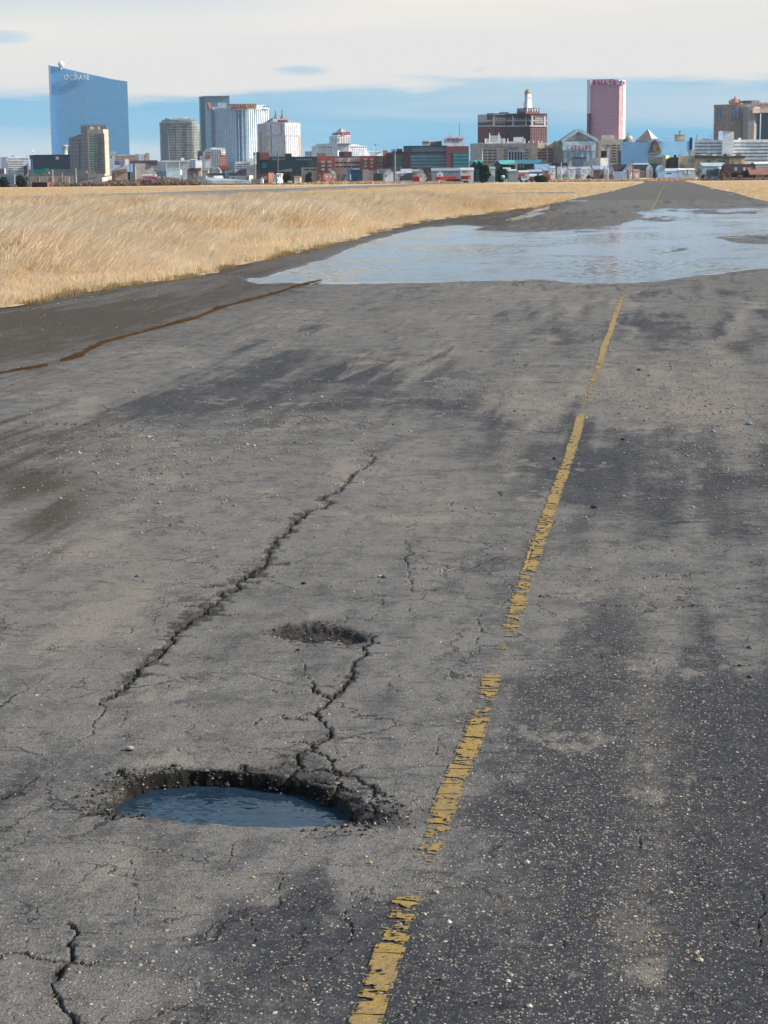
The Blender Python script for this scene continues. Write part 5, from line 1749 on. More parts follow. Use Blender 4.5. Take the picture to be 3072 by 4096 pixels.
b = Bld('hotel_tower', 'pale tower with two brown spires and red letters on its roof', 'tower', '2', 1380, 2900)
M_SB = paint('tower_pale', (.50, .50, .51))
b.prism('wall', [(1118, 2950), (1200, 2905), (1400, 2890), (1562, 2915)], 404, M_SB, 40, ym=600)
fa, fb, fc = b.F(1118, 1200, 2950, 2905, 600), b.F(1200, 1400, 2905, 2890, 600), b.F(1400, 1562, 2890, 2915, 600)
b.slab('panel', fa, 1119, 1199, 406, 780, paint('tower_shade', (.38, .38, .42)), .3)
b.slab('slot', fa, 1143, 1152, 480, 700, paint('tower_slot', (.13, .14, .17)), .6)
M_OR = paint('orange_strip', (.62, .40, .22))
b.slab('accent_strip', fb, 1201, 1219, 530, 690, M_OR, .6)
b.slab('accent_strip', fc, 1547, 1562, 530, 742, M_OR, .6)
b.slab('accent_strip', fb, 1365, 1384, 680, 745, M_OR, .6)
b.slab('slot', fb, 1253, 1258, 410, 745, paint('tower_slot', (.13, .14, .17)), .6)
b.slab('slot', fb, 1358, 1363, 395, 520, paint('tower_slot', (.13, .14, .17)), .6)
b.slab('slot', fb, 1400, 1404, 530, 745, paint('tower_slot', (.13, .14, .17)), .6)
b.grid('fin', fb, 1264, 1356, 5, 414, 740, 1, .3, 1.0, paint('tower_white', (.64, .65, .66)), .6)
b.grid('fin', fc, 1408, 1540, 6, 410, 740, 1, .35, 1.0, paint('tower_white', (.64, .65, .66)), .6)
b.slab('roof_band', fb, 1200, 1400, 516, 528, paint('tower_band', (.42, .42, .44)), .9)
b.slab('roof_band', fc, 1400, 1562, 516, 528, paint('tower_band', (.42, .42, .44)), .9)
V_ = [b.col(1150, 404, 2935), b.col(1200, 404, 2905), b.col(1562, 404, 2915), b.col(1562, 404, 2960), b.col(1150, 404, 2970), b.col(1290, 342, 2925), b.col(1400, 342, 2925), b.col(1440, 362, 2930)]
b.add('roof', [tuple(v) for v in V_], [(0, 1, 5), (1, 2, 7, 6, 5), (2, 3, 7), (3, 4, 5, 6, 7), (4, 0, 5), (4, 3, 2, 1, 0)], paint('tower_roof', (.33, .34, .37)))
b.prism('roof_steps', [(1225, 2915), (1285, 2915)], 352, paint('roof_slate', (.12, .16, .20)), 10, y0=372, tops=[372, 338])
b.prism('roof_steps', [(1440, 2912), (1530, 2915)], 372, paint('tower_shade', (.38, .38, .42)), 12, y0=402)
for x, yt in ((1305, 264), (1372, 258)):
    b.lathe('spire', x, 345, [(24, 350), (19, 332), (11, 312), (7, 300), (7, yt), (2, yt - 2)], paint('spire_brown', (.20, .165, .14)), 2910, 10)
fs = b.F(1320, 1450, 2895, 2895, 600)
b.slab('sign_panel', fs, 1322, 1420, 360, 388, paint('sign_pinkish', (.40, .22, .26)), .3)
b.text(fs, 'RESORTS', [1330, 1346, 1362, 1378, 1394, 1410, 1426], 360, 388, 14, M_REDL, 1.4, thick=1.5)

# ================================================================== town below the hotels, left half
b = Bld('hotel_block', 'white hotel block with arched window rows and brick red right side', 'building', '2', 680, 2300)
M_AW = paint('arch_white', (.66, .66, .64))
b.prism('wall', [(556, 2320), (640, 2300), (738, 2298)], 668, M_AW, 30, tops=[690, 668, 668])
b.prism('wall', [(738, 2300), (796, 2302)], 680, M_BRICK, 30, tops=[690, 690])
b.prism('roof_cap', [(580, 2310), (640, 2302), (790, 2302)], 650, paint('cap_white', (.56, .58, .60)), 20, y0=690, tops=[668, 646, 650])
f = b.F(640, 738, 2300, 2298)
b.grid('window', f, 640, 738, 4, 672, 850, 9, .38, .55, M_DARKWIN, .4)
f2 = b.F(556, 640, 2320, 2300)
b.grid('window', f2, 575, 640, 3, 690, 740, 2, .38, .62, M_DARKWIN, .4)
f3 = b.F(738, 796, 2298, 2302)
b.slab('panel', f3, 740, 786, 672, 724, M_AW, .5)
b.grid('window', f3, 742, 790, 3, 672, 722, 2, .35, .55, M_DARKWIN, .8)
b = Bld('stepped_block', 'small stepped white block left of the arched hotel block', 'building', '2', 580, 2200)
b.prism('wall', [(568, 2200), (632, 2200)], 765, paint('pale_block', (.58, .60, .62)), 20)
b.prism('wall', [(520, 2205), (575, 2203)], 735, paint('blue_white', (.56, .63, .70)), 15)
f = b.F(520, 632, 2205, 2200)
b.slab('window', f, 548, 558, 742, 752, M_DARKWIN, .4)
b.prism('brick_top', [(577, 2198), (630, 2198)], 728, M_BRICK, 10, y0=766)
b = Bld('brick_tower', 'dark purple-red block right of the balcony tower', 'building', '2', 525, 2350)
b.prism('wall', [(500, 2350), (550, 2350)], 684, paint('plum_brick', (.13, .05, .08)), 12)
b = Bld('big_box_store', 'large plain white store with a grey-blue shaded left end', 'store', '2', 250, 1500)
b.prism('wall', [(84, 1530), (166, 1500), (408, 1500)], 792, paint('store_white', (.50, .51, .51)), 60)
f = b.F(84, 166, 1530, 1500)
b.slab('panel', f, 85, 165, 796, 940, paint('store_shade', (.30, .37, .42)), .2)  # thin sheet that paints the shade of the left end
f = b.F(166, 408, 1500)
b.slab('roof_band', f, 120, 410, 782, 796, paint('store_band', (.66, .67, .68)), 1.0)
b.prism('plant_room', [(325, 1510), (362, 1510)], 755, M_WHITE, 12, y0=795)
b = Bld('warehouse', 'low blue-grey warehouse before the white store', 'building', '2', 185, 1150)
b.prism('wall', [(66, 1150), (172, 1146), (302, 1150)], 888, paint('warehouse_blue', (.20, .29, .34)), 14, tops=[894, 890, 890])
b = Bld('storage_tank', 'small white round tank before the big white store', 'tank', '2', 318, 1180)
b.lathe('tank', 318, 905, [(14, 930), (14, 890), (10, 882), (2, 880)], M_WHITE2, 1180, 12)
b = Bld('apartment_block', 'bluish white pair of plain blocks right of the white store', 'building', '2', 475, 1800)
b.prism('wall', [(410, 1810), (476, 1800)], 778, paint('block_blue', (.38, .46, .54)), 25)
b.prism('wall', [(476, 1800), (545, 1802)], 782, paint('block_white', (.58, .60, .62)), 25)
b.prism('plant_room', [(430, 1815), (460, 1815)], 766, M_WHITE, 10, y0=790)
b = Bld('shop', 'beige shop with a red stripe under its dark flat roof', 'shop', '2', 460, 1000)
b.prism('wall', [(388, 1000), (530, 1000)], 880, paint('shop_beige', (.38, .36, .33)), 12)
f = b.F(388, 530, 1000)
b.prism('roof', [(400, 996), (536, 996)], 862, M_ROOFD, 14, y0=876)
b.slab('stripe', f, 386, 532, 878, 886, paint('shop_red', (.45, .08, .07)), .3)
b.grid('pilaster', f, 392, 528, 3, 890, 965, 1, .10, 1.0, paint('shop_pale', (.60, .53, .44)), .3)
b.prism('side_wall', [(515, 992), (532, 992)], 888, M_CREAM, 6)
b = Bld('shop', 'red-roofed shop at the foot of the arched hotel block', 'shop', '2', 765, 1350)
b.prism('wall', [(690, 1350), (826, 1350)], 874, paint('shop_stone', (.27, .25, .23)), 14)
b.prism('roof', [(700, 1346), (824, 1346)], 838, paint('shop_roof_red', (.36, .09, .085)), 14, y0=874)
b = Bld('shop', 'small shop with a green awning roof', 'shop', '2', 630, 1300)
b.prism('wall', [(596, 1300), (668, 1300)], 880, M_GREYW, 12)
b.prism('roof', [(606, 1297), (662, 1297)], 862, paint('awning_green', (.16, .38, .26)), 12, y0=884)
b = Bld('house', 'grey house with a plain hipped roof before the arched hotel block', 'house', '2', 700, 1250)
b.gable(668, 730, 925, 893, 858, M_GREYW, paint('roof_stone', (.25, .24, .23)), axis='front')
b = Bld('house', 'brown-grey house end left of the green awning', 'house', '2', 570, 1200)
b.gable(540, 602, 935, 890, 866, paint('house_taupe', (.34, .30, .27)), paint('roof_taupe', (.20, .18, .16)))
b = Bld('low_hall', 'long dark low building with a black roof before the shops', 'building', '2', 690, 1130)
b.prism('wall', [(595, 1130), (905, 1130)], 915, paint('hall_dark', (.075, .072, .078)), 10)
f = b.F(595, 905, 1130)
b.slab('panel', f, 780, 800, 885, 960, paint('hall_grey', (.25, .26, .27)), .3)
b = Bld('office_building', 'dark blue-black box-shaped building before the white podium', 'building', '2', 915, 1180)
b.prism('wall', [(835, 1185), (880, 1180), (960, 1182)], 880, paint('office_grey', (.24, .27, .30)), 12)
b.prism('upper_floor', [(950, 1175), (1004, 1176)], 868, paint('office_black', (.022, .030, .050)), 12)
f = b.F(835, 880, 1185, 1180)
b.slab('window', f, 838, 850, 884, 905, M_WHITE, .2)
b = Bld('wedge_roof_building', 'slate grey block with a slanting roof beside the dark teal hall', 'building', '2', 1050, 1450)
b.prism('wall', [(1000, 1450), (1106, 1450)], 0, paint('slate_block', (.26, .28, .29)), 20, tops=[843, 820])
b = Bld('low_warehouse', 'long low grey-blue shed along the edge of the field', 'building', '2', 760, 900)
b.prism('wall', [(490, 905), (640, 900), (1042, 902)], 976, paint('shed_grey', (.30, .335, .36)), 8, tops=[948, 990, 990])
b.prism('wall', [(490, 903), (578, 900)], 946, paint('shed_grey', (.30, .335, .36)), 8)
f = b.F(640, 1042, 900, 902)
b.slab('panel', f, 900, 1030, 996, 1030, paint('shed_blue', (.25, .36, .46)), .1)
b = Bld('flat_roofed_house', 'pale house with a white end wall beside the blue pillar, on the long shed', 'house', '2', 620, 930)
b.prism('wall', [(576, 932), (664, 930)], 940, paint('house_grey', (.36, .37, .36)), 8)
f = b.F(576, 664, 932, 930)
b.slab('corner', f, 572, 584, 942, 972, M_WHITE2, .6)
b.slab('corner', f, 654, 668, 942, 974, M_WHITE2, .6)
b.grid('window', f, 592, 650, 3, 950, 970, 1, .35, .7, M_DARKWIN, .2)
b = Bld('house', 'small house with a white sloping roof on the long shed', 'house', '2', 700, 925)
b.gable(664, 742, 1000, 972, 948, M_GREYW, paint('roof_white', (.62, .62, .60)))
b.slab('end_wall', b.face, 726, 742, 965, 990, M_WHITE2, .4)
b = Bld('pillar_sign', 'bright blue pillar sign above the long low shed', 'sign', '2', 802, 915)
f = b.F(780, 830, 915)
b.slab('panel', f, 792, 813, 906, 985, paint('pillar_blue', (.015, .15, .33), .5), .6, .6)
b.slab('base', f, 800, 826, 965, 990, paint('pillar_blue_dark', (.02, .10, .22), .5), .6, .6)
b = Bld('flat_roofed_house', 'long pale beige low house with a cream right end', 'house', '2', 945, 925)
b.prism('wall', [(820, 925), (1030, 923)], 942, paint('house_stone', (.40, .395, .37)), 9)
b.prism('end_wall', [(1030, 921), (1070, 924)], 938, paint('house_cream', (.66, .60, .46)), 9)
f = b.F(820, 1030, 925, 923)
b.grid('window', f, 848, 874, 2, 958, 980, 1, .35, 1.0, M_DARKWIN, .1)
b.slab('window', f, 1002, 1012, 956, 980, M_DARKWIN, .1)
b.slab('sign', f, 915, 938, 956, 972, M_GREYW, .2)

b = Bld('convention_hall', 'long dark teal hall with a brick red block on its left end', 'hall', '2', 1380, 1500)
b.prism('wall', [(1106, 1502), (1142, 1500), (1735, 1496)], 752, M_DTEAL, 60, tops=[700, 745, 752])
b.prism('stair_tower', [(1106, 1498), (1142, 1496)], 696, paint('teal_dark', (.025, .05, .05)), 20)
b.prism('brick_block', [(1142, 1498), (1240, 1498)], 700, paint('hall_brick', (.24, .075, .055)), 30, y0=775)
f = b.F(1142, 1735, 1494, 1490)
b.slab('screen_frame', f, 1148, 1222, 795, 880, paint('screen_frame', (.006, .014, .028), .4), .8)
b.slab('screen', f, 1160, 1210, 806, 862, paint('screen_blue', (.02, .11, .17), .3), 1.2)
b.slab('roof_band', f, 1256, 1735, 744, 758, paint('teal_cap', (.018, .045, .055)), 1.0)
b.grid('window', f, 1262, 1402, 11, 760, 778, 1, .45, 1.0, paint('hall_window', (.45, .46, .45)), .3)
b.grid('window', f, 1520, 1680, 9, 764, 780, 1, .35, 1.0, paint('hall_window', (.45, .46, .45)), .3)
b.prism('plant_room', [(1404, 1502), (1474, 1502)], 710, paint('plant_teal', (.02, .05, .05)), 12, y0=756)
b.slab('band', f, 1640, 1735, 790, 842, paint('teal_mid', (.055, .115, .115)), .3)
b.prism('garage', [(1106, 1480), (1600, 1478)], 890, paint('garage_dark', (.075, .075, .085)), 14)
f = b.F(1106, 1600, 1480, 1478)
b.grid('opening', f, 1130, 1590, 8, 896, 912, 1, .7, .8, paint('opening_black', (.012, .012, .014)), .2)
b.prism('ramp_roof', [(1340, 1465), (1475, 1465)], 852, paint('ramp_grey', (.17, .18, .19)), 10, y0=900, tops=[885, 862])
b = Bld('balloon_sign', 'round bright blue sign left of the dark teal hall', 'sign', '2', 1084, 1440)
b.lathe('ball', 1084, 712, [(2, 727), (10, 723), (14, 712), (10, 700), (2, 696)], paint('ball_blue', (.02, .20, .48), .4), 1440, 12)
b.pole('pole', 1084, 725, None, 1.0, M_METAL, 1440)
b = Bld('brick_house', 'red-brown brick building with a taller right part under the teal hall', 'house', '2', 1210, 930)
b.prism('wall', [(1118, 940), (1228, 938)], 925, paint('house_maroon', (.19, .075, .065)), 10)
b.prism('wall', [(1228, 936), (1284, 938)], 910, paint('house_rust', (.33, .13, .085)), 10)
f = b.F(1118, 1228, 940, 938)
b.slab('panel', f, 1182, 1215, 945, 985, M_GREYW, .2)
b = Bld('house', 'white two-storey house with a blue-grey left side below the teal hall', 'house', '2', 1335, 900)
b.prism('side_wall', [(1284, 912), (1320, 900)], 924, paint('house_blueside', (.33, .42, .47)), 8)
b.prism('wall', [(1320, 900), (1380, 902)], 922, M_WHITE2, 8)
f = b.F(1320, 1380, 900, 902)
b.grid('window', f, 1325, 1366, 2, 940, 962, 1, .35, .9, M_DARKWIN, .1)
b.slab('door', f, 1322, 1334, 968, 1000, M_GREYW, .1)
b.prism('roof', [(1314, 898), (1384, 900)], 917, paint('eave_white', (.7, .7, .68)), 9, y0=923)
b = Bld('garden_shed', 'small grey shed with a white gabled front beside the red-brown house', 'shed', '2', 1130, 890)
b.prism('wall', [(1045, 892), (1150, 890)], 972, paint('shed_taupe', (.28, .26, .26)), 6)
b.gable(1148, 1172, 1028, 978, 962, M_WHITE2, M_ROOFG, 888, 5, 'front')
b = Bld('house', 'small cream house with white door frame beside the dark bush', 'house', '2', 1530, 900)
b.gable(1498, 1560, 1015, 962, 952, paint('house_yellow', (.62, .54, .36)), paint('roof_plum', (.22, .12, .11)), win=[(1536, 1546, 972, 995), (1508, 1516, 975, 996)])
b.slab('corner', b.face, 1500, 1508, 965, 1018, M_WHITE2, .1)

# ================================================================== white stepped hotel, brick garage, glass hospital
b = Bld('hotel', 'white stepped hotel with a pyramid roof and red rooftop letters', 'hotel', '3', 420, 2600)
M_RW = paint('hotel_white', (.58, .63, .67))
b.prism('base', [(96, 2640), (340, 2630), (480, 2625), (810, 2640)], 338, M_RW, 30)
b.prism('wall', [(158, 2610), (345, 2602), (430, 2598), (500, 2598), (665, 2612)], 272, M_RW, 40, tops=[288, 268, 266, 266, 288])
b.prism('wall', [(195, 2612), (330, 2606), (620, 2608)], 262, paint('hotel_grey', (.46, .50, .53)), 30, y0=290, tops=[268, 262, 268])
f1, f2, f3 = b.F(158, 345, 2610, 2602), b.F(345, 500, 2602, 2598), b.F(500, 665, 2598, 2612)
b.grid('window', f1, 220, 345, 6, 288, 306, 1, .42, .8, M_DARKWIN, .3)
b.grid('window', f2, 350, 495, 6, 288, 306, 1, .40, .8, M_DARKWIN, .3)
b.grid('window', f3, 505, 660, 8, 288, 306, 1, .40, .8, M_DARKWIN, .3)
M_WG = paint('window_grey', (.18, .23, .28), .3)
b.grid('window', f1, 240, 345, 4, 312, 372, 3, .35, .5, M_WG, .3)
b.grid('window', f2, 350, 495, 6, 312, 372, 3, .35, .5, M_WG, .3)
b.grid('window', f3, 520, 640, 6, 312, 372, 3, .40, .55, M_WG, .3)
b.prism('tower', [(322, 2610), (395, 2596), (512, 2606)], 190, M_RW, 25, tops=[196, 190, 196])
ft = b.F(395, 512, 2596, 2606)
b.grid('column', ft, 396, 510, 5, 206, 264, 1, .42, 1.0, paint('column_tan', (.38, .31, .25)), .5)
b.grid('window', b.F(322, 395, 2610, 2596), 335, 390, 2, 210, 262, 1, .4, .8, paint('pale_window', (.36, .42, .47)), .3)
b.slab('roof_band', ft, 392, 514, 184, 192, M_WHITE2, 1.0)
b.prism('dark_base', [(395, 2590), (515, 2596)], 262, paint('tower_dark', (.08, .09, .10)), 6, y0=272)
V_ = [b.col(340, 188, 2612), b.col(425, 188, 2596), b.col(505, 188, 2606), b.col(450, 188, 2640), b.col(425, 116, 2614)]
b.add('pyramid_roof', [tuple(v) for v in V_], [(0, 1, 4), (1, 2, 4), (2, 3, 4), (3, 0, 4), (3, 2, 1, 0)], paint('pyramid_grey', (.34, .36, .36)))
fs = b.F(420, 508, 2590, 2596)
b.text(fs, 'RESORTS', [426, 439, 452, 465, 477, 489, 501], 156, 186, 12, M_REDL, 2.0, thick=2)
b.slab('sign_panel', b.F(338, 420, 2604, 2590), 342, 418, 164, 186, paint('sign_mauve', (.26, .18, .22)), .4)
b.prism('wing_cap', [(96, 2634), (340, 2624)], 334, paint('wing_white', (.70, .72, .73)), 8, y0=344)
b.prism('wing_cap', [(700, 2634), (810, 2634)], 332, paint('wing_white', (.70, .72, .73)), 8, y0=342)
f4 = b.F(640, 810, 2636, 2640)
b.grid('window', f4, 690, 805, 5, 350, 372, 1, .3, .7, M_WG, .3)
b = Bld('flagpole', 'flagpole with a small striped flag right of the white stepped hotel', 'flag', '3', 722, 2200)
b.pole('pole', 722, 262, None, .7, M_WHITE2)
f = b.F(720, 750, 2200)
b.slab('flag', f, 722, 734, 267, 277, paint('flag_blue', (.08, .10, .24)), .05, .05)
b.slab('flag', f, 734, 748, 271, 286, paint('flag_pink', (.50, .24, .26)), .05, .05)

b = Bld('parking_garage', 'brick and cream parking garage with two brick stair blocks', 'parking garage', '3', 520, 1400)
M_GC = paint('garage_cream', (.46, .38, .32))
b.prism('wall', [(366, 1402), (600, 1402)], 398, M_GC, 40)
f = b.F(366, 600, 1402)
b.grid('opening', f, 370, 596, 3, 430, 448, 1, .92, .80, M_SLOT, .15)
b.grid('opening', f, 370, 596, 3, 468, 486, 1, .92, .80, M_SLOT, .15)
b.grid('column', f, 332 + 36, 602, 3, 384, 490, 1, .05, 1.0, paint('column_grey', (.40, .38, .36)), .5)
b.prism('roof_deck', [(366, 1404), (810, 1404)], 380, paint('roof_deck', (.05, .065, .075)), 30, y0=392)
for x0, x1, yt, nm in ((205, 370, 352, 'stair_block'), (596, 758, 376, 'stair_block')):
    b.prism(nm, [(x0, 1396), (x1, 1396)], yt, paint('garage_brick', (.29, .082, .062)), 14, tops=[yt + 26 if x0 == 205 else yt, yt + 26 if x0 == 205 else yt])
    f = b.F(x0, x1, 1396)
    xa = x0 + (36 if x0 == 205 else 36)
    for k in range(2):
        b.grid('panel', f, xa + k * 60, xa + 32 + k * 60, 1, 415 if x0 == 205 else 392, 520 if x0 == 205 else 490, 3, 1.0, .62, M_GC, .5)
        b.grid('opening', f, xa - 2 + k * 60, xa + 40 + k * 60, 2, 432 if x0 == 205 else 414, 528 if x0 == 205 else 490, 3, .40, .28, M_SLOT, .8)
b.prism('stair_cap', [(205, 1400), (285, 1400)], 352, paint('cap_brown', (.24, .18, .14)), 12, y0=380)
b.prism('lift_housing', [(407, 1412), (526, 1412)], 338, paint('lift_brick', (.20, .045, .045)), 14, y0=384)
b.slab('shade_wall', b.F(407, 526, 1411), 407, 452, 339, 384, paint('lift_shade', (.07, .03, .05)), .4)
b.prism('wall', [(757, 1400), (838, 1400)], 385, M_GC, 20)
f = b.F(757, 838, 1400)
b.grid('opening', f, 760, 834, 4, 428, 490, 2, .62, .35, M_SLOT, .15)
b.grid('opening', f, 760, 834, 3, 388, 400, 1, .5, .8, M_SLOT, .15)
b.prism('lower_wall', [(60, 1410), (205, 1408)], 482, M_GC, 10)
f = b.F(60, 205, 1410, 1408)
b.grid('opening', f, 75, 200, 2, 497, 510, 1, .85, .9, M_SLOT, .15)
b = Bld('brick_tower', 'dark brick corner tower between the garage and the glass hospital', 'building', '3', 832, 1390)
b.prism('wall', [(810, 1390), (856, 1392)], 325, M_DBRICK, 14)
f = b.F(810, 856, 1390, 1392)
b.grid('window', f, 812, 830, 1, 400, 480, 4, .6, .6, paint('brick_window', (.07, .05, .055)), .2)

b = Bld('hospital', 'teal glass hospital with brick bands and a white rooftop block', 'hospital', '3', 1220, 1380)
M_HG = glassy('hospital_glass', (.055, .17, .205), .2, .5, 0, 3.0, 3.8, .8)
M_HB = paint('hospital_brick', (.135, .042, .058))
b.prism('glass_wing', [(856, 1392), (915, 1388), (1022, 1388)], 345, M_HG, 30, tops=[345, 362, 362])
f = b.F(856, 915, 1392, 1388)
b.grid('pilaster', f, 860, 915, 4, 345, 480, 1, .3, 1.0, paint('wing_dark', (.05, .075, .09)), .5)
b.prism('brick_band', [(858, 1394), (1015, 1394)], 340, M_HB, 14, y0=366, tops=[344, 336])
b.prism('plant_room', [(935, 1398), (992, 1398)], 312, paint('plant_maroon', (.15, .07, .06)), 12, y0=340)
b.prism('plant_room', [(888, 1400), (935, 1400)], 316, paint('plant_grey', (.36, .37, .37)), 10, y0=344)
b.prism('wall', [(1002, 1382), (1396, 1380)], 288, M_HB, 40)
f = b.F(1002, 1396, 1382, 1380)
b.slab('glass_top', f, 1002, 1394, 294, 338, glassy('hospital_top', (.105, .20, .26), .25, .4, 0, 5, 6, .9), .5)
b.slab('glass_band', f, 1064, 1396, 362, 490, M_HG, .4)
b.grid('floor_band', f, 1064, 1396, 1, 368, 488, 4, 1.0, .30, paint('floor_teal', (.135, .275, .30), .3), .6)
b.slab('roof_band', f, 1000, 1400, 283, 292, paint('hosp_cap', (.025, .06, .075)), 1.0)
b.slab('glass_corner', f, 1004, 1080, 296, 336, paint('corner_blue', (.015, .075, .14), .25), .8)
b.prism('brick_tower', [(1394, 1374), (1602, 1376)], 288, paint('tower_brick', (.125, .040, .050)), 30)
f = b.F(1394, 1602, 1374, 1376)
b.slab('glass_band', f, 1456, 1603, 348, 486, glassy('tower_glass', (.012, .125, .16), .2, .5, 0, 3, 3.8, .8), .4)
b.grid('floor_band', f, 1456, 1603, 1, 352, 486, 4, 1.0, .26, paint('floor_teal2', (.05, .22, .25), .3), .6)
b.prism('rooftop_block', [(1373, 1384), (1562, 1386)], 197, paint('roof_block', (.46, .50, .54)), 25, y0=290)
fs = b.F(1373, 1562, 1384, 1386)
s_ = 'AtlantiCare'
b.text(fs, s_[:7], [1411 + 13.2 * i for i in range(7)], 207, 232, 11, paint('letters_plum', (.26, .045, .13)), .6, thick=.8)
b.text(fs, s_[7:], [1411 + 13.2 * i for i in range(7, 11)], 207, 232, 11, paint('letters_blue', (.08, .20, .42)), .6, thick=.8)
b.pole('antenna', 1518, 72, 197, .7, M_METAL, 1390)
b.pole('antenna', 1430, 168, 197, .5, M_METAL, 1390)
b.prism('rooftop_block', [(1172, 1390), (1240, 1390)], 237, paint('hosp_white', (.55, .53, .54)), 12, y0=285)
f = b.F(1172, 1240, 1390)
b.grid('louver', f, 1176, 1238, 6, 242, 262, 1, .55, .7, paint('louver_dark', (.12, .08, .10)), .3)
b.prism('rooftop_block', [(1240, 1392), (1354, 1394)], 242, paint('plant_brown', (.17, .12, .10)), 16, y0=286, tops=[250, 238])
b.pole('antenna', 1236, 238, 286, .6, paint('hosp_white', (.55, .53, .54)), 1391)
b = Bld('balloon_sign', 'round bright blue sign standing over the left wing of the glass hospital', 'sign', '3', 922, 1350)
b.lathe('ball', 922, 330, [(2, 347), (9, 342), (13, 330), (9, 318), (2, 313)], paint('ball_blue', (.02, .20, .48), .4), 1350, 12)
b.pole('pole', 922, 346, None, .8, M_METAL)
# ================================================================== right half of the skyline
b = Bld('historic_hotel', 'dark brick hotel with white bands and a domed white lantern tower', 'hotel', '4', 560, 2000)
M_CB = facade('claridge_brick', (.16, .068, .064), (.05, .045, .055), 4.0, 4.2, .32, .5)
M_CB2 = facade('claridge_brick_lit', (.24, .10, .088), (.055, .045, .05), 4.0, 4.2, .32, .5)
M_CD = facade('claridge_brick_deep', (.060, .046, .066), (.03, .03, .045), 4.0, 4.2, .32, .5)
M_CW = paint('stone_white', (.58, .58, .58))
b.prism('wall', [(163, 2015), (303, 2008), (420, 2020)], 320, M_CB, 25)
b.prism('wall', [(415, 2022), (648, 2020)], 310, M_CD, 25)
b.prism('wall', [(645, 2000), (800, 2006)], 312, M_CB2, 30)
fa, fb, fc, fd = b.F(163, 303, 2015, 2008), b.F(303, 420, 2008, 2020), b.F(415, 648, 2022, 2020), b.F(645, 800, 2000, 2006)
b.slab('stone_face', fa, 164, 246, 322, 390, paint('stone_blue_white', (.38, .41, .48)), .6)
b.slab('roof_band', fa, 246, 303, 306, 320, M_GREYW, .8)
for ff, x0, x1 in ((fa, 164, 303), (fb, 303, 420), (fc, 415, 648), (fd, 645, 800)):
    b.slab('stone_band', ff, x0, x1, 418, 430, M_CW if ff is not fa else paint('stone_blue_white', (.38, .41, .48)), .8)
    b.slab('stone_band', ff, max(x0, 246), x1, 368, 382, paint('stone_dim', (.40, .39, .41)), .6)
    b.slab('cornice', ff, max(x0, 246), x1, 308, 314, paint('cornice_dark', (.12, .09, .10)), 1.0)
b.grid('arch_window', fb, 306, 415, 6, 346, 366, 1, .45, 1.0, M_CW, .7)
b.grid('arch_window', fc, 420, 645, 9, 350, 370, 1, .40, .9, paint('stone_dim', (.40, .39, .41)), .5)
b.grid('arch_window', fd, 690, 768, 6, 346, 366, 1, .45, 1.0, M_CW, .7)
b.grid('window', fd, 690, 768, 6, 384, 402, 1, .5, .8, M_CW, .7)
b.grid('window', fb, 306, 415, 7, 384, 402, 1, .45, .8, paint('stone_dim', (.40, .39, .41)), .5)
for ff, xx in ((fb, 316), (fc, 488), (fc, 608), (fd, 666), (fd, 782)):
    b.slab('pinnacle', ff, xx - 7, xx + 7, 342, 430, M_CW, 1.0)
    b.slab('pinnacle', ff, xx - 4, xx + 4, 330, 343, M_CW, 1.0)
b.grid('window', fd, 660, 790, 6, 440, 575, 9, .34, .5, paint('pale_sash', (.30, .24, .24)), .3)
b.prism('tower', [(522, 2010), (602, 1996), (728, 2006)], 262, M_CD, 18, y0=314)
fe, fg = b.F(522, 602, 2010, 1996), b.F(602, 728, 1996, 2006)
b.grid('arch_window', fe, 528, 600, 5, 264, 290, 1, .4, 1.0, paint('stone_dim', (.40, .39, .41)), .5)
b.grid('arch_window', fg, 608, 724, 5, 264, 290, 1, .45, 1.0, M_CW, .6)
b.slab('brick_face', fg, 604, 727, 292, 312, M_CB2, .3)
for xx in (545, 565, 703):
    b.pole('finial', xx, 235, 264, 1.0, M_CW, 1998)
b.prism('lantern_base', [(584, 2004), (616, 1998), (662, 2003)], 205, M_CW, 12, y0=264)
b.prism('lantern', [(592, 2006), (620, 2000), (654, 2005)], 130, M_CW, 10, y0=206)
fl_ = b.F(620, 654, 2000, 2005)
b.slab('arch_window', fl_, 634, 644, 150, 178, paint('lantern_shade', (.26, .28, .31)), .3)
b.lathe('dome', 623, 130, [(27, 132), (28, 124), (27, 110), (21, 96), (11, 87), (3, 84)], paint('dome_gold', (.34, .21, .09), .5), 2004, 14)
b.prism('plant_room', [(360, 2016), (450, 2016)], 296, paint('roof_pink', (.45, .36, .36)), 14, y0=312)

b = Bld('casino_building', 'beige casino block with garage openings and a blue-white colonnade', 'casino', '4', 480, 1560)
M_CS = paint('casino_beige', (.42, .365, .30))
b.prism('wall', [(95, 1580), (205, 1562), (600, 1560), (716, 1558), (800, 1560), (858, 1562)], 590, M_CS, 40)
f = b.F(205, 600, 1562, 1560)
fl = b.F(95, 205, 1580, 1562)
fr = b.F(716, 858, 1558, 1562)
fm = b.F(600, 716, 1560, 1558)
b.slab('end_wall', fl, 95, 204, 584, 760, paint('casino_pale', (.42, .385, .34)), .4)
b.slab('roof_band', f, 205, 600, 586, 612, paint('casino_band', (.29, .28, .26)), .8)
b.grid('opening', f, 208, 344, 3, 636, 770, 5, .72, .42, M_SLOT, .25)
b.grid('opening', f, 400, 432, 1, 636, 740, 4, .8, .35, M_SLOT, .25)
b.slab('portico', f, 428, 592, 612, 742, paint('portico_mauve', (.30, .265, .285)), 1.0)
b.text(f, 'CAESARS', [441, 457, 473, 489, 505, 521, 537], 616, 638, 13, paint('letters_faded_red', (.36, .13, .15)), 1.8, thick=.7)
b.slab('frieze', f, 430, 595, 650, 662, paint('frieze_blue', (.30, .43, .53)), 1.6)
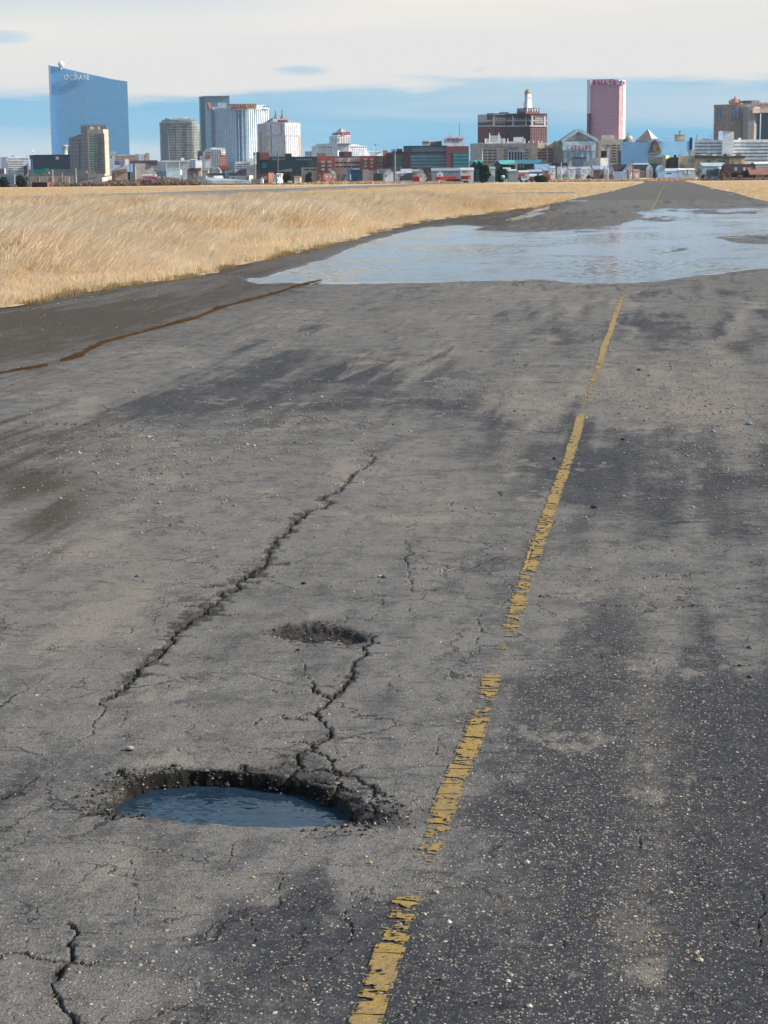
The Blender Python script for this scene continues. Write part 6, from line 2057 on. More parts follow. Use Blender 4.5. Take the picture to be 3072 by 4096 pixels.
b.slab('opening', f, 440, 590, 662, 738, paint('portico_shadow', (.02, .04, .065)), 1.2)
b.grid('column', f, 432, 592, 6, 662, 740, 1, .34, 1.0, paint('column_blue', (.27, .36, .46)), 1.9)
b.grid('opening', f, 600 - 2, 634, 1, 630, 738, 4, .85, .30, M_SLOT, .3) if False else b.grid('opening', fm, 602, 632, 1, 630, 738, 4, .95, .32, M_SLOT, .3)
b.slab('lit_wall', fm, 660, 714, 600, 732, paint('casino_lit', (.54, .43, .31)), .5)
b.slab('louver_panel', fr, 718, 796, 622, 740, paint('louver_brown', (.30, .17, .14)), .4)
b.grid('opening', fr, 718, 796, 1, 626, 740, 4, 1.0, .36, M_SLOT, .7)
b.slab('louver_panel', fr, 812, 857, 622, 752, paint('louver_brown', (.30, .17, .14)), .4)
b.grid('opening', fr, 812, 857, 1, 626, 764, 5, 1.0, .34, M_SLOT, .7)
b.slab('column', fr, 797, 811, 590, 750, paint('casino_mid', (.36, .33, .29)), .8)
b.prism('plant_room', [(228, 1590), (418, 1590)], 540, paint('casino_grey', (.36, .38, .38)), 20, y0=592)
b.prism('plant_room', [(268, 1592), (375, 1592)], 512, paint('casino_grey', (.36, .38, .38)), 16, y0=542)
b.prism('plant_room', [(418, 1588), (600, 1588)], 568, paint('casino_roof', (.40, .40, .38)), 20, y0=592)
b.prism('plant_room', [(492, 1592), (584, 1592)], 526, paint('casino_roof_pale', (.48, .49, .48)), 16, y0=570)
b.prism('white_box', [(244, 1572), (370, 1572)], 576, paint('casino_white', (.62, .65, .70)), 8, y0=612)
b.prism('corner_block', [(168, 1570), (205, 1568)], 580, paint('casino_peach', (.55, .46, .38)), 10, y0=612)
f0 = b.F(228, 418, 1588)
for xx in (273, 357, 232, 404, 440, 596):
    b.pole('finial', xx, 488 if xx in (273, 357) else 540, 585, .8, M_WHITE2, 1586)
for xx in (634, 676, 722, 752):
    b.pole('statue_post', xx, 562, 592, 1.1, paint('statue_white', (.6, .58, .56)), 1566)
b.prism('wing', [(858, 1566), (950, 1564)], 564, paint('casino_wing', (.41, .37, .315)), 40)

b = Bld('casino_temple', 'blue-white temple front with a pediment and red letters', 'casino', '4', 1100, 1530)
b.prism('wall', [(948, 1535), (1250, 1535)], 560, paint('temple_wall', (.36, .385, .38)), 50)
f = b.F(948, 1250, 1535)
b.slab('frieze', f, 946, 1252, 562, 652, paint('temple_blue', (.42, .64, .84)), .8)
b.text(f, 'CAESARS', [996, 1032, 1066, 1098, 1130, 1166, 1200], 602, 644, 22, paint('letters_red', (.50, .015, .05)), 1.8, thick=.8)
b.grid('pilaster', f, 946, 1252, 6, 652, 765, 1, .26, 1.0, paint('pilaster_blue', (.34, .55, .70)), .6)
b.slab('canopy', f, 1040, 1158, 712, 726, paint('canopy_navy', (.02, .04, .07)), 2.5)
P0, P1, P2 = f.pt(*b.c(936, 560), 1.0), f.pt(*b.c(1272, 552), 1.0), f.pt(*b.c(1095, 452), 1.0)
nb = np.array([-f.n[0] * 45, -f.n[1] * 45, 0])
b.add('pediment', [tuple(P0), tuple(P1), tuple(P2), tuple(P0 + nb), tuple(P1 + nb), tuple(P2 + nb)], [(0, 1, 2), (5, 4, 3), (0, 3, 4, 1), (1, 4, 5, 2), (2, 5, 3, 0)], paint('pediment_grey', (.30, .31, .29)))
for (qa, qb) in (((936, 560), (1095, 452)), ((1095, 452), (1272, 552))):
    A_, B_ = f.pt(*b.c(*qa), 1.0), f.pt(*b.c(*qb), 1.0)
    up_ = np.array([0, 0, 1.9])
    o_ = np.array([f.n[0] * .8, f.n[1] * .8, 0])
    V_ = [A_ + o_ - up_, B_ + o_ - up_, B_ + o_ + up_ * .3, A_ + o_ + up_ * .3, A_ - o_ - up_, B_ - o_ - up_, B_ - o_ + up_ * .3, A_ - o_ + up_ * .3]
    b.add('rake_cornice', [tuple(v) for v in V_], [(0, 1, 2, 3), (7, 6, 5, 4), (3, 2, 6, 7), (0, 4, 5, 1), (1, 5, 6, 2), (0, 3, 7, 4)], paint('cornice_pale', (.42, .52, .58)))
b.slab('pediment_window', f, 1082, 1110, 492, 540, paint('pediment_emblem', (.20, .20, .19)), 1.4)

b = Bld('parking_garage', 'beige parking garage with columns of dark openings beside the temple front', 'parking garage', '4', 1380, 1560)
M_BG = paint('garage_beige', (.38, .325, .265))
b.prism('wall', [(1258, 1565), (1300, 1562), (1484, 1562)], 548, M_BG, 40, tops=[566, 548, 548])
f = b.F(1300, 1484, 1562)
b.grid('opening', f, 1390, 1442, 1, 590, 765, 7, .80, .42, M_SLOT, .25)
b.grid('opening', f, 1448, 1476, 1, 590, 765, 7, .85, .42, M_SLOT, .25)
b.grid('opening', f, 1338, 1384, 1, 590, 640, 2, .85, .42, M_SLOT, .25)
b.grid('opening', f, 1306, 1334, 1, 590, 765, 7, .5, .3, M_SLOT, .25)
b.prism('plant_room', [(1300, 1570), (1420, 1570)], 508, paint('garage_roof', (.42, .385, .345)), 20, y0=550)
b.slab('side_wall', f, 1476, 1490, 655, 765, paint('garage_side', (.11, .10, .105)), .6)
b = Bld('video_screen', 'black video screen board before the beige parking garage', 'billboard', '4', 1326, 1450)
f = b.F(1300, 1352, 1450)
b.slab('panel', f, 1300, 1352, 652, 714, paint('screen_black', (.008, .012, .03), .3), .4, 1.0)
b.slab('post', f, 1314, 1320, 714, 780, M_METAL, .2)
b.slab('top_frame', f, 1310, 1330, 626, 652, paint('frame_white', (.55, .58, .58)), .2)
b = Bld('vertical_sign', 'tall white vertical sign before the beige parking garage', 'sign', '4', 1370, 1440)
f = b.F(1360, 1380, 1440)
b.slab('panel', f, 1360, 1380, 626, 778, paint('sign_white', (.60, .60, .63)), .5, .8)
b.grid('letter_block', f, 1374, 1380, 1, 635, 770, 9, .8, .5, paint('sign_grey_letters', (.22, .20, .22)), .7)

b = Bld('hotel_tower', 'pink glass hotel tower with red rooftop letters on a white band', 'tower', '4', 1340, 1850)
M_PK = glassy('pink_glass', (.60, .34, .43), .4, .3, 0, 2.2, 3.0, .84)
M_PK2 = paint('pink_lit', (.58, .29, .29), .4)
b.prism('wall', [(1171, 1880), (1198, 1862), (1466, 1850), (1498, 1856), (1527, 1880)], -5, M_PK, 25, ym=200, tops=[-2, -5, -5, -5, -2])
fa, fb, fc, fd = b.F(1171, 1198, 1880, 1862, 200), b.F(1198, 1466, 1862, 1850, 200), b.F(1466, 1498, 1850, 1856, 200), b.F(1498, 1527, 1856, 1880, 200)
M_BW = paint('tower_band_white', (.60, .63, .68))
b.slab('white_edge', fa, 1171, 1197, 46, 308, M_BW, .4)
b.slab('brick_edge', fa, 1171, 1197, 308, 510, paint('edge_maroon', (.11, .025, .035)), .4)
b.grid('window', fa, 1180, 1196, 1, 320, 500, 9, .4, .45, M_PK2, .6)
b.slab('pink_edge', fc, 1466, 1498, 46, 545, M_PK2, .4)
b.slab('white_edge', fd, 1499, 1527, 44, 545, paint('edge_grey', (.46, .50, .53)), .4)
for ff, x0, x1 in ((fa, 1171, 1198), (fb, 1198, 1466), (fc, 1466, 1498), (fd, 1498, 1527)):
    b.slab('roof_band', ff, x0, x1, 2, 46, M_BW, .9)
b.text(fb, 'BALLYS', [1238, 1277, 1313, 1347, 1384, 1423], 3, 42, 29, paint('letters_crimson', (.40, .012, .045)), 1.8, thick=1.0)
b.slab('emblem', fc, 1470, 1482, 10, 42, paint('letters_crimson', (.40, .012, .045)), 1.3) if False else b.slab('emblem', fd, 1504, 1520, 12, 38, paint('letters_crimson', (.40, .012, .045)), 1.3)
b.slab('roof_edge', fb, 1250, 1420, -6, 2, paint('edge_plum', (.25, .08, .11)), .6)
b.prism('podium', [(1390, 1840), (1530, 1840)], 548, paint('podium_beige', (.45, .40, .35)), 20)

b = Bld('casino_hall', 'low sky-blue windowless hall with a brown arched ornament', 'building', '5', 460, 1350)
M_SKYW = paint('sky_blue_wall', (.26, .52, .80), .7, .04)
b.prism('wall', [(86, 1352), (380, 1350), (528, 1350), (836, 1352)], 610, M_SKYW, 50, tops=[606, 612, 600, 596])
f = b.F(380, 528, 1350)
pts = [(372, 612), (400, 596), (415, 578), (432, 570), (470, 570), (488, 576), (505, 594), (540, 604)]
V_ = [tuple(f.pt(*b.c(x, y), .3)) for x, y in pts] + [tuple(f.pt(*b.c(x, y), -3)) for x, y in pts]
n_ = len(pts)
b.add('curved_parapet', V_, [tuple(range(n_ - 1, -1, -1)), tuple(range(n_, 2 * n_))] + [(i, i + 1, n_ + i + 1, n_ + i) for i in range(n_ - 1)], M_SKYW)
pts = [(385, 728), (398, 668), (420, 615), (435, 592), (452, 586), (468, 592), (490, 622), (508, 672), (520, 720), (505, 730), (470, 735), (420, 735)]
n_ = len(pts)
V_ = [tuple(f.pt(*b.c(x, y), 1.4)) for x, y in pts] + [tuple(f.pt(*b.c(x, y), .2)) for x, y in pts]
b.add('arched_ornament', V_, [tuple(range(n_)), tuple(range(2 * n_ - 1, n_ - 1, -1))] + [(i, n_ + i, n_ + (i + 1) % n_, (i + 1) % n_) for i in range(n_)], paint('ornament_brown', (.185, .115, .065), .8, .3, .5))
b.slab('arch_niche', f, 432, 462, 640, 705, paint('niche_blue', (.14, .20, .25)), 1.8)
b.slab('arch_crown', f, 438, 466, 592, 622, paint('ornament_red', (.17, .075, .05)), 1.9)
b.slab('ledge', f, 388, 516, 722, 735, paint('ornament_tan', (.30, .20, .13)), 2.0)
fe = b.F(800, 860, 1352)
b.slab('end_pier', fe, 822, 852, 562, 690, paint('pier_black', (.02, .03, .035)), .5)
b.slab('cream_pier', fe, 836, 866, 688, 755, M_CREAM, .4)
b.prism('side_wall', [(60, 1360), (95, 1356)], 705, paint('garage_side', (.11, .10, .105)), 12)
b = Bld('pyramid_roof_building', 'brown pyramid roof with a pale right slope behind the sky-blue hall', 'building', '5', 380, 1560)
b.prism('wall', [(235, 1562), (510, 1560)], 602, paint('hall_tan', (.36, .32, .28)), 40)
V_ = [b.col(238, 604, 1562), b.col(430, 604, 1548), b.col(515, 604, 1560), b.col(420, 604, 1605), b.col(378, 470, 1575)]
b.add('roof', [tuple(v) for v in V_], [(0, 1, 4), (3, 2, 1, 0), (3, 0, 4)], paint('pyramid_brown', (.20, .165, .135)))
b.add('roof', [tuple(v) for v in V_], [(1, 2, 4), (2, 3, 4)], paint('pyramid_pale', (.62, .60, .54)))
b = Bld('domed_pavilion', 'tan pavilion with a small finial left of the brown pyramid roof', 'building', '5', 165, 1500)
b.lathe('dome', 162, 605, [(52, 612), (48, 585), (30, 572), (12, 565)], paint('dome_dark', (.13, .12, .10)), 1500, 14)
b.lathe('turret', 176, 590, [(38, 600), (36, 552), (22, 545), (10, 540), (8, 526), (20, 520), (20, 516), (4, 514)], paint('turret_tan', (.44, .36, .26)), 1510, 14)
b = Bld('garden_pavilion', 'square tan pavilion with a finial on the roof right of the brown pyramid', 'building', '5', 710, 1500)
b.prism('wall', [(655, 1500), (766, 1500)], 528, paint('turret_tan', (.44, .36, .26)), 12, tops=[530, 530])
f = b.F(655, 766, 1500)
b.slab('panel', f, 685, 768, 540, 590, paint('pavilion_cream', (.56, .47, .37)), .3)
b.slab('cornice', f, 653, 768, 526, 533, paint('cornice_pale2', (.55, .52, .46)), .8)
b.lathe('finial', 720, 528, [(18, 530), (14, 522), (8, 510), (7, 500), (20, 494), (20, 491), (4, 490)], paint('finial_grey', (.22, .24, .23)), 1505, 12)
f = b.F(515, 655, 1520)
b = Bld('roof_truss', 'white open truss frame on the roof between the pyramid and the pavilion', 'frame', '5', 585, 1480)
f = b.F(520, 650, 1480)
b.slab('beam', f, 522, 648, 570, 577, M_WHITE, .3)
b.grid('post', f, 524, 650, 5, 548, 604, 1, .10, 1.0, M_WHITE, .3)

b = Bld('parking_garage', 'white parking garage with long dark slots and a tall blank stair block', 'parking garage', '5', 1250, 1450)
M_WG2 = paint('garage_white', (.80, .85, .90))
b.prism('wall', [(868, 1450), (1168, 1448), (1720, 1448)], 588, M_WG2, 50)
fa, fb = b.F(868, 1168, 1450, 1448), b.F(1168, 1720, 1448, 1448)
M_SL = paint('slot_dark', (.10, .125, .13))
for k in range(4):
    y = 614 + 36.3 * k
    b.grid('opening', fa, 878, 1166, 2, y, y + 12, 1, .96, .85, M_SL, .2)
for k in range(6):
    y = 612 + 37 * k
    b.grid('opening', fb, 1282, 1660, 3 if k else 3, y, y + 12, 1, .965, .85, M_SL, .2)
b.grid('rail', fb, 1284, 1700, 1, 604, 800, 6, 1.0, .05, paint('rail_grey', (.40, .43, .45)), .4)
b.prism('stair_block', [(1166, 1440), (1284, 1440)], 500, paint('stair_white', (.82, .88, .93)), 14)
f = b.F(1166, 1284, 1440)
b.slab('roof_cap', f, 1170, 1276, 494, 502, paint('cap_tan', (.50, .45, .40)), .6)
b.grid('window', f, 1180, 1270, 4, 548, 556, 1, .12, .6, paint('slit_grey', (.35, .40, .45)), .1)
b.prism('stair_block', [(1120, 1462), (1168, 1462)], 490, paint('stair_blue', (.40, .52, .66)), 12)
b.prism('plant_room', [(1330, 1470), (1362, 1470)], 565, M_WHITE, 10, y0=590)
for xx in (897, 905, 1030, 1060):
    b.pole('antenna', xx, 525, 588, .5, M_METAL, 1460)
b.prism('roof_plant', [(945, 1470), (1040, 1470)], 574, paint('roof_clutter', (.28, .29, .29)), 10, y0=590, tops=[570, 578])

b = Bld('casino_hotel', 'brown striped hotel tower with an ornate red crown at the right edge', 'tower', '5', 1260, 2100)
M_TB = paint('tower_brown', (.30, .235, .205))
b.prism('wall', [(1080, 2112), (1240, 2100), (1392, 2100)], 212, M_TB, 40, ym=400)
fa, fb = b.F(1080, 1240, 2112, 2100, 400), b.F(1240, 1392, 2100, 2100, 400)
b.slab('roof_band', fa, 1080, 1240, 212, 236, paint('band_ochre', (.27, .235, .17)), .6)
b.slab('roof_band', fb, 1240, 1392, 210, 232, paint('band_ochre', (.27, .235, .17)), .6)
b.grid('pilaster', fa, 1082, 1240, 7, 236, 580, 1, .42, 1.0, paint('pilaster_ochre', (.36, .29, .235)), .8)
b.grid('pilaster', fb, 1244, 1380, 6, 232, 580, 1, .42, 1.0, paint('pilaster_ochre', (.36, .29, .235)), .8)
b.grid('glass_strip', fa, 1112, 1168, 2, 240, 390, 1, .55, 1.0, paint('strip_blue', (.03, .14, .30), .3), 1.0)
b.grid('glass_strip', fb, 1252, 1375, 3, 236, 385, 1, .45, 1.0, paint('strip_blue', (.03, .14, .30), .3), 1.0)
b.lathe('crown', 1306, 215, [(52, 216), (50, 200), (60, 190), (44, 170), (30, 152), (14, 140), (5, 126), (2, 112)], paint('crown_red', (.36, .155, .115), .8, .25, .5), 2120, 12, smooth=False)
for xx, yt in ((1248, 160), (1268, 150), (1352, 152), (1368, 165)):
    b.pole('finial', xx, yt, 200, 1.6, paint('crown_red2', (.28, .11, .08)), 2100)
b.slab('sign_panel', fb, 1262, 1345, 196, 216, paint('crown_sign', (.34, .11, .10)), 1.5)
b.prism('shaft', [(1392, 2092), (1450, 2080), (1512, 2080), (1572, 2094)], 236, paint('shaft_grey', (.30, .275, .255)), 30, ym=400)
b.prism('top_floor', [(1376, 2110), (1548, 2110)], 165, paint('top_stone', (.34, .30, .27)), 20, y0=240)
f = b.F(1376, 1548, 2110, 2110, 400)
b.slab('dark_panel', f, 1376, 1482, 168, 196, paint('top_dark', (.07, .075, .08)), .6)
b.grid('column', f, 1395, 1440, 2, 226, 280, 1, .25, 1.0, paint('column_white2', (.56, .50, .47)), 18)
b.prism('bridge_floor', [(1494, 2076), (1720, 2080)], 258, paint('pinkish_stone', (.44, .31, .29)), 30, y0=296, tops=[248, 268])
b.prism('dark_glass_wing', [(1570, 2085), (1720, 2085)], 290, glassy('wing_glass', (.010, .022, .035), .2, .4, 0, 6, 3.6, 1.5), 30)
b.prism('wing_top', [(1548, 2095), (1720, 2095)], 212, paint('wing_stone', (.40, .30, .27)), 24, y0=262)
f = b.F(1548, 1720, 2095, 2095, 400)
for k in range(6):
    x = 1556 + k * 22
    b.slab('crown_spike', f, x, x + 9, 184, 214, paint('spike_red', (.36, .11, .09)), 1.2)
    b.slab('crown_spike', f, x + 9, x + 18, 198, 214, paint('spike_pink', (.58, .42, .38)), 1.0)
f = b.F(1494, 1570, 2076, 2078, 400)
b.slab('pink_panel', f, 1496, 1568, 246, 300, paint('pink_stone2', (.55, .38, .34)), .8)

# ================================================================== houses and sheds along the field, middle to right
HN = 0


def house(z, x0, x1, yb, ye, yr, D_, wc, rc, lab, axis='side', depth=9, win=None, door=None, group=None, xr=None, name='house', cat='house'):
    h = Bld(name, lab, cat, z, (x0 + x1) / 2, D_, group)
    h.gable(x0, x1, yb, ye, yr, wc if not isinstance(wc, tuple) else paint('house_%d_%d_%d' % tuple(int(c * 100) for c in wc), wc),
            rc if not isinstance(rc, tuple) else paint('roof_%d_%d_%d' % tuple(int(c * 100) for c in rc), rc), axis=axis, depth=depth, win=win, door=door, xr=xr)
    return h


W1, W2_, BL = (.62, .63, .65), (.72, .72, .70), (.42, .50, .62)
# centre (crops d, e)
h = Bld('brick_house', 'rosy brick house with three small windows under a green-roofed pavilion', 'house', 'd', 660, 900)
h.prism('wall', [(560, 900), (775, 902)], 432, paint('brick_rose', (.26, .135, .115)), 10)
f = h.F(560, 775, 900, 902)
h.grid('window', f, 580, 770, 3, 470, 500, 1, .16, .9, M_WHITE, .1)
h.lathe('pavilion_roof', 690, 430, [(60, 432), (55, 405), (30, 388), (4, 380)], paint('pavilion_teal', (.10, .26, .24)), 905, 8, smooth=False)
h = Bld('blue_building', 'dark blue glazed building below the brick parking garage', 'building', 'd', 1080, 1150)
h.prism('wall', [(955, 1152), (1000, 1150), (1205, 1150)], 368, paint('blue_glazed', (.025, .075, .14), .35), 14)
f = h.F(1000, 1205, 1150)
h.slab('roof_light', f, 1030, 1150, 348, 366, paint('roof_light_blue', (.36, .50, .62)), 1.0)
h.grid('pilaster', f, 1110, 1200, 3, 372, 520, 1, .12, 1.0, paint('blue_mullion', (.09, .15, .22)), .3)
h.slab('side_panel', h.F(955, 1000, 1152, 1150), 957, 998, 372, 540, paint('blue_pale_side', (.20, .31, .40)), .3)
h = Bld('tan_block', 'plain upright tan slab of a building beside the dark blue building', 'building', 'd', 1255, 1050)
h.prism('wall', [(1205, 1050), (1300, 1050)], 362, paint('slab_tan', (.34, .27, .235)), 8)
h.prism('wing', [(1300, 1054), (1384, 1054)], 380, paint('slab_mauve', (.22, .19, .21)), 8)
house('d', 1380, 1478, 430, 412, 356, 1000, (.60, .58, .63), (.17, .19, .19), 'house with a pale triangular gable above a dark green hedge', 'front', xr=1470, win=[(1400, 1412, 395, 425), (1425, 1440, 395, 425)])
h = Bld('garage_shed', 'dark green windowless shed below the pale gable', 'shed', 'd', 1460, 900)
h.prism('wall', [(1382, 902), (1544, 900)], 428, paint('shed_green', (.05, .085, .08)), 8)
h = Bld('long_roof_house', 'house with a long dark green roof left of the utility pole', 'house', 'd', 1560, 1020)
h.gable(1478, 1660, 460, 395, 365, M_GREYW, paint('roof_pine', (.085, .115, .11)))
house('e', -2, 140, 540, 420, 360, 860, (.44, .50, .58), (.40, .32, .29), 'pale blue house with a pinkish gable beside the utility pole', 'front', win=[(8, 26, 455, 490)])
house('e', 190, 300, 500, 440, 408, 880, W1, (.33, .36, .42), 'white house with a double window right of the utility pole', win=[(222, 236, 455, 485), (244, 258, 455, 485)])
house('e', 270, 440, 520, 430, 366, 895, (.40, .43, .50), (.34, .38, .46), 'house with a wide pale blue-grey roof before the teal glass hospital')
h = Bld('barn_roof_shed', 'dark green shed with a long slanting roof left of the red skip', 'shed', 'e', 350, 870)
V_ = [h.col(248, 545, 872), h.col(460, 545, 868), h.col(460, 420, 868), h.col(400, 418, 870), h.col(250, 488, 872)]
nb = np.array([*(-FH[:2] * -9), 0])
n_ = len(V_)
h.add('body', [tuple(v) for v in V_] + [tuple(v + nb) for v in V_], [tuple(range(n_)), tuple(range(2 * n_ - 1, n_ - 1, -1))] + [(i, n_ + i, n_ + (i + 1) % n_, (i + 1) % n_) for i in range(n_)], paint('shed_pine', (.045, .075, .085)))
house('e', 460, 560, 490, 405, 372, 920, (.31, .27, .25), (.26, .23, .21), 'taupe house with a flat gable behind the red skip', win=[(480, 500, 430, 455)])
house('e', 510, 640, 450, 385, 350, 960, (.52, .48, .42), (.30, .27, .24), 'beige house end with a pale gable behind the red skip', 'front')
house('e', 555, 670, 520, 452, 412, 890, (.45, .47, .48), (.30, .33, .35), 'grey-white small house right of the red skip', 'front', win=[(590, 606, 465, 490)])
h = Bld('low_hall', 'wide grey-blue hall behind the red trailers', 'building', 'e', 1000, 960)
h.gable(780, 1250, 520, 395, 345, paint('hall_slate', (.23, .26, .30)), paint('hall_slate_roof', (.19, .235, .265)), depth=20)
h = Bld('house', 'narrow white house front between the grey-blue hall and the red trailers', 'house', 'e', 915, 900)
h.gable(872, 962, 480, 425, 398, M_WHITE2, M_ROOFG, axis='front', win=[(893, 905, 450, 478), (912, 924, 450, 478)])
h = Bld('house', 'pale pinkish house with two windows left of the tall dark evergreen', 'house', 'e', 1340, 900)
h.gable(1262, 1470, 500, 385, 345, paint('house_pinkwhite', (.55, .50, .46)), paint('roof_ash', (.40, .40, .40)), win=[(1292, 1306, 392, 418), (1318, 1332, 392, 418), (1358, 1372, 388, 412)])
h = Bld('gabled_hall', 'dark green hall with twin pointed gables and teal roof', 'building', 'e', 1530, 1100)
h.gable(1435, 1525, 330, 298, 232, paint('gable_green', (.012, .05, .065)), M_TEAL, axis='front', depth=16)
h.gable(1505, 1620, 330, 298, 226, paint('gable_green', (.012, .05, .065)), M_TEAL, Dd=1098, axis='front', depth=16)
h.gable(1460, 1600, 330, 290, 215, paint('gable_green', (.012, .05, .065)), M_TEAL, Dd=1112, depth=10)
h = Bld('shopping_hall', 'low hall with long teal hipped roofs below the beige casino', 'building', 'f', 640, 1150)
h.prism('wall', [(240, 1152), (560, 1148), (1010, 1150)], 352, paint('hall_pine', (.035, .06, .065)), 25)
V_ = [h.col(250, 350, 1150), h.col(585, 372, 1144), h.col(585, 315, 1160), h.col(320, 295, 1165), h.col(560, 290, 1168)]
h.add('roof', [tuple(v) for v in V_], [(0, 1, 2, 4, 3)], paint('roof_teal_pale', (.08, .36, .34)))
V_ = [h.col(560, 372, 1146), h.col(975, 345, 1146), h.col(1045, 282, 1170), h.col(545, 290, 1170)]
h.add('roof', [tuple(v) for v in V_], [(0, 1, 2, 3)], paint('roof_teal_deep', (.025, .155, .20)))
h.prism('gatehouse', [(580, 1140), (622, 1140)], 306, paint('gate_peach', (.42, .32, .24)), 6)
f = h.F(560, 1010, 1148, 1150)
h.grid('window', f, 640, 740, 2, 392, 408, 1, .4, 1.0, M_WHITE, .3)
h.gable(240, 330, 400, 352, 306, paint('hall_pine', (.035, .06, .065)), paint('roof_teal_pale', (.08, .36, .34)), Dd=1142, axis='front', depth=8)
h = Bld('low_hall', 'dark flat-roofed hall under the temple front', 'building', 'f', 1330, 1180)
h.prism('wall', [(1190, 1180), (1450, 1180)], 340, paint('hall_black_green', (.022, .05, .055)), 20)
h.prism('pylon', [(1475, 1170), (1520, 1170)], 298, paint('pylon_peach', (.46, .33, .24)), 4, tops=[318, 292])
h.prism('wall', [(1450, 1178), (1530, 1178)], 372, paint('pylon_grey', (.37, .34, .34)), 10)
h = Bld('low_hall', 'grey-blue low hall under the right half of the temple front', 'building', 'g', 60, 1200)
h.prism('wall', [(-90, 1202), (170, 1200)], 268, paint('hall_bluegrey', (.21, .265, .32)), 20)
h = Bld('flat_roofed_building', 'cream-white flat building with a door before the beige garage', 'building', 'g', 195, 1100)
h.prism('wall', [(135, 1102), (250, 1100)], 312, paint('block_cream', (.50, .46, .39)), 12)
h.slab('door', h.F(135, 250, 1102, 1100), 203, 214, 362, 385, M_ROOFD, .1)
h = Bld('flat_roofed_building', 'long pale grey-cream flat building below the black video screen', 'building', 'g', 400, 1120)
h.prism('wall', [(255, 1122), (420, 1118), (550, 1120)], 262, paint('block_pale', (.52, .52, .48)), 14)
h.grid('pilaster', h.F(255, 420, 1122, 1118), 270, 350, 4, 320, 345, 1, .2, 1.0, M_GREYW, .2)

# row houses
row = [('f', 1160, 1250, 560, 430, 400, 'first white row house right of the blue-roofed house'), ('f', 1300, 1365, 560, 450, 410, 'white row house just left of the utility pole'), ('f', 1365, 1470, 560, 445, 400, 'white row house with a triangular roof just right of the utility pole'),
       ('f', 1480, 1580, 560, 450, 415, 'grey-white row house with bright corner boards two doors right of the utility pole'), ('f', 1580, 1660, 560, 450, 415, 'narrow white row house three doors right of the utility pole'),
       ('g', 8, 98, 560, 450, 412, 'white row house with a dark gap at its right side'), ('g', 104, 200, 560, 452, 415, 'pale row house whose right half is greyer'), ('g', 202, 302, 560, 455, 405, 'white row house at the left of the brown brick one'),
       ('g', 425, 500, 560, 455, 400, 'blue-grey row house at the right of the brown brick one'), ('g', 505, 560, 560, 455, 405, 'narrow grey row house behind the dark utility pole'), ('g', 560, 665, 560, 445, 385, 'white row house with a pale blue roof right of the dark utility pole')]
for i, (z, x0, x1, yb, ye, yr, lab) in enumerate(row):
    wc = [(.60, .61, .64), (.66, .66, .66), (.62, .65, .70), (.52, .55, .58)][i % 4]
    h = Bld('row_house', lab, 'house', z, (x0 + x1) / 2, 880 + 6 * (i % 3), 'white row houses along the field')
    f = h.gable(x0, x1, yb, ye, yr, paint('row_%d' % (i % 4), wc), paint('row_roof_%d' % (i % 3), [(.30, .36, .42), (.24, .27, .30), (.36, .40, .46)][i % 3]), axis='front' if i in (2, 10) else 'side', depth=9)
    w = x1 - x0
    h.grid('window', f, x0 + w * .30, x0 + w * .92, 2, ye + 22, ye + 62, 1, .22, 1.0, M_DARKWIN, .1)
    h.slab('corner_board', f, x0 + w * .86, x0 + w * .99, ye + 4, ye + 105, M_WHITE2, .15)
    h.slab('corner_board', f, x0 + w * .56, x0 + w * .66, ye + 15, ye + 75, M_WHITE2, .12)
    h.slab('porch', f, x0 + 2, x0 + w * .5, ye + 78, ye + 112, paint('porch_grey', (.33, .33, .35)), .6)
h = Bld('row_house', 'brown brick row house among the white ones', 'house', 'g', 360, 885, 'white row houses along the field')
h.gable(304, 412, 570, 455, 395, paint('row_brick', (.21, .115, .085)), paint('row_roof_blue', (.22, .32, .40)), win=[(330, 342, 480, 510), (360, 372, 480, 510)])
house('f', 920, 1150, 470, 460, 365, 960, (.30, .38, .46), (.155, .26, .38), 'house with a broad slate blue roof above the tanker', 'side', 12)
house('f', 800, 1065, 540, 490, 462, 930, (.26, .32, .38), (.30, .35, .38), 'grey-blue house with three dark windows behind the tanker', win=[(895, 908, 498, 522), (945, 958, 498, 522), (990, 1003, 498, 522)])
house('f', 1060, 1160, 545, 470, 455, 910, (.36, .27, .235), (.33, .30, .28), 'taupe house with pale corner boards right of the tanker', win=[(1085, 1098, 490, 525), (1120, 1132, 490, 525)])
house('f', 85, 250, 520, 445, 410, 940, (.48, .49, .49), (.20, .24, .27), 'low grey house with a slate roof behind the two evergreens')
house('f', 395, 510, 530, 450, 425, 930, (.56, .51, .44), (.42, .37, .32), 'cream house peeping out right of the second evergreen', win=[(440, 455, 480, 505)])
house('f', 480, 600, 600, 478, 455, 890, (.18, .225, .26), (.42, .45, .48), 'dark slate shed left of the red tanker lorry')
house('f', 650, 800, 520, 500, 475, 915, (.44, .47, .50), (.50, .54, .58), 'low house with a white roof above the red tanker lorry')
house('g', 560, 700, 480, 420, 362, 940, (.50, .56, .64), (.40, .48, .58), 'pale blue house with a gable behind the dark-roofed white house', 'front')
h = Bld('house', 'white house with a steep dark brown roof and blue garage before it', 'house', 'g', 850, 880)
h.gable(650, 960, 580, 475, 378, M_WHITE2, paint('roof_umber', (.045, .032, .028)), depth=12)
h.gable(800, 985, 590, 480, 365, M_WHITE2, paint('roof_pale_ash', (.40, .42, .45)), Dd=876, depth=10, axis='front', xr=925, win=[(835, 850, 430, 455), (838, 852, 490, 515)])
h.prism('garage', [(655, 868), (840, 866)], 490, paint('garage_blue', (.36, .47, .62)), 8)
h.slab('door', h.F(655, 840, 868, 866), 720, 790, 540, 600, paint('garage_door_blue', (.33, .43, .57)), .05)
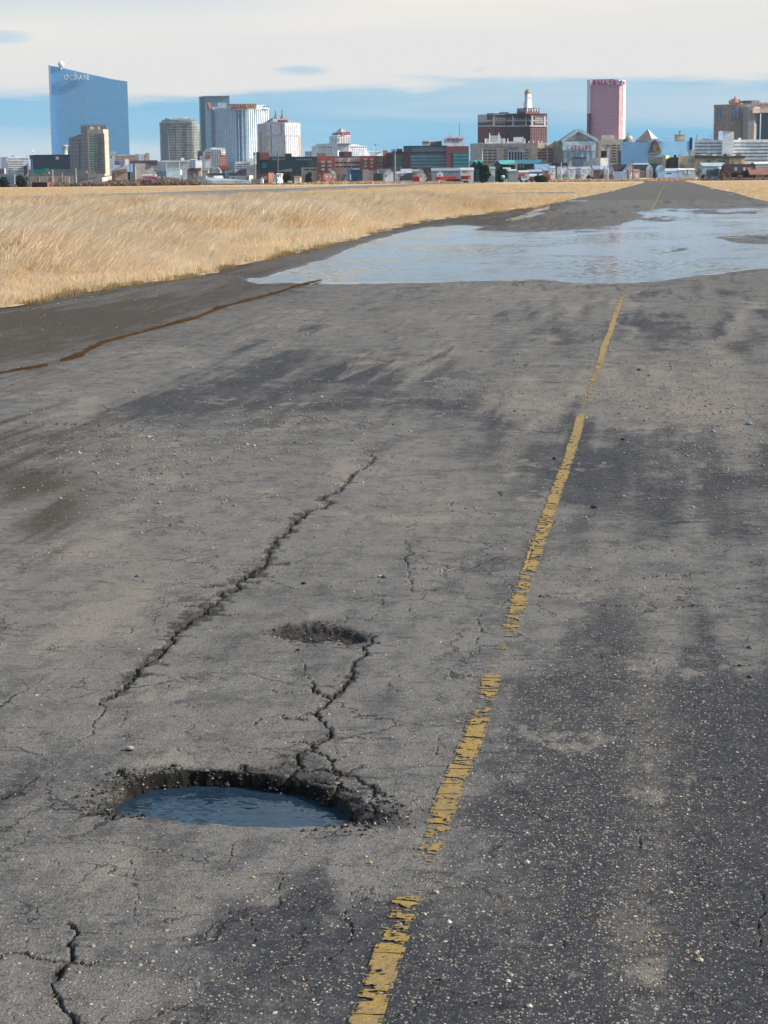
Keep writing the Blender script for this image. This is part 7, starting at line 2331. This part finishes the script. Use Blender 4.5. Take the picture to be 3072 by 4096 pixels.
h = Bld('house', 'house with a long black roof and white chimney posts right of the steep-roofed white house', 'house', 'g', 1100, 895)
h.gable(960, 1245, 560, 460, 378, paint('house_tauperose', (.36, .28, .25)), paint('roof_black', (.018, .026, .030)), depth=12, win=[(1110, 1122, 490, 515)])
h.gable(965, 1235, 480, 405, 355, M_GREYW, paint('roof_flat_pale', (.40, .44, .47)), Dd=920, depth=10)
h = Bld('house', 'white and pink small houses joined under one roof before the long black roof', 'house', 'g', 980, 868)
h.gable(895, 1070, 590, 480, 455, paint('house_pinkish', (.52, .40, .37)), paint('roof_rust', (.32, .17, .13)), depth=7, win=[(912, 924, 495, 520), (955, 965, 490, 515), (990, 1000, 540, 575)])
h.slab('corner_board', h.face, 925, 942, 485, 560, M_WHITE2, .1)
h.slab('corner_board', h.face, 1000, 1035, 530, 585, M_WHITE2, .1)
h = Bld('house', 'house with a white pointed dormer beside the black hipped roof', 'house', 'g', 1245, 885)
h.gable(1215, 1290, 560, 450, 388, paint('house_stonewhite', (.46, .45, .44)), paint('roof_frost', (.55, .58, .60)), axis='front', depth=8, win=[(1240, 1256, 480, 515)])
h = Bld('house', 'house with a steep black hipped roof left of the pale blue gable', 'house', 'g', 1360, 890)
h.gable(1280, 1440, 560, 450, 368, paint('house_plumbrown', (.20, .14, .14)), paint('roof_black', (.018, .026, .030)), depth=10)
h = Bld('house', 'pale blue house with a bright gable left of the long blue shed', 'house', 'g', 1440, 880)
h.gable(1385, 1490, 560, 450, 385, paint('house_sky', (.34, .50, .66)), paint('roof_sky', (.36, .52, .66)), axis='front', depth=12)
h = Bld('long_shed', 'long pale blue house with a grey roof', 'house', 'g', 1570, 885)
h.gable(1480, 1720, 560, 478, 440, paint('house_powder', (.36, .46, .58)), paint('roof_powder', (.38, .47, .55)), depth=9, win=[(1510, 1600, 505, 520)])
# far right (crop h)
h = Bld('casino_annex', 'cream-yellow long low building with a dark mansard roof', 'building', 'h', 850, 1150)
h.prism('wall', [(440, 1150), (1015, 1150)], 262, paint('annex_cream', (.56, .45, .27)), 25)
h.prism('roof', [(436, 1148), (1012, 1148)], 222, paint('mansard_dark', (.060, .066, .068)), 22, y0=264, tops=[208, 226])
h.prism('wall', [(1018, 1146), (1268, 1146)], 255, paint('annex_yellow', (.64, .53, .31)), 22)
h.prism('roof', [(1015, 1144), (1270, 1144)], 224, paint('mansard_dark', (.060, .066, .068)), 20, y0=258)
V_ = [h.col(1100, 226, 1150), h.col(1240, 226, 1150), h.col(1170, 172, 1158), h.col(1170, 226, 1168)]
h.add('roof_peak', [tuple(v) for v in V_], [(0, 1, 2), (1, 3, 2), (3, 0, 2), (3, 1, 0)], paint('mansard_dark', (.060, .066, .068)))
f = h.F(440, 1015, 1150)
M_PW = paint('window_pale', (.42, .45, .43))
h.grid('window', f, 640, 705, 4, 272, 332, 1, .55, 1.0, M_PW, .2)
h.grid('window', f, 812, 930, 6, 272, 334, 1, .55, 1.0, M_PW, .2)
h.grid('window_shade', f, 645, 705, 3, 295, 325, 1, .4, 1.0, M_DARKWIN, .4)
h.grid('window_shade', f, 820, 930, 5, 295, 330, 1, .4, 1.0, M_DARKWIN, .4)
h.slab('wall_panel', f, 928, 1012, 266, 380, paint('annex_shade', (.40, .30, .215)), .3)
h.grid('bracket', f, 735, 780, 2, 275, 305, 1, .2, 1.0, M_ROOFD, .3)
f = h.F(1018, 1268, 1146)
h.grid('window', f, 1055, 1085, 2, 318, 375, 1, .4, 1.0, M_DARKWIN, .2)
h.slab('window', f, 1190, 1230, 300, 360, paint('annex_shade', (.40, .30, .215)), .2)
for x0, x1, y0, mt in ((545, 630, 190, M_WHITE2), (630, 665, 182, paint('vent_grey', (.35, .36, .37))), (690, 725, 184, paint('vent_slate', (.20, .23, .25))), (728, 800, 192, M_WHITE2), (905, 970, 190, paint('vent_teal', (.02, .06, .055))), (965, 1015, 190, paint('vent_pink', (.42, .35, .34)))):
    h.prism('roof_vent', [(x0, 1155), (x1, 1155)], y0, mt, 8, y0=228)
h = Bld('casino_annex', 'pale cream building with a grid window left of the mansard-roofed building', 'building', 'h', 320, 1160)
h.prism('wall', [(205, 1162), (445, 1160)], 226, paint('annex_pale', (.46, .42, .33)), 22)
h.slab('window', h.F(205, 445, 1162, 1160), 335, 445, 275, 335, paint('grid_window', (.26, .31, .30)), .2)
h.prism('turret', [(165, 1158), (208, 1158)], 195, paint('annex_cream2', (.52, .44, .28)), 8)
h.prism('roof', [(15, 1170), (165, 1170)], 246, paint('mansard_dark', (.060, .066, .068)), 12)
h.prism('roof_vent', [(88, 1168), (132, 1168)], 205, paint('vent_black', (.025, .035, .045)), 6, y0=248)
h.prism('pier', [(384, 1166), (430, 1166)], 115, paint('annex_cream2', (.52, .44, .28)), 6)
h = Bld('casino_annex', 'dull yellow building with a rounded corner below the arched ornament', 'building', 'g', 1380, 1180)
h.prism('wall', [(1210, 1182), (1445, 1178)], 240, paint('annex_olive', (.33, .30, .24)), 20)
h.prism('wall', [(1445, 1178), (1500, 1172), (1560, 1180)], 212, paint('annex_yellow2', (.58, .47, .28)), 14, tops=[205, 216, 214])
h.slab('window', h.F(1210, 1445, 1182, 1178), 1240, 1335, 315, 350, paint('grid_window', (.26, .31, .30)), .2)
h.prism('wall', [(1560, 1184), (1665, 1184)], 270, paint('annex_brown', (.26, .20, .15)), 12)
h = Bld('warehouse', 'pale teal-grey arched warehouse with a dark blue door', 'building', 'h', 740, 930)
h.gable(580, 960, 560, 400, 345, paint('warehouse_mist', (.34, .43, .46)), paint('warehouse_mist_roof', (.32, .42, .44)), depth=18)
h.slab('door', h.face, 638, 862, 445, 555, paint('door_slateblue', (.07, .105, .135)), .3)
h.slab('corner_board', h.face, 578, 636, 440, 520, paint('warehouse_white', (.46, .55, .58)), .2)
h.gable(860, 1010, 560, 448, 420, paint('warehouse_tan', (.36, .30, .24)), paint('warehouse_roof2', (.38, .45, .46)), Dd=925, depth=10)
h = Bld('house', 'small white-roofed pale blue house with two white doors', 'house', 'h', 300, 885)
h.gable(180, 440, 560, 462, 440, paint('house_aqua', (.38, .52, .60)), paint('roof_snow', (.66, .66, .66)), depth=8)
h.slab('door', h.face, 278, 312, 475, 520, M_WHITE2, .15)
h.slab('door', h.face, 330, 372, 475, 520, M_WHITE2, .15)
h.slab('downpipe', h.face, 318, 326, 450, 520, M_ROOFD, .2)
h = Bld('house', 'dark red-brown house with two blue-white dormer windows', 'house', 'h', 1230, 830)
h.gable(960, 1445, 595, 520, 372, paint('house_oxblood', (.040, .020, .022)), paint('roof_oxblood', (.034, .018, .020)), depth=14)
f = h.face
for x in (1105, 1248):
    h.slab('dormer', f, x, x + 42, 412, 468, paint('dormer_blue', (.36, .46, .55)), .8, -.2)
for x in (1150, 1290):
    h.prism('chimney', [(x, 838), (x + 42, 838)], 362, paint('chimney_brick', (.30, .12, .08)), 2, y0=405)
h.prism('chimney', [(1405, 836), (1448, 836)], 362, paint('house_oxblood', (.040, .020, .022)), 2)
h = Bld('house', 'house with a broad rust-brown roof and grey chimney at the right edge', 'house', 'h', 1540, 825)
h.gable(1365, 1760, 600, 540, 425, paint('house_shadowbrown', (.06, .038, .035)), paint('roof_terracotta', (.24, .115, .085)), depth=14)
h.prism('chimney', [(1445, 830), (1485, 830)], 392, paint('chimney_grey', (.40, .35, .33)), 2)
h.prism('brick_bay', [(1455, 822), (1600, 822)], 540, paint('bay_brick', (.21, .085, .075)), 4)
h = Bld('greenhouse', 'white-roofed pavilion at the right edge below the white parking garage', 'building', 'h', 1560, 960)
h.gable(1445, 1760, 440, 362, 330, paint('pavilion_pale', (.40, .47, .49)), paint('pavilion_white', (.62, .63, .62)), depth=12)
h.prism('roof_dark', [(1570, 940), (1760, 940)], 400, paint('roof_bottle', (.03, .075, .075)), 8, tops=[438, 360])

# ================================================================== vehicles and field-edge things
b = Bld('skip', 'plain red skip box standing on the field edge', 'container', 'e', 515, 780)
b.prism('body', [(462, 780), (574, 780)], 486, M_RED, 3)
f = b.F(462, 574, 780)
b.slab('rim', f, 460, 576, 482, 490, M_RED, .15)
b.grid('rib', f, 466, 572, 6, 490, 552, 1, .12, 1.0, M_RED, .12)


def lorry(name, lab, z, x0, x1, y0, yb, D_, box, cab=None, cabc=None, wheels=4, tank=None):
    v = Bld(name, lab, 'lorry', z, (x0 + x1) / 2, D_)
    f = v.F(x0, x1, D_)
    v.slab('box', f, x0, x1, y0, yb - 14, box, .1, 2.4)
    if cab:
        v.slab('cab', f, cab[0], cab[1], cab[2], yb - 12, cabc, .15, 2.3)
        v.slab('windscreen', f, cab[0] + (cab[1] - cab[0]) * .2, cab[1] - (cab[1] - cab[0]) * .2, cab[2] + 6, cab[2] + 20, M_DARKWIN, .25, 0)
    mpp = D_ / FPX * v.zoom[2]
    for k in range(wheels):
        x = x0 + (x1 - x0) * ((k + .5) / wheels)
        c = f.pt(*v.c(x, yb - 10), .2)
        V, Fc = [], []
        r = .55
        for s_ in (0, 1):
            for q in range(10):
                a = q * math.pi / 5
                p = np.array([c[0], c[1]]) + f.t * r * math.cos(a) - f.n * (.35 * s_)
                V.append((p[0], p[1], ZB + r + r * math.sin(a)))
        Fc = [tuple(range(10)), tuple(range(19, 9, -1))] + [(q, 10 + q, 10 + (q + 1) % 10, (q + 1) % 10) for q in range(10)]
        v.add('wheel', V, Fc, paint('tyre', (.02, .02, .02)))
    return v, f


lorry('freight_trailer', 'long red box trailer parked before the grey-blue hall', 'e', 842, 1185, 482, 556, 800, M_RED, (842, 905, 486), paint('red_deep', (.36, .02, .02), .5), 5)
lorry('lorry', 'red lorry with an orange-pink cab beside the dark evergreen', 'e', 1262, 1385, 470, 545, 790, paint('red_dark', (.22, .022, .03), .5), (1382, 1424, 462), paint('cab_coral', (.62, .20, .13), .5), 3)
lorry('lorry', 'low dark green and black flatbed lorry right of the long red trailer', 'e', 1030, 1262, 528, 590, 770, paint('flatbed_black', (.012, .028, .028), .5), (1165, 1258, 522), paint('cab_black', (.012, .010, .012), .4), 4)
v, f = lorry('tanker_lorry', 'silver tanker with red ends and a pale cab on the field edge', 'f', 640, 1165, 575, 640, 790, paint('chassis_dark', (.03, .05, .055)), (682, 800, 562), paint('cab_paleblue', (.46, .54, .64), .5), 6)
c0, c1 = f.pt(*v.c(822, 553), -.6), f.pt(*v.c(1034, 553), -.6)
r_ = (f.pt(*v.c(930, 526), 0)[2] - f.pt(*v.c(930, 584), 0)[2]) / 2
V_, F_ = [], []
for c_ in (c0, c1):
    for q in range(16):
        a = q * math.pi / 8
        p = c_[:2] + f.n * r_ * math.cos(a)
        V_.append((p[0], p[1], c_[2] + r_ * math.sin(a)))
F_ = [(q, 16 + q, 16 + (q + 1) % 16, (q + 1) % 16) for q in range(16)] + [tuple(range(15, -1, -1)), tuple(range(16, 32))]
v.add('tank', V_, F_, paint('tank_silver', (.60, .62, .68), .35, .06, .3), smooth=False)
M_RB = paint('red_box', (.33, .045, .03), .5)
v.slab('rear_box', f, 1040, 1165, 538, 625, M_RB, .2, 2.0)
v.slab('front_box', f, 645, 745, 520, 612, M_RB, -.4, 2.0)
v.slab('front_box', f, 862, 902, 584, 630, M_RB, .3, .5)
v.slab('frame', f, 798, 820, 530, 600, paint('frame_pale', (.56, .55, .50)), .3, .6)
b = Bld('storage_tank', 'round teal tank with a white cap before the second evergreen', 'tank', 'f', 375, 770)
b.lathe('tank', 375, 600, [(10, 612), (34, 600), (38, 580), (34, 560)], paint('tank_teal', (.03, .22, .22), .4), 770, 14)
b.lathe('cap', 380, 560, [(34, 562), (28, 550), (8, 545)], M_WHITE2, 770, 14)
b = Bld('van', 'small white van parked right of the red skip', 'van', 'e', 658, 785)
f = b.F(635, 690, 785)
b.slab('body', f, 636, 688, 492, 534, paint('van_cream', (.68, .62, .50), .4), .1, 2)
b.slab('bonnet', f, 666, 692, 512, 536, paint('van_cream', (.68, .62, .50), .4), .15, 1.8)
b.slab('window', f, 640, 660, 496, 510, M_DARKWIN, .16, 0)
b = Bld('car', 'bright red car nose-on at the field edge below the brick garage', 'car', 'd', 577, 760)
f = b.F(565, 592, 760)
b.slab('body', f, 565, 592, 545, 570, paint('car_red', (.60, .02, .03), .35), .1, 3)
b.slab('roof', f, 569, 588, 530, 546, paint('car_red', (.60, .02, .03), .35), -.3, 2)
b.slab('windscreen', f, 571, 586, 534, 546, M_DARKWIN, -.2, .1)
b = Bld('car', 'bright blue car parked among the brown bushes at the right', 'car', 'h', 785, 780)
f = b.F(765, 808, 780)
b.slab('body', f, 766, 808, 580, 604, paint('car_blue', (.02, .08, .36), .35), .1, 1.8)
b.slab('roof', f, 774, 800, 566, 581, paint('car_blue', (.02, .08, .36), .35), -.1, 1.4)
b.slab('window', f, 777, 797, 570, 580, M_DARKWIN, 0, .1)
for nm, z, x0, x1, y0, y1, col, lab in (('car', 'c', 1100, 1130, 545, 600, (.66, .67, .68), 'white car end-on beside the grey shed'), ('car', 'c', 1535, 1595, 545, 580, (.58, .62, .66), 'white car half hidden under the dark spreading bush'), ('car', 'd', 440, 500, 540, 590, (.56, .58, .60), 'white car parked at the left of the red car'),
                                         ('car', 'h', 455, 500, 545, 598, (.60, .58, .55), 'white car among the brown bushes before the arched warehouse'), ('car', 'c', 1285, 1330, 545, 600, (.50, .52, .50), 'silver car parked before the white two-storey house'), ('car', 'd', 0, 30, 545, 580, (.60, .62, .66), 'white car beside the small cream house'), ('car', 'b', 1195, 1262, 545, 578, (.50, .50, .50), 'silver car behind the scrub left of the beige shop')):
    b = Bld(nm, lab, 'car', z, (x0 + x1) / 2, 790)
    f = b.F(x0, x1, 790)
    hh = y1 - y0
    m = paint('car_%d_%d' % (int(col[0] * 100), int(col[2] * 100)), col, .35)
    b.slab('body', f, x0, x1, y0 + hh * .45, y1, m, .1, 1.8)
    b.slab('roof', f, x0 + (x1 - x0) * .18, x1 - (x1 - x0) * .2, y0, y0 + hh * .47, m, -.1, 1.5)
    b.slab('window', f, x0 + (x1 - x0) * .22, x1 - (x1 - x0) * .24, y0 + hh * .1, y0 + hh * .42, M_DARKWIN, 0, .1)
b = Bld('hydrant_post', 'short yellow marker post at the field edge', 'post', 'c', 1402, 740)
b.pole('post', 1402, 560, None, .45, paint('post_yellow', (.70, .60, .10)))
b.lathe('cap', 1402, 562, [(7, 566), (8, 560), (3, 556)], paint('post_yellow', (.70, .60, .10)), 740, 8)
b = Bld('marker_post', 'tiny dark marker on a stalk standing in the far grass', 'post', 'd', 690, 600)
b.lathe('head', 690, 605, [(6, 613), (12, 604), (5, 596)], paint('marker_black', (.03, .025, .02)), 600, 8)
b.pole('post', 690, 606, None, .12, paint('marker_black', (.03, .025, .02)))
b = Bld('traffic_sign', 'bright green square sign before the white row houses', 'sign', 'f', 1415, 820)
f = b.F(1400, 1430, 820)
b.slab('panel', f, 1400, 1432, 556, 584, paint('sign_bright_green', (.02, .50, .12), .5), .1)
b.pole('post', 1416, 580, None, .2)
b = Bld('parked_lorry', 'pink box lorry behind the scrub by the blue billboard', 'lorry', 'b', 840, 850)
f = b.F(735, 950, 850)
b.slab('box', f, 745, 950, 484, 530, paint('lorry_pink', (.42, .06, .20), .5), .1, 2.4)
b.slab('cab', f, 872, 922, 446, 486, paint('cab_peach', (.60, .44, .33), .5), .2, 2)
b = Bld('tarp_stack', 'low grey-blue shed roof behind the pink lorry', 'shed', 'b', 790, 900)
b.gable(700, 900, 520, 475, 455, M_GREYW, paint('roof_dusty', (.38, .38, .42)))

# ================================================================== trees, bushes, scrub
def leaf_mat(name, ca, cb):
    m, t = new_mat(name)
    geo = t.n('ShaderNodeNewGeometry')
    n = t.noise(geo.outputs['Position'], .8, 3, .6).outputs[0]
    c = t.mix(t.smooth(n, .3, .7), rgba(ca), rgba(cb))
    b1 = t.n('ShaderNodeBsdfDiffuse', {0: c})
    b2 = t.n('ShaderNodeBsdfTranslucent', {0: c})
    mx = t.n('ShaderNodeMixShader', {0: .2, 1: b1.outputs[0], 2: b2.outputs[0]})
    t.n('ShaderNodeOutputMaterial', {'Surface': mx.outputs[0]})
    return m


def leaves(ctrs, rads, n, size, seed, flat=1.0):
    r = np.random.default_rng(seed)
    k = r.integers(0, len(ctrs), n)
    d = r.normal(size=(n, 3))
    d /= np.linalg.norm(d, axis=1, keepdims=True)
    p = np.asarray(ctrs)[k] + d * (np.asarray(rads)[k] * r.random(n) ** .4)[:, None] * np.array([1, 1, flat])
    u = r.normal(size=(n, 3))
    u /= np.linalg.norm(u, axis=1, keepdims=True)
    w = np.cross(u, r.normal(size=(n, 3)))
    w /= np.linalg.norm(w, axis=1, keepdims=True)
    s = size * r.uniform(.6, 1.4, (n, 1))
    V = np.stack([p - u * s, p + w * s * .6, p + u * s, p - w * s * .6], 1).reshape(-1, 3)
    F_ = np.arange(4 * n).reshape(-1, 4)
    return V, F_


M_EVER = leaf_mat('evergreen_leaves', (.010, .032, .022), (.040, .075, .038))
M_BUSHD = leaf_mat('dark_bush_leaves', (.022, .024, .016), (.070, .062, .038))
M_SHRB = leaf_mat('brown_twigs', (.17, .12, .10), (.31, .215, .17))
M_REDW = leaf_mat('reddish_weeds', (.42, .27, .18), (.66, .46, .30))
M_GRYT = leaf_mat('grey_twigs', (.17, .15, .14), (.34, .29, .255))
M_BARK = paint('bark', (.085, .065, .05))


def tree(z, x, yt, yb, w, D_, mat, lab, cat='tree', seed=1, n=900, name='evergreen_tree', group=None, squat=False):
    t = Bld(name, lab, cat, z, x, D_, group)
    k = D_ / FPX * t.zoom[2]
    p = t.col(x, yb, D_)
    H = t.col(x, yt, D_)[2]
    rw = w * k / 2
    r = random.Random(seed)
    ctrs, rads = [], []
    for i in range(9):
        f_ = (i + .5) / 9
        rr = rw * (1 - (.55 * f_ if not squat else .25 * f_)) * r.uniform(.65, .95)
        ctrs.append((p[0] + r.uniform(-.35, .35) * rw, p[1] + r.uniform(-.3, .3) * rw, ZB + H * (.18 + .68 * f_)))
        rads.append(rr * .62)
    V, F_ = leaves(ctrs, rads, n, max(.22, rw * .09), seed)
    V[:, 2] = np.maximum(V[:, 2], ZB + .05)
    base = np.array(t.root.location)
    o = np_mesh('crown', V - base, F_, None, mat)
    o.parent = t.root
    t.pole('trunk', x, yt + (yb - yt) * .35, None, max(.3, rw * .14), M_BARK, D_)
    for i in range(4):
        a = r.uniform(0, 6.28)
        c = ctrs[2 + i]
        s0 = np.array([p[0], p[1], ZB + H * .2])
        e = np.array(c)
        nrm = np.array([.12, 0, 0])
        t.add('limb', [tuple(s0 - nrm), tuple(s0 + nrm), tuple(e + nrm * .3), tuple(e - nrm * .3), tuple(s0 + [0, .12, 0]), tuple(e + [0, .04, 0])], [(0, 1, 2, 3), (1, 4, 5, 2), (4, 0, 3, 5)], M_BARK)
    return t


tree('f', 60, 345, 650, 330, 800, M_EVER, 'large dark evergreen at the left of the evergreen pair', seed=3, n=2600, squat=True)
tree('f', 375, 420, 650, 250, 795, M_EVER, 'smaller dark evergreen with a round teal tank at its foot', seed=4, n=2000, squat=True)
tree('c', 1535, 445, 610, 230, 830, M_BUSHD, 'spreading dark olive tree beside the white two-storey house', seed=5, n=1500, squat=True)
tree('d', 310, 400, 590, 190, 840, M_BUSHD, 'dark olive tree right of the small cream house', seed=6, n=1400, squat=True)
tree('d', 480, 425, 595, 130, 850, M_GRYT, 'grey-brown bare tree left of the red car', seed=7, n=700, name='bare_tree')
tree('d', 790, 420, 560, 120, 950, M_GRYT, 'bare grey tree left of the dark blue building', seed=8, n=600, name='bare_tree')
tree('d', 900, 400, 560, 130, 960, M_GRYT, 'bare brown tree touching the dark blue building', seed=9, n=600, name='bare_tree')
tree('e', 230, 285, 480, 150, 1100, M_GRYT, 'bare tree before the left glass of the hospital', seed=10, n=700, name='bare_tree')
tree('e', 720, 345, 520, 130, 940, M_GRYT, 'bare tree with dark branches above the small white van', seed=11, n=600, name='bare_tree')
tree('e', 850, 250, 420, 150, 1150, M_SHRB, 'bare tan tree before the middle of the hospital glass', seed=12, n=600, name='bare_tree')
tree('h', 500, 420, 590, 130, 880, M_SHRB, 'olive-brown bush left of the arched warehouse', seed=13, n=800, name='bush', cat='bush', squat=True)
tree('h', 260, 340, 500, 230, 1020, M_GRYT, 'wide grey bare tree before the pale cream building', seed=14, n=900, name='bare_tree', squat=True)
tree('h', 700, 530, 608, 120, 800, M_SHRB, 'round rosy brown bush left of the blue car', seed=15, n=700, name='bush', cat='bush', squat=True)
tree('h', 900, 525, 608, 220, 800, M_SHRB, 'wide brown bush right of the blue car', seed=16, n=900, name='bush', cat='bush', squat=True)
tree('h', 1010, 500, 608, 120, 805, M_SHRB, 'tall pinkish brown bush at the foot of the dark red-brown house', seed=17, n=700, name='bush', cat='bush', squat=True)
tree('h', 1190, 540, 608, 150, 800, M_SHRB, 'low brown bush below the first dormer window', seed=18, n=700, name='bush', cat='bush', squat=True)
tree('h', 580, 530, 608, 100, 805, M_BUSHD, 'small dark brown bush left of the round rosy bush', seed=19, n=500, name='bush', cat='bush', squat=True)
tree('a', 60, 505, 645, 260, 720, M_BUSHD, 'low dark bush at the far left end of the field', seed=20, n=1500, name='bush', cat='bush', squat=True)
tree('a', 370, 475, 645, 300, 720, M_BUSHD, 'dark bush left of the rusty container', seed=21, n=1800, name='bush', cat='bush', squat=True)
tree('h', 90, 370, 470, 120, 1050, M_BUSHD, 'dark bush before the dull yellow building', seed=22, n=500, name='bush', cat='bush', squat=True)
tree('c', 600, 210, 400, 110, 1330, M_GRYT, 'bare rusty-grey tree left of the white podium', seed=23, n=600, name='bare_tree')
tree('f', 1010, 588, 648, 330, 770, M_EVER, 'low dark hedge before the tanker', seed=24, n=1500, name='hedge', cat='hedge', squat=True)
tree('g', 250, 560, 625, 190, 800, M_EVER, 'dark green low bush before the brown brick row house', seed=25, n=700, name='bush', cat='bush', squat=True)


def scrub(name, z, x0, x1, prof, D_, mat, n, size, seed):
    """A band of twiggy growth that reads as one mass; prof gives its top in the crop along x."""
    r = np.random.default_rng(seed)
    ox, oy, k = ZOOM[z]
    xs = r.uniform(x0, x1, n)
    px, py = [p[0] for p in prof], [p[1] for p in prof]
    jag = fbm(xs * .05, xs * 0 + seed, seed, 4)
    ctr = []
    for i in range(n):
        X = ox + xs[i] * k
        hy = horizon(X)
        d = D_ + r.uniform(-18, 18)
        top = at(X, oy + (np.interp(xs[i], px, py) + (jag[i] - .5) * 40 * (z in 'abcdefgh')) * k, d)
        h = max(.25, (top[2] - ZB) * (.35 + .85 * jag[i]) * (.55 if 'red' in name else .75))
        ctr.append((top[0], top[1], ZB + h * r.random() ** .8))
    ctr = np.array(ctr)
    u = r.normal(size=(n, 3)) * np.array([.5, .3, 1])
    u /= np.linalg.norm(u, axis=1, keepdims=True)
    w = np.cross(u, r.normal(size=(n, 3)))
    w /= np.linalg.norm(w, axis=1, keepdims=True)
    s = size * r.uniform(.5, 1.4, (n, 1))
    V = np.stack([ctr - u * s, ctr + w * s * .45, ctr + u * s, ctr - w * s * .45], 1).reshape(-1, 3)
    V[:, 2] = np.maximum(V[:, 2], ZB)
    return tag(np_mesh(name, V, np.arange(4 * n).reshape(-1, 4), None, mat), kind='stuff')


scrub('brown_scrub', 'p', -200, 560, [(-200, 738), (0, 738), (210, 730), (400, 726), (450, 718), (560, 722)], 745, M_SHRB, 9000, .7, 31)
scrub('brown_scrub', 'p', 430, 800, [(430, 718), (520, 712), (640, 708), (700, 712), (800, 722)], 770, M_SHRB, 7000, .7, 32)
scrub('grey_scrub', 'p', 560, 800, [(560, 706), (640, 700), (720, 704), (800, 712)], 860, M_GRYT, 3500, .8, 33)
scrub('reddish_weeds', 'p', 1180, 1560, [(1180, 730), (1300, 722), (1400, 716), (1480, 715), (1560, 718)], 760, M_REDW, 6000, .5, 34)
scrub('reddish_weeds', 'p', 1540, 1850, [(1540, 722), (1640, 722), (1740, 722), (1850, 726)], 765, M_REDW, 4500, .45, 35)
scrub('reddish_weeds', 'p', 2195, 2560, [(2195, 706), (2300, 706), (2400, 706), (2460, 706), (2560, 714)], 800, M_REDW, 7000, .5, 36)
scrub('brown_scrub', 'p', 2540, 2860, [(2540, 712), (2640, 708), (2740, 708), (2860, 708)], 880, M_REDW, 4500, .5, 37)
scrub('brown_scrub', 'p', 2800, 3250, [(2800, 708), (2950, 706), (3250, 706)], 815, M_SHRB, 4500, .5, 38)
scrub('grey_scrub', 'p', 800, 1200, [(800, 734), (1000, 733), (1200, 732)], 800, M_SHRB, 3000, .4, 39)
# sand-coloured grass mound by the end of the taxiway
mx, my = [ground(2575, 724)[i] for i in (0, 1)]
V_, F_ = [], []
for i in range(13):
    for j in range(9):
        u_, v_ = (i / 12 - .5) * 2, (j / 8 - .5) * 2
        z_ = max(0, (1 - u_ * u_) * (1 - v_ * v_)) * 1.5
        V_.append((mx + u_ * 10, my + v_ * 14, ZG + z_ - .05))
for i in range(12):
    for j in range(8):
        F_.append((i * 9 + j, (i + 1) * 9 + j, (i + 1) * 9 + j + 1, i * 9 + j + 1))
tag(mesh_obj('grass_mound', V_, F_, M_GRD, smooth=True), kind='structure')
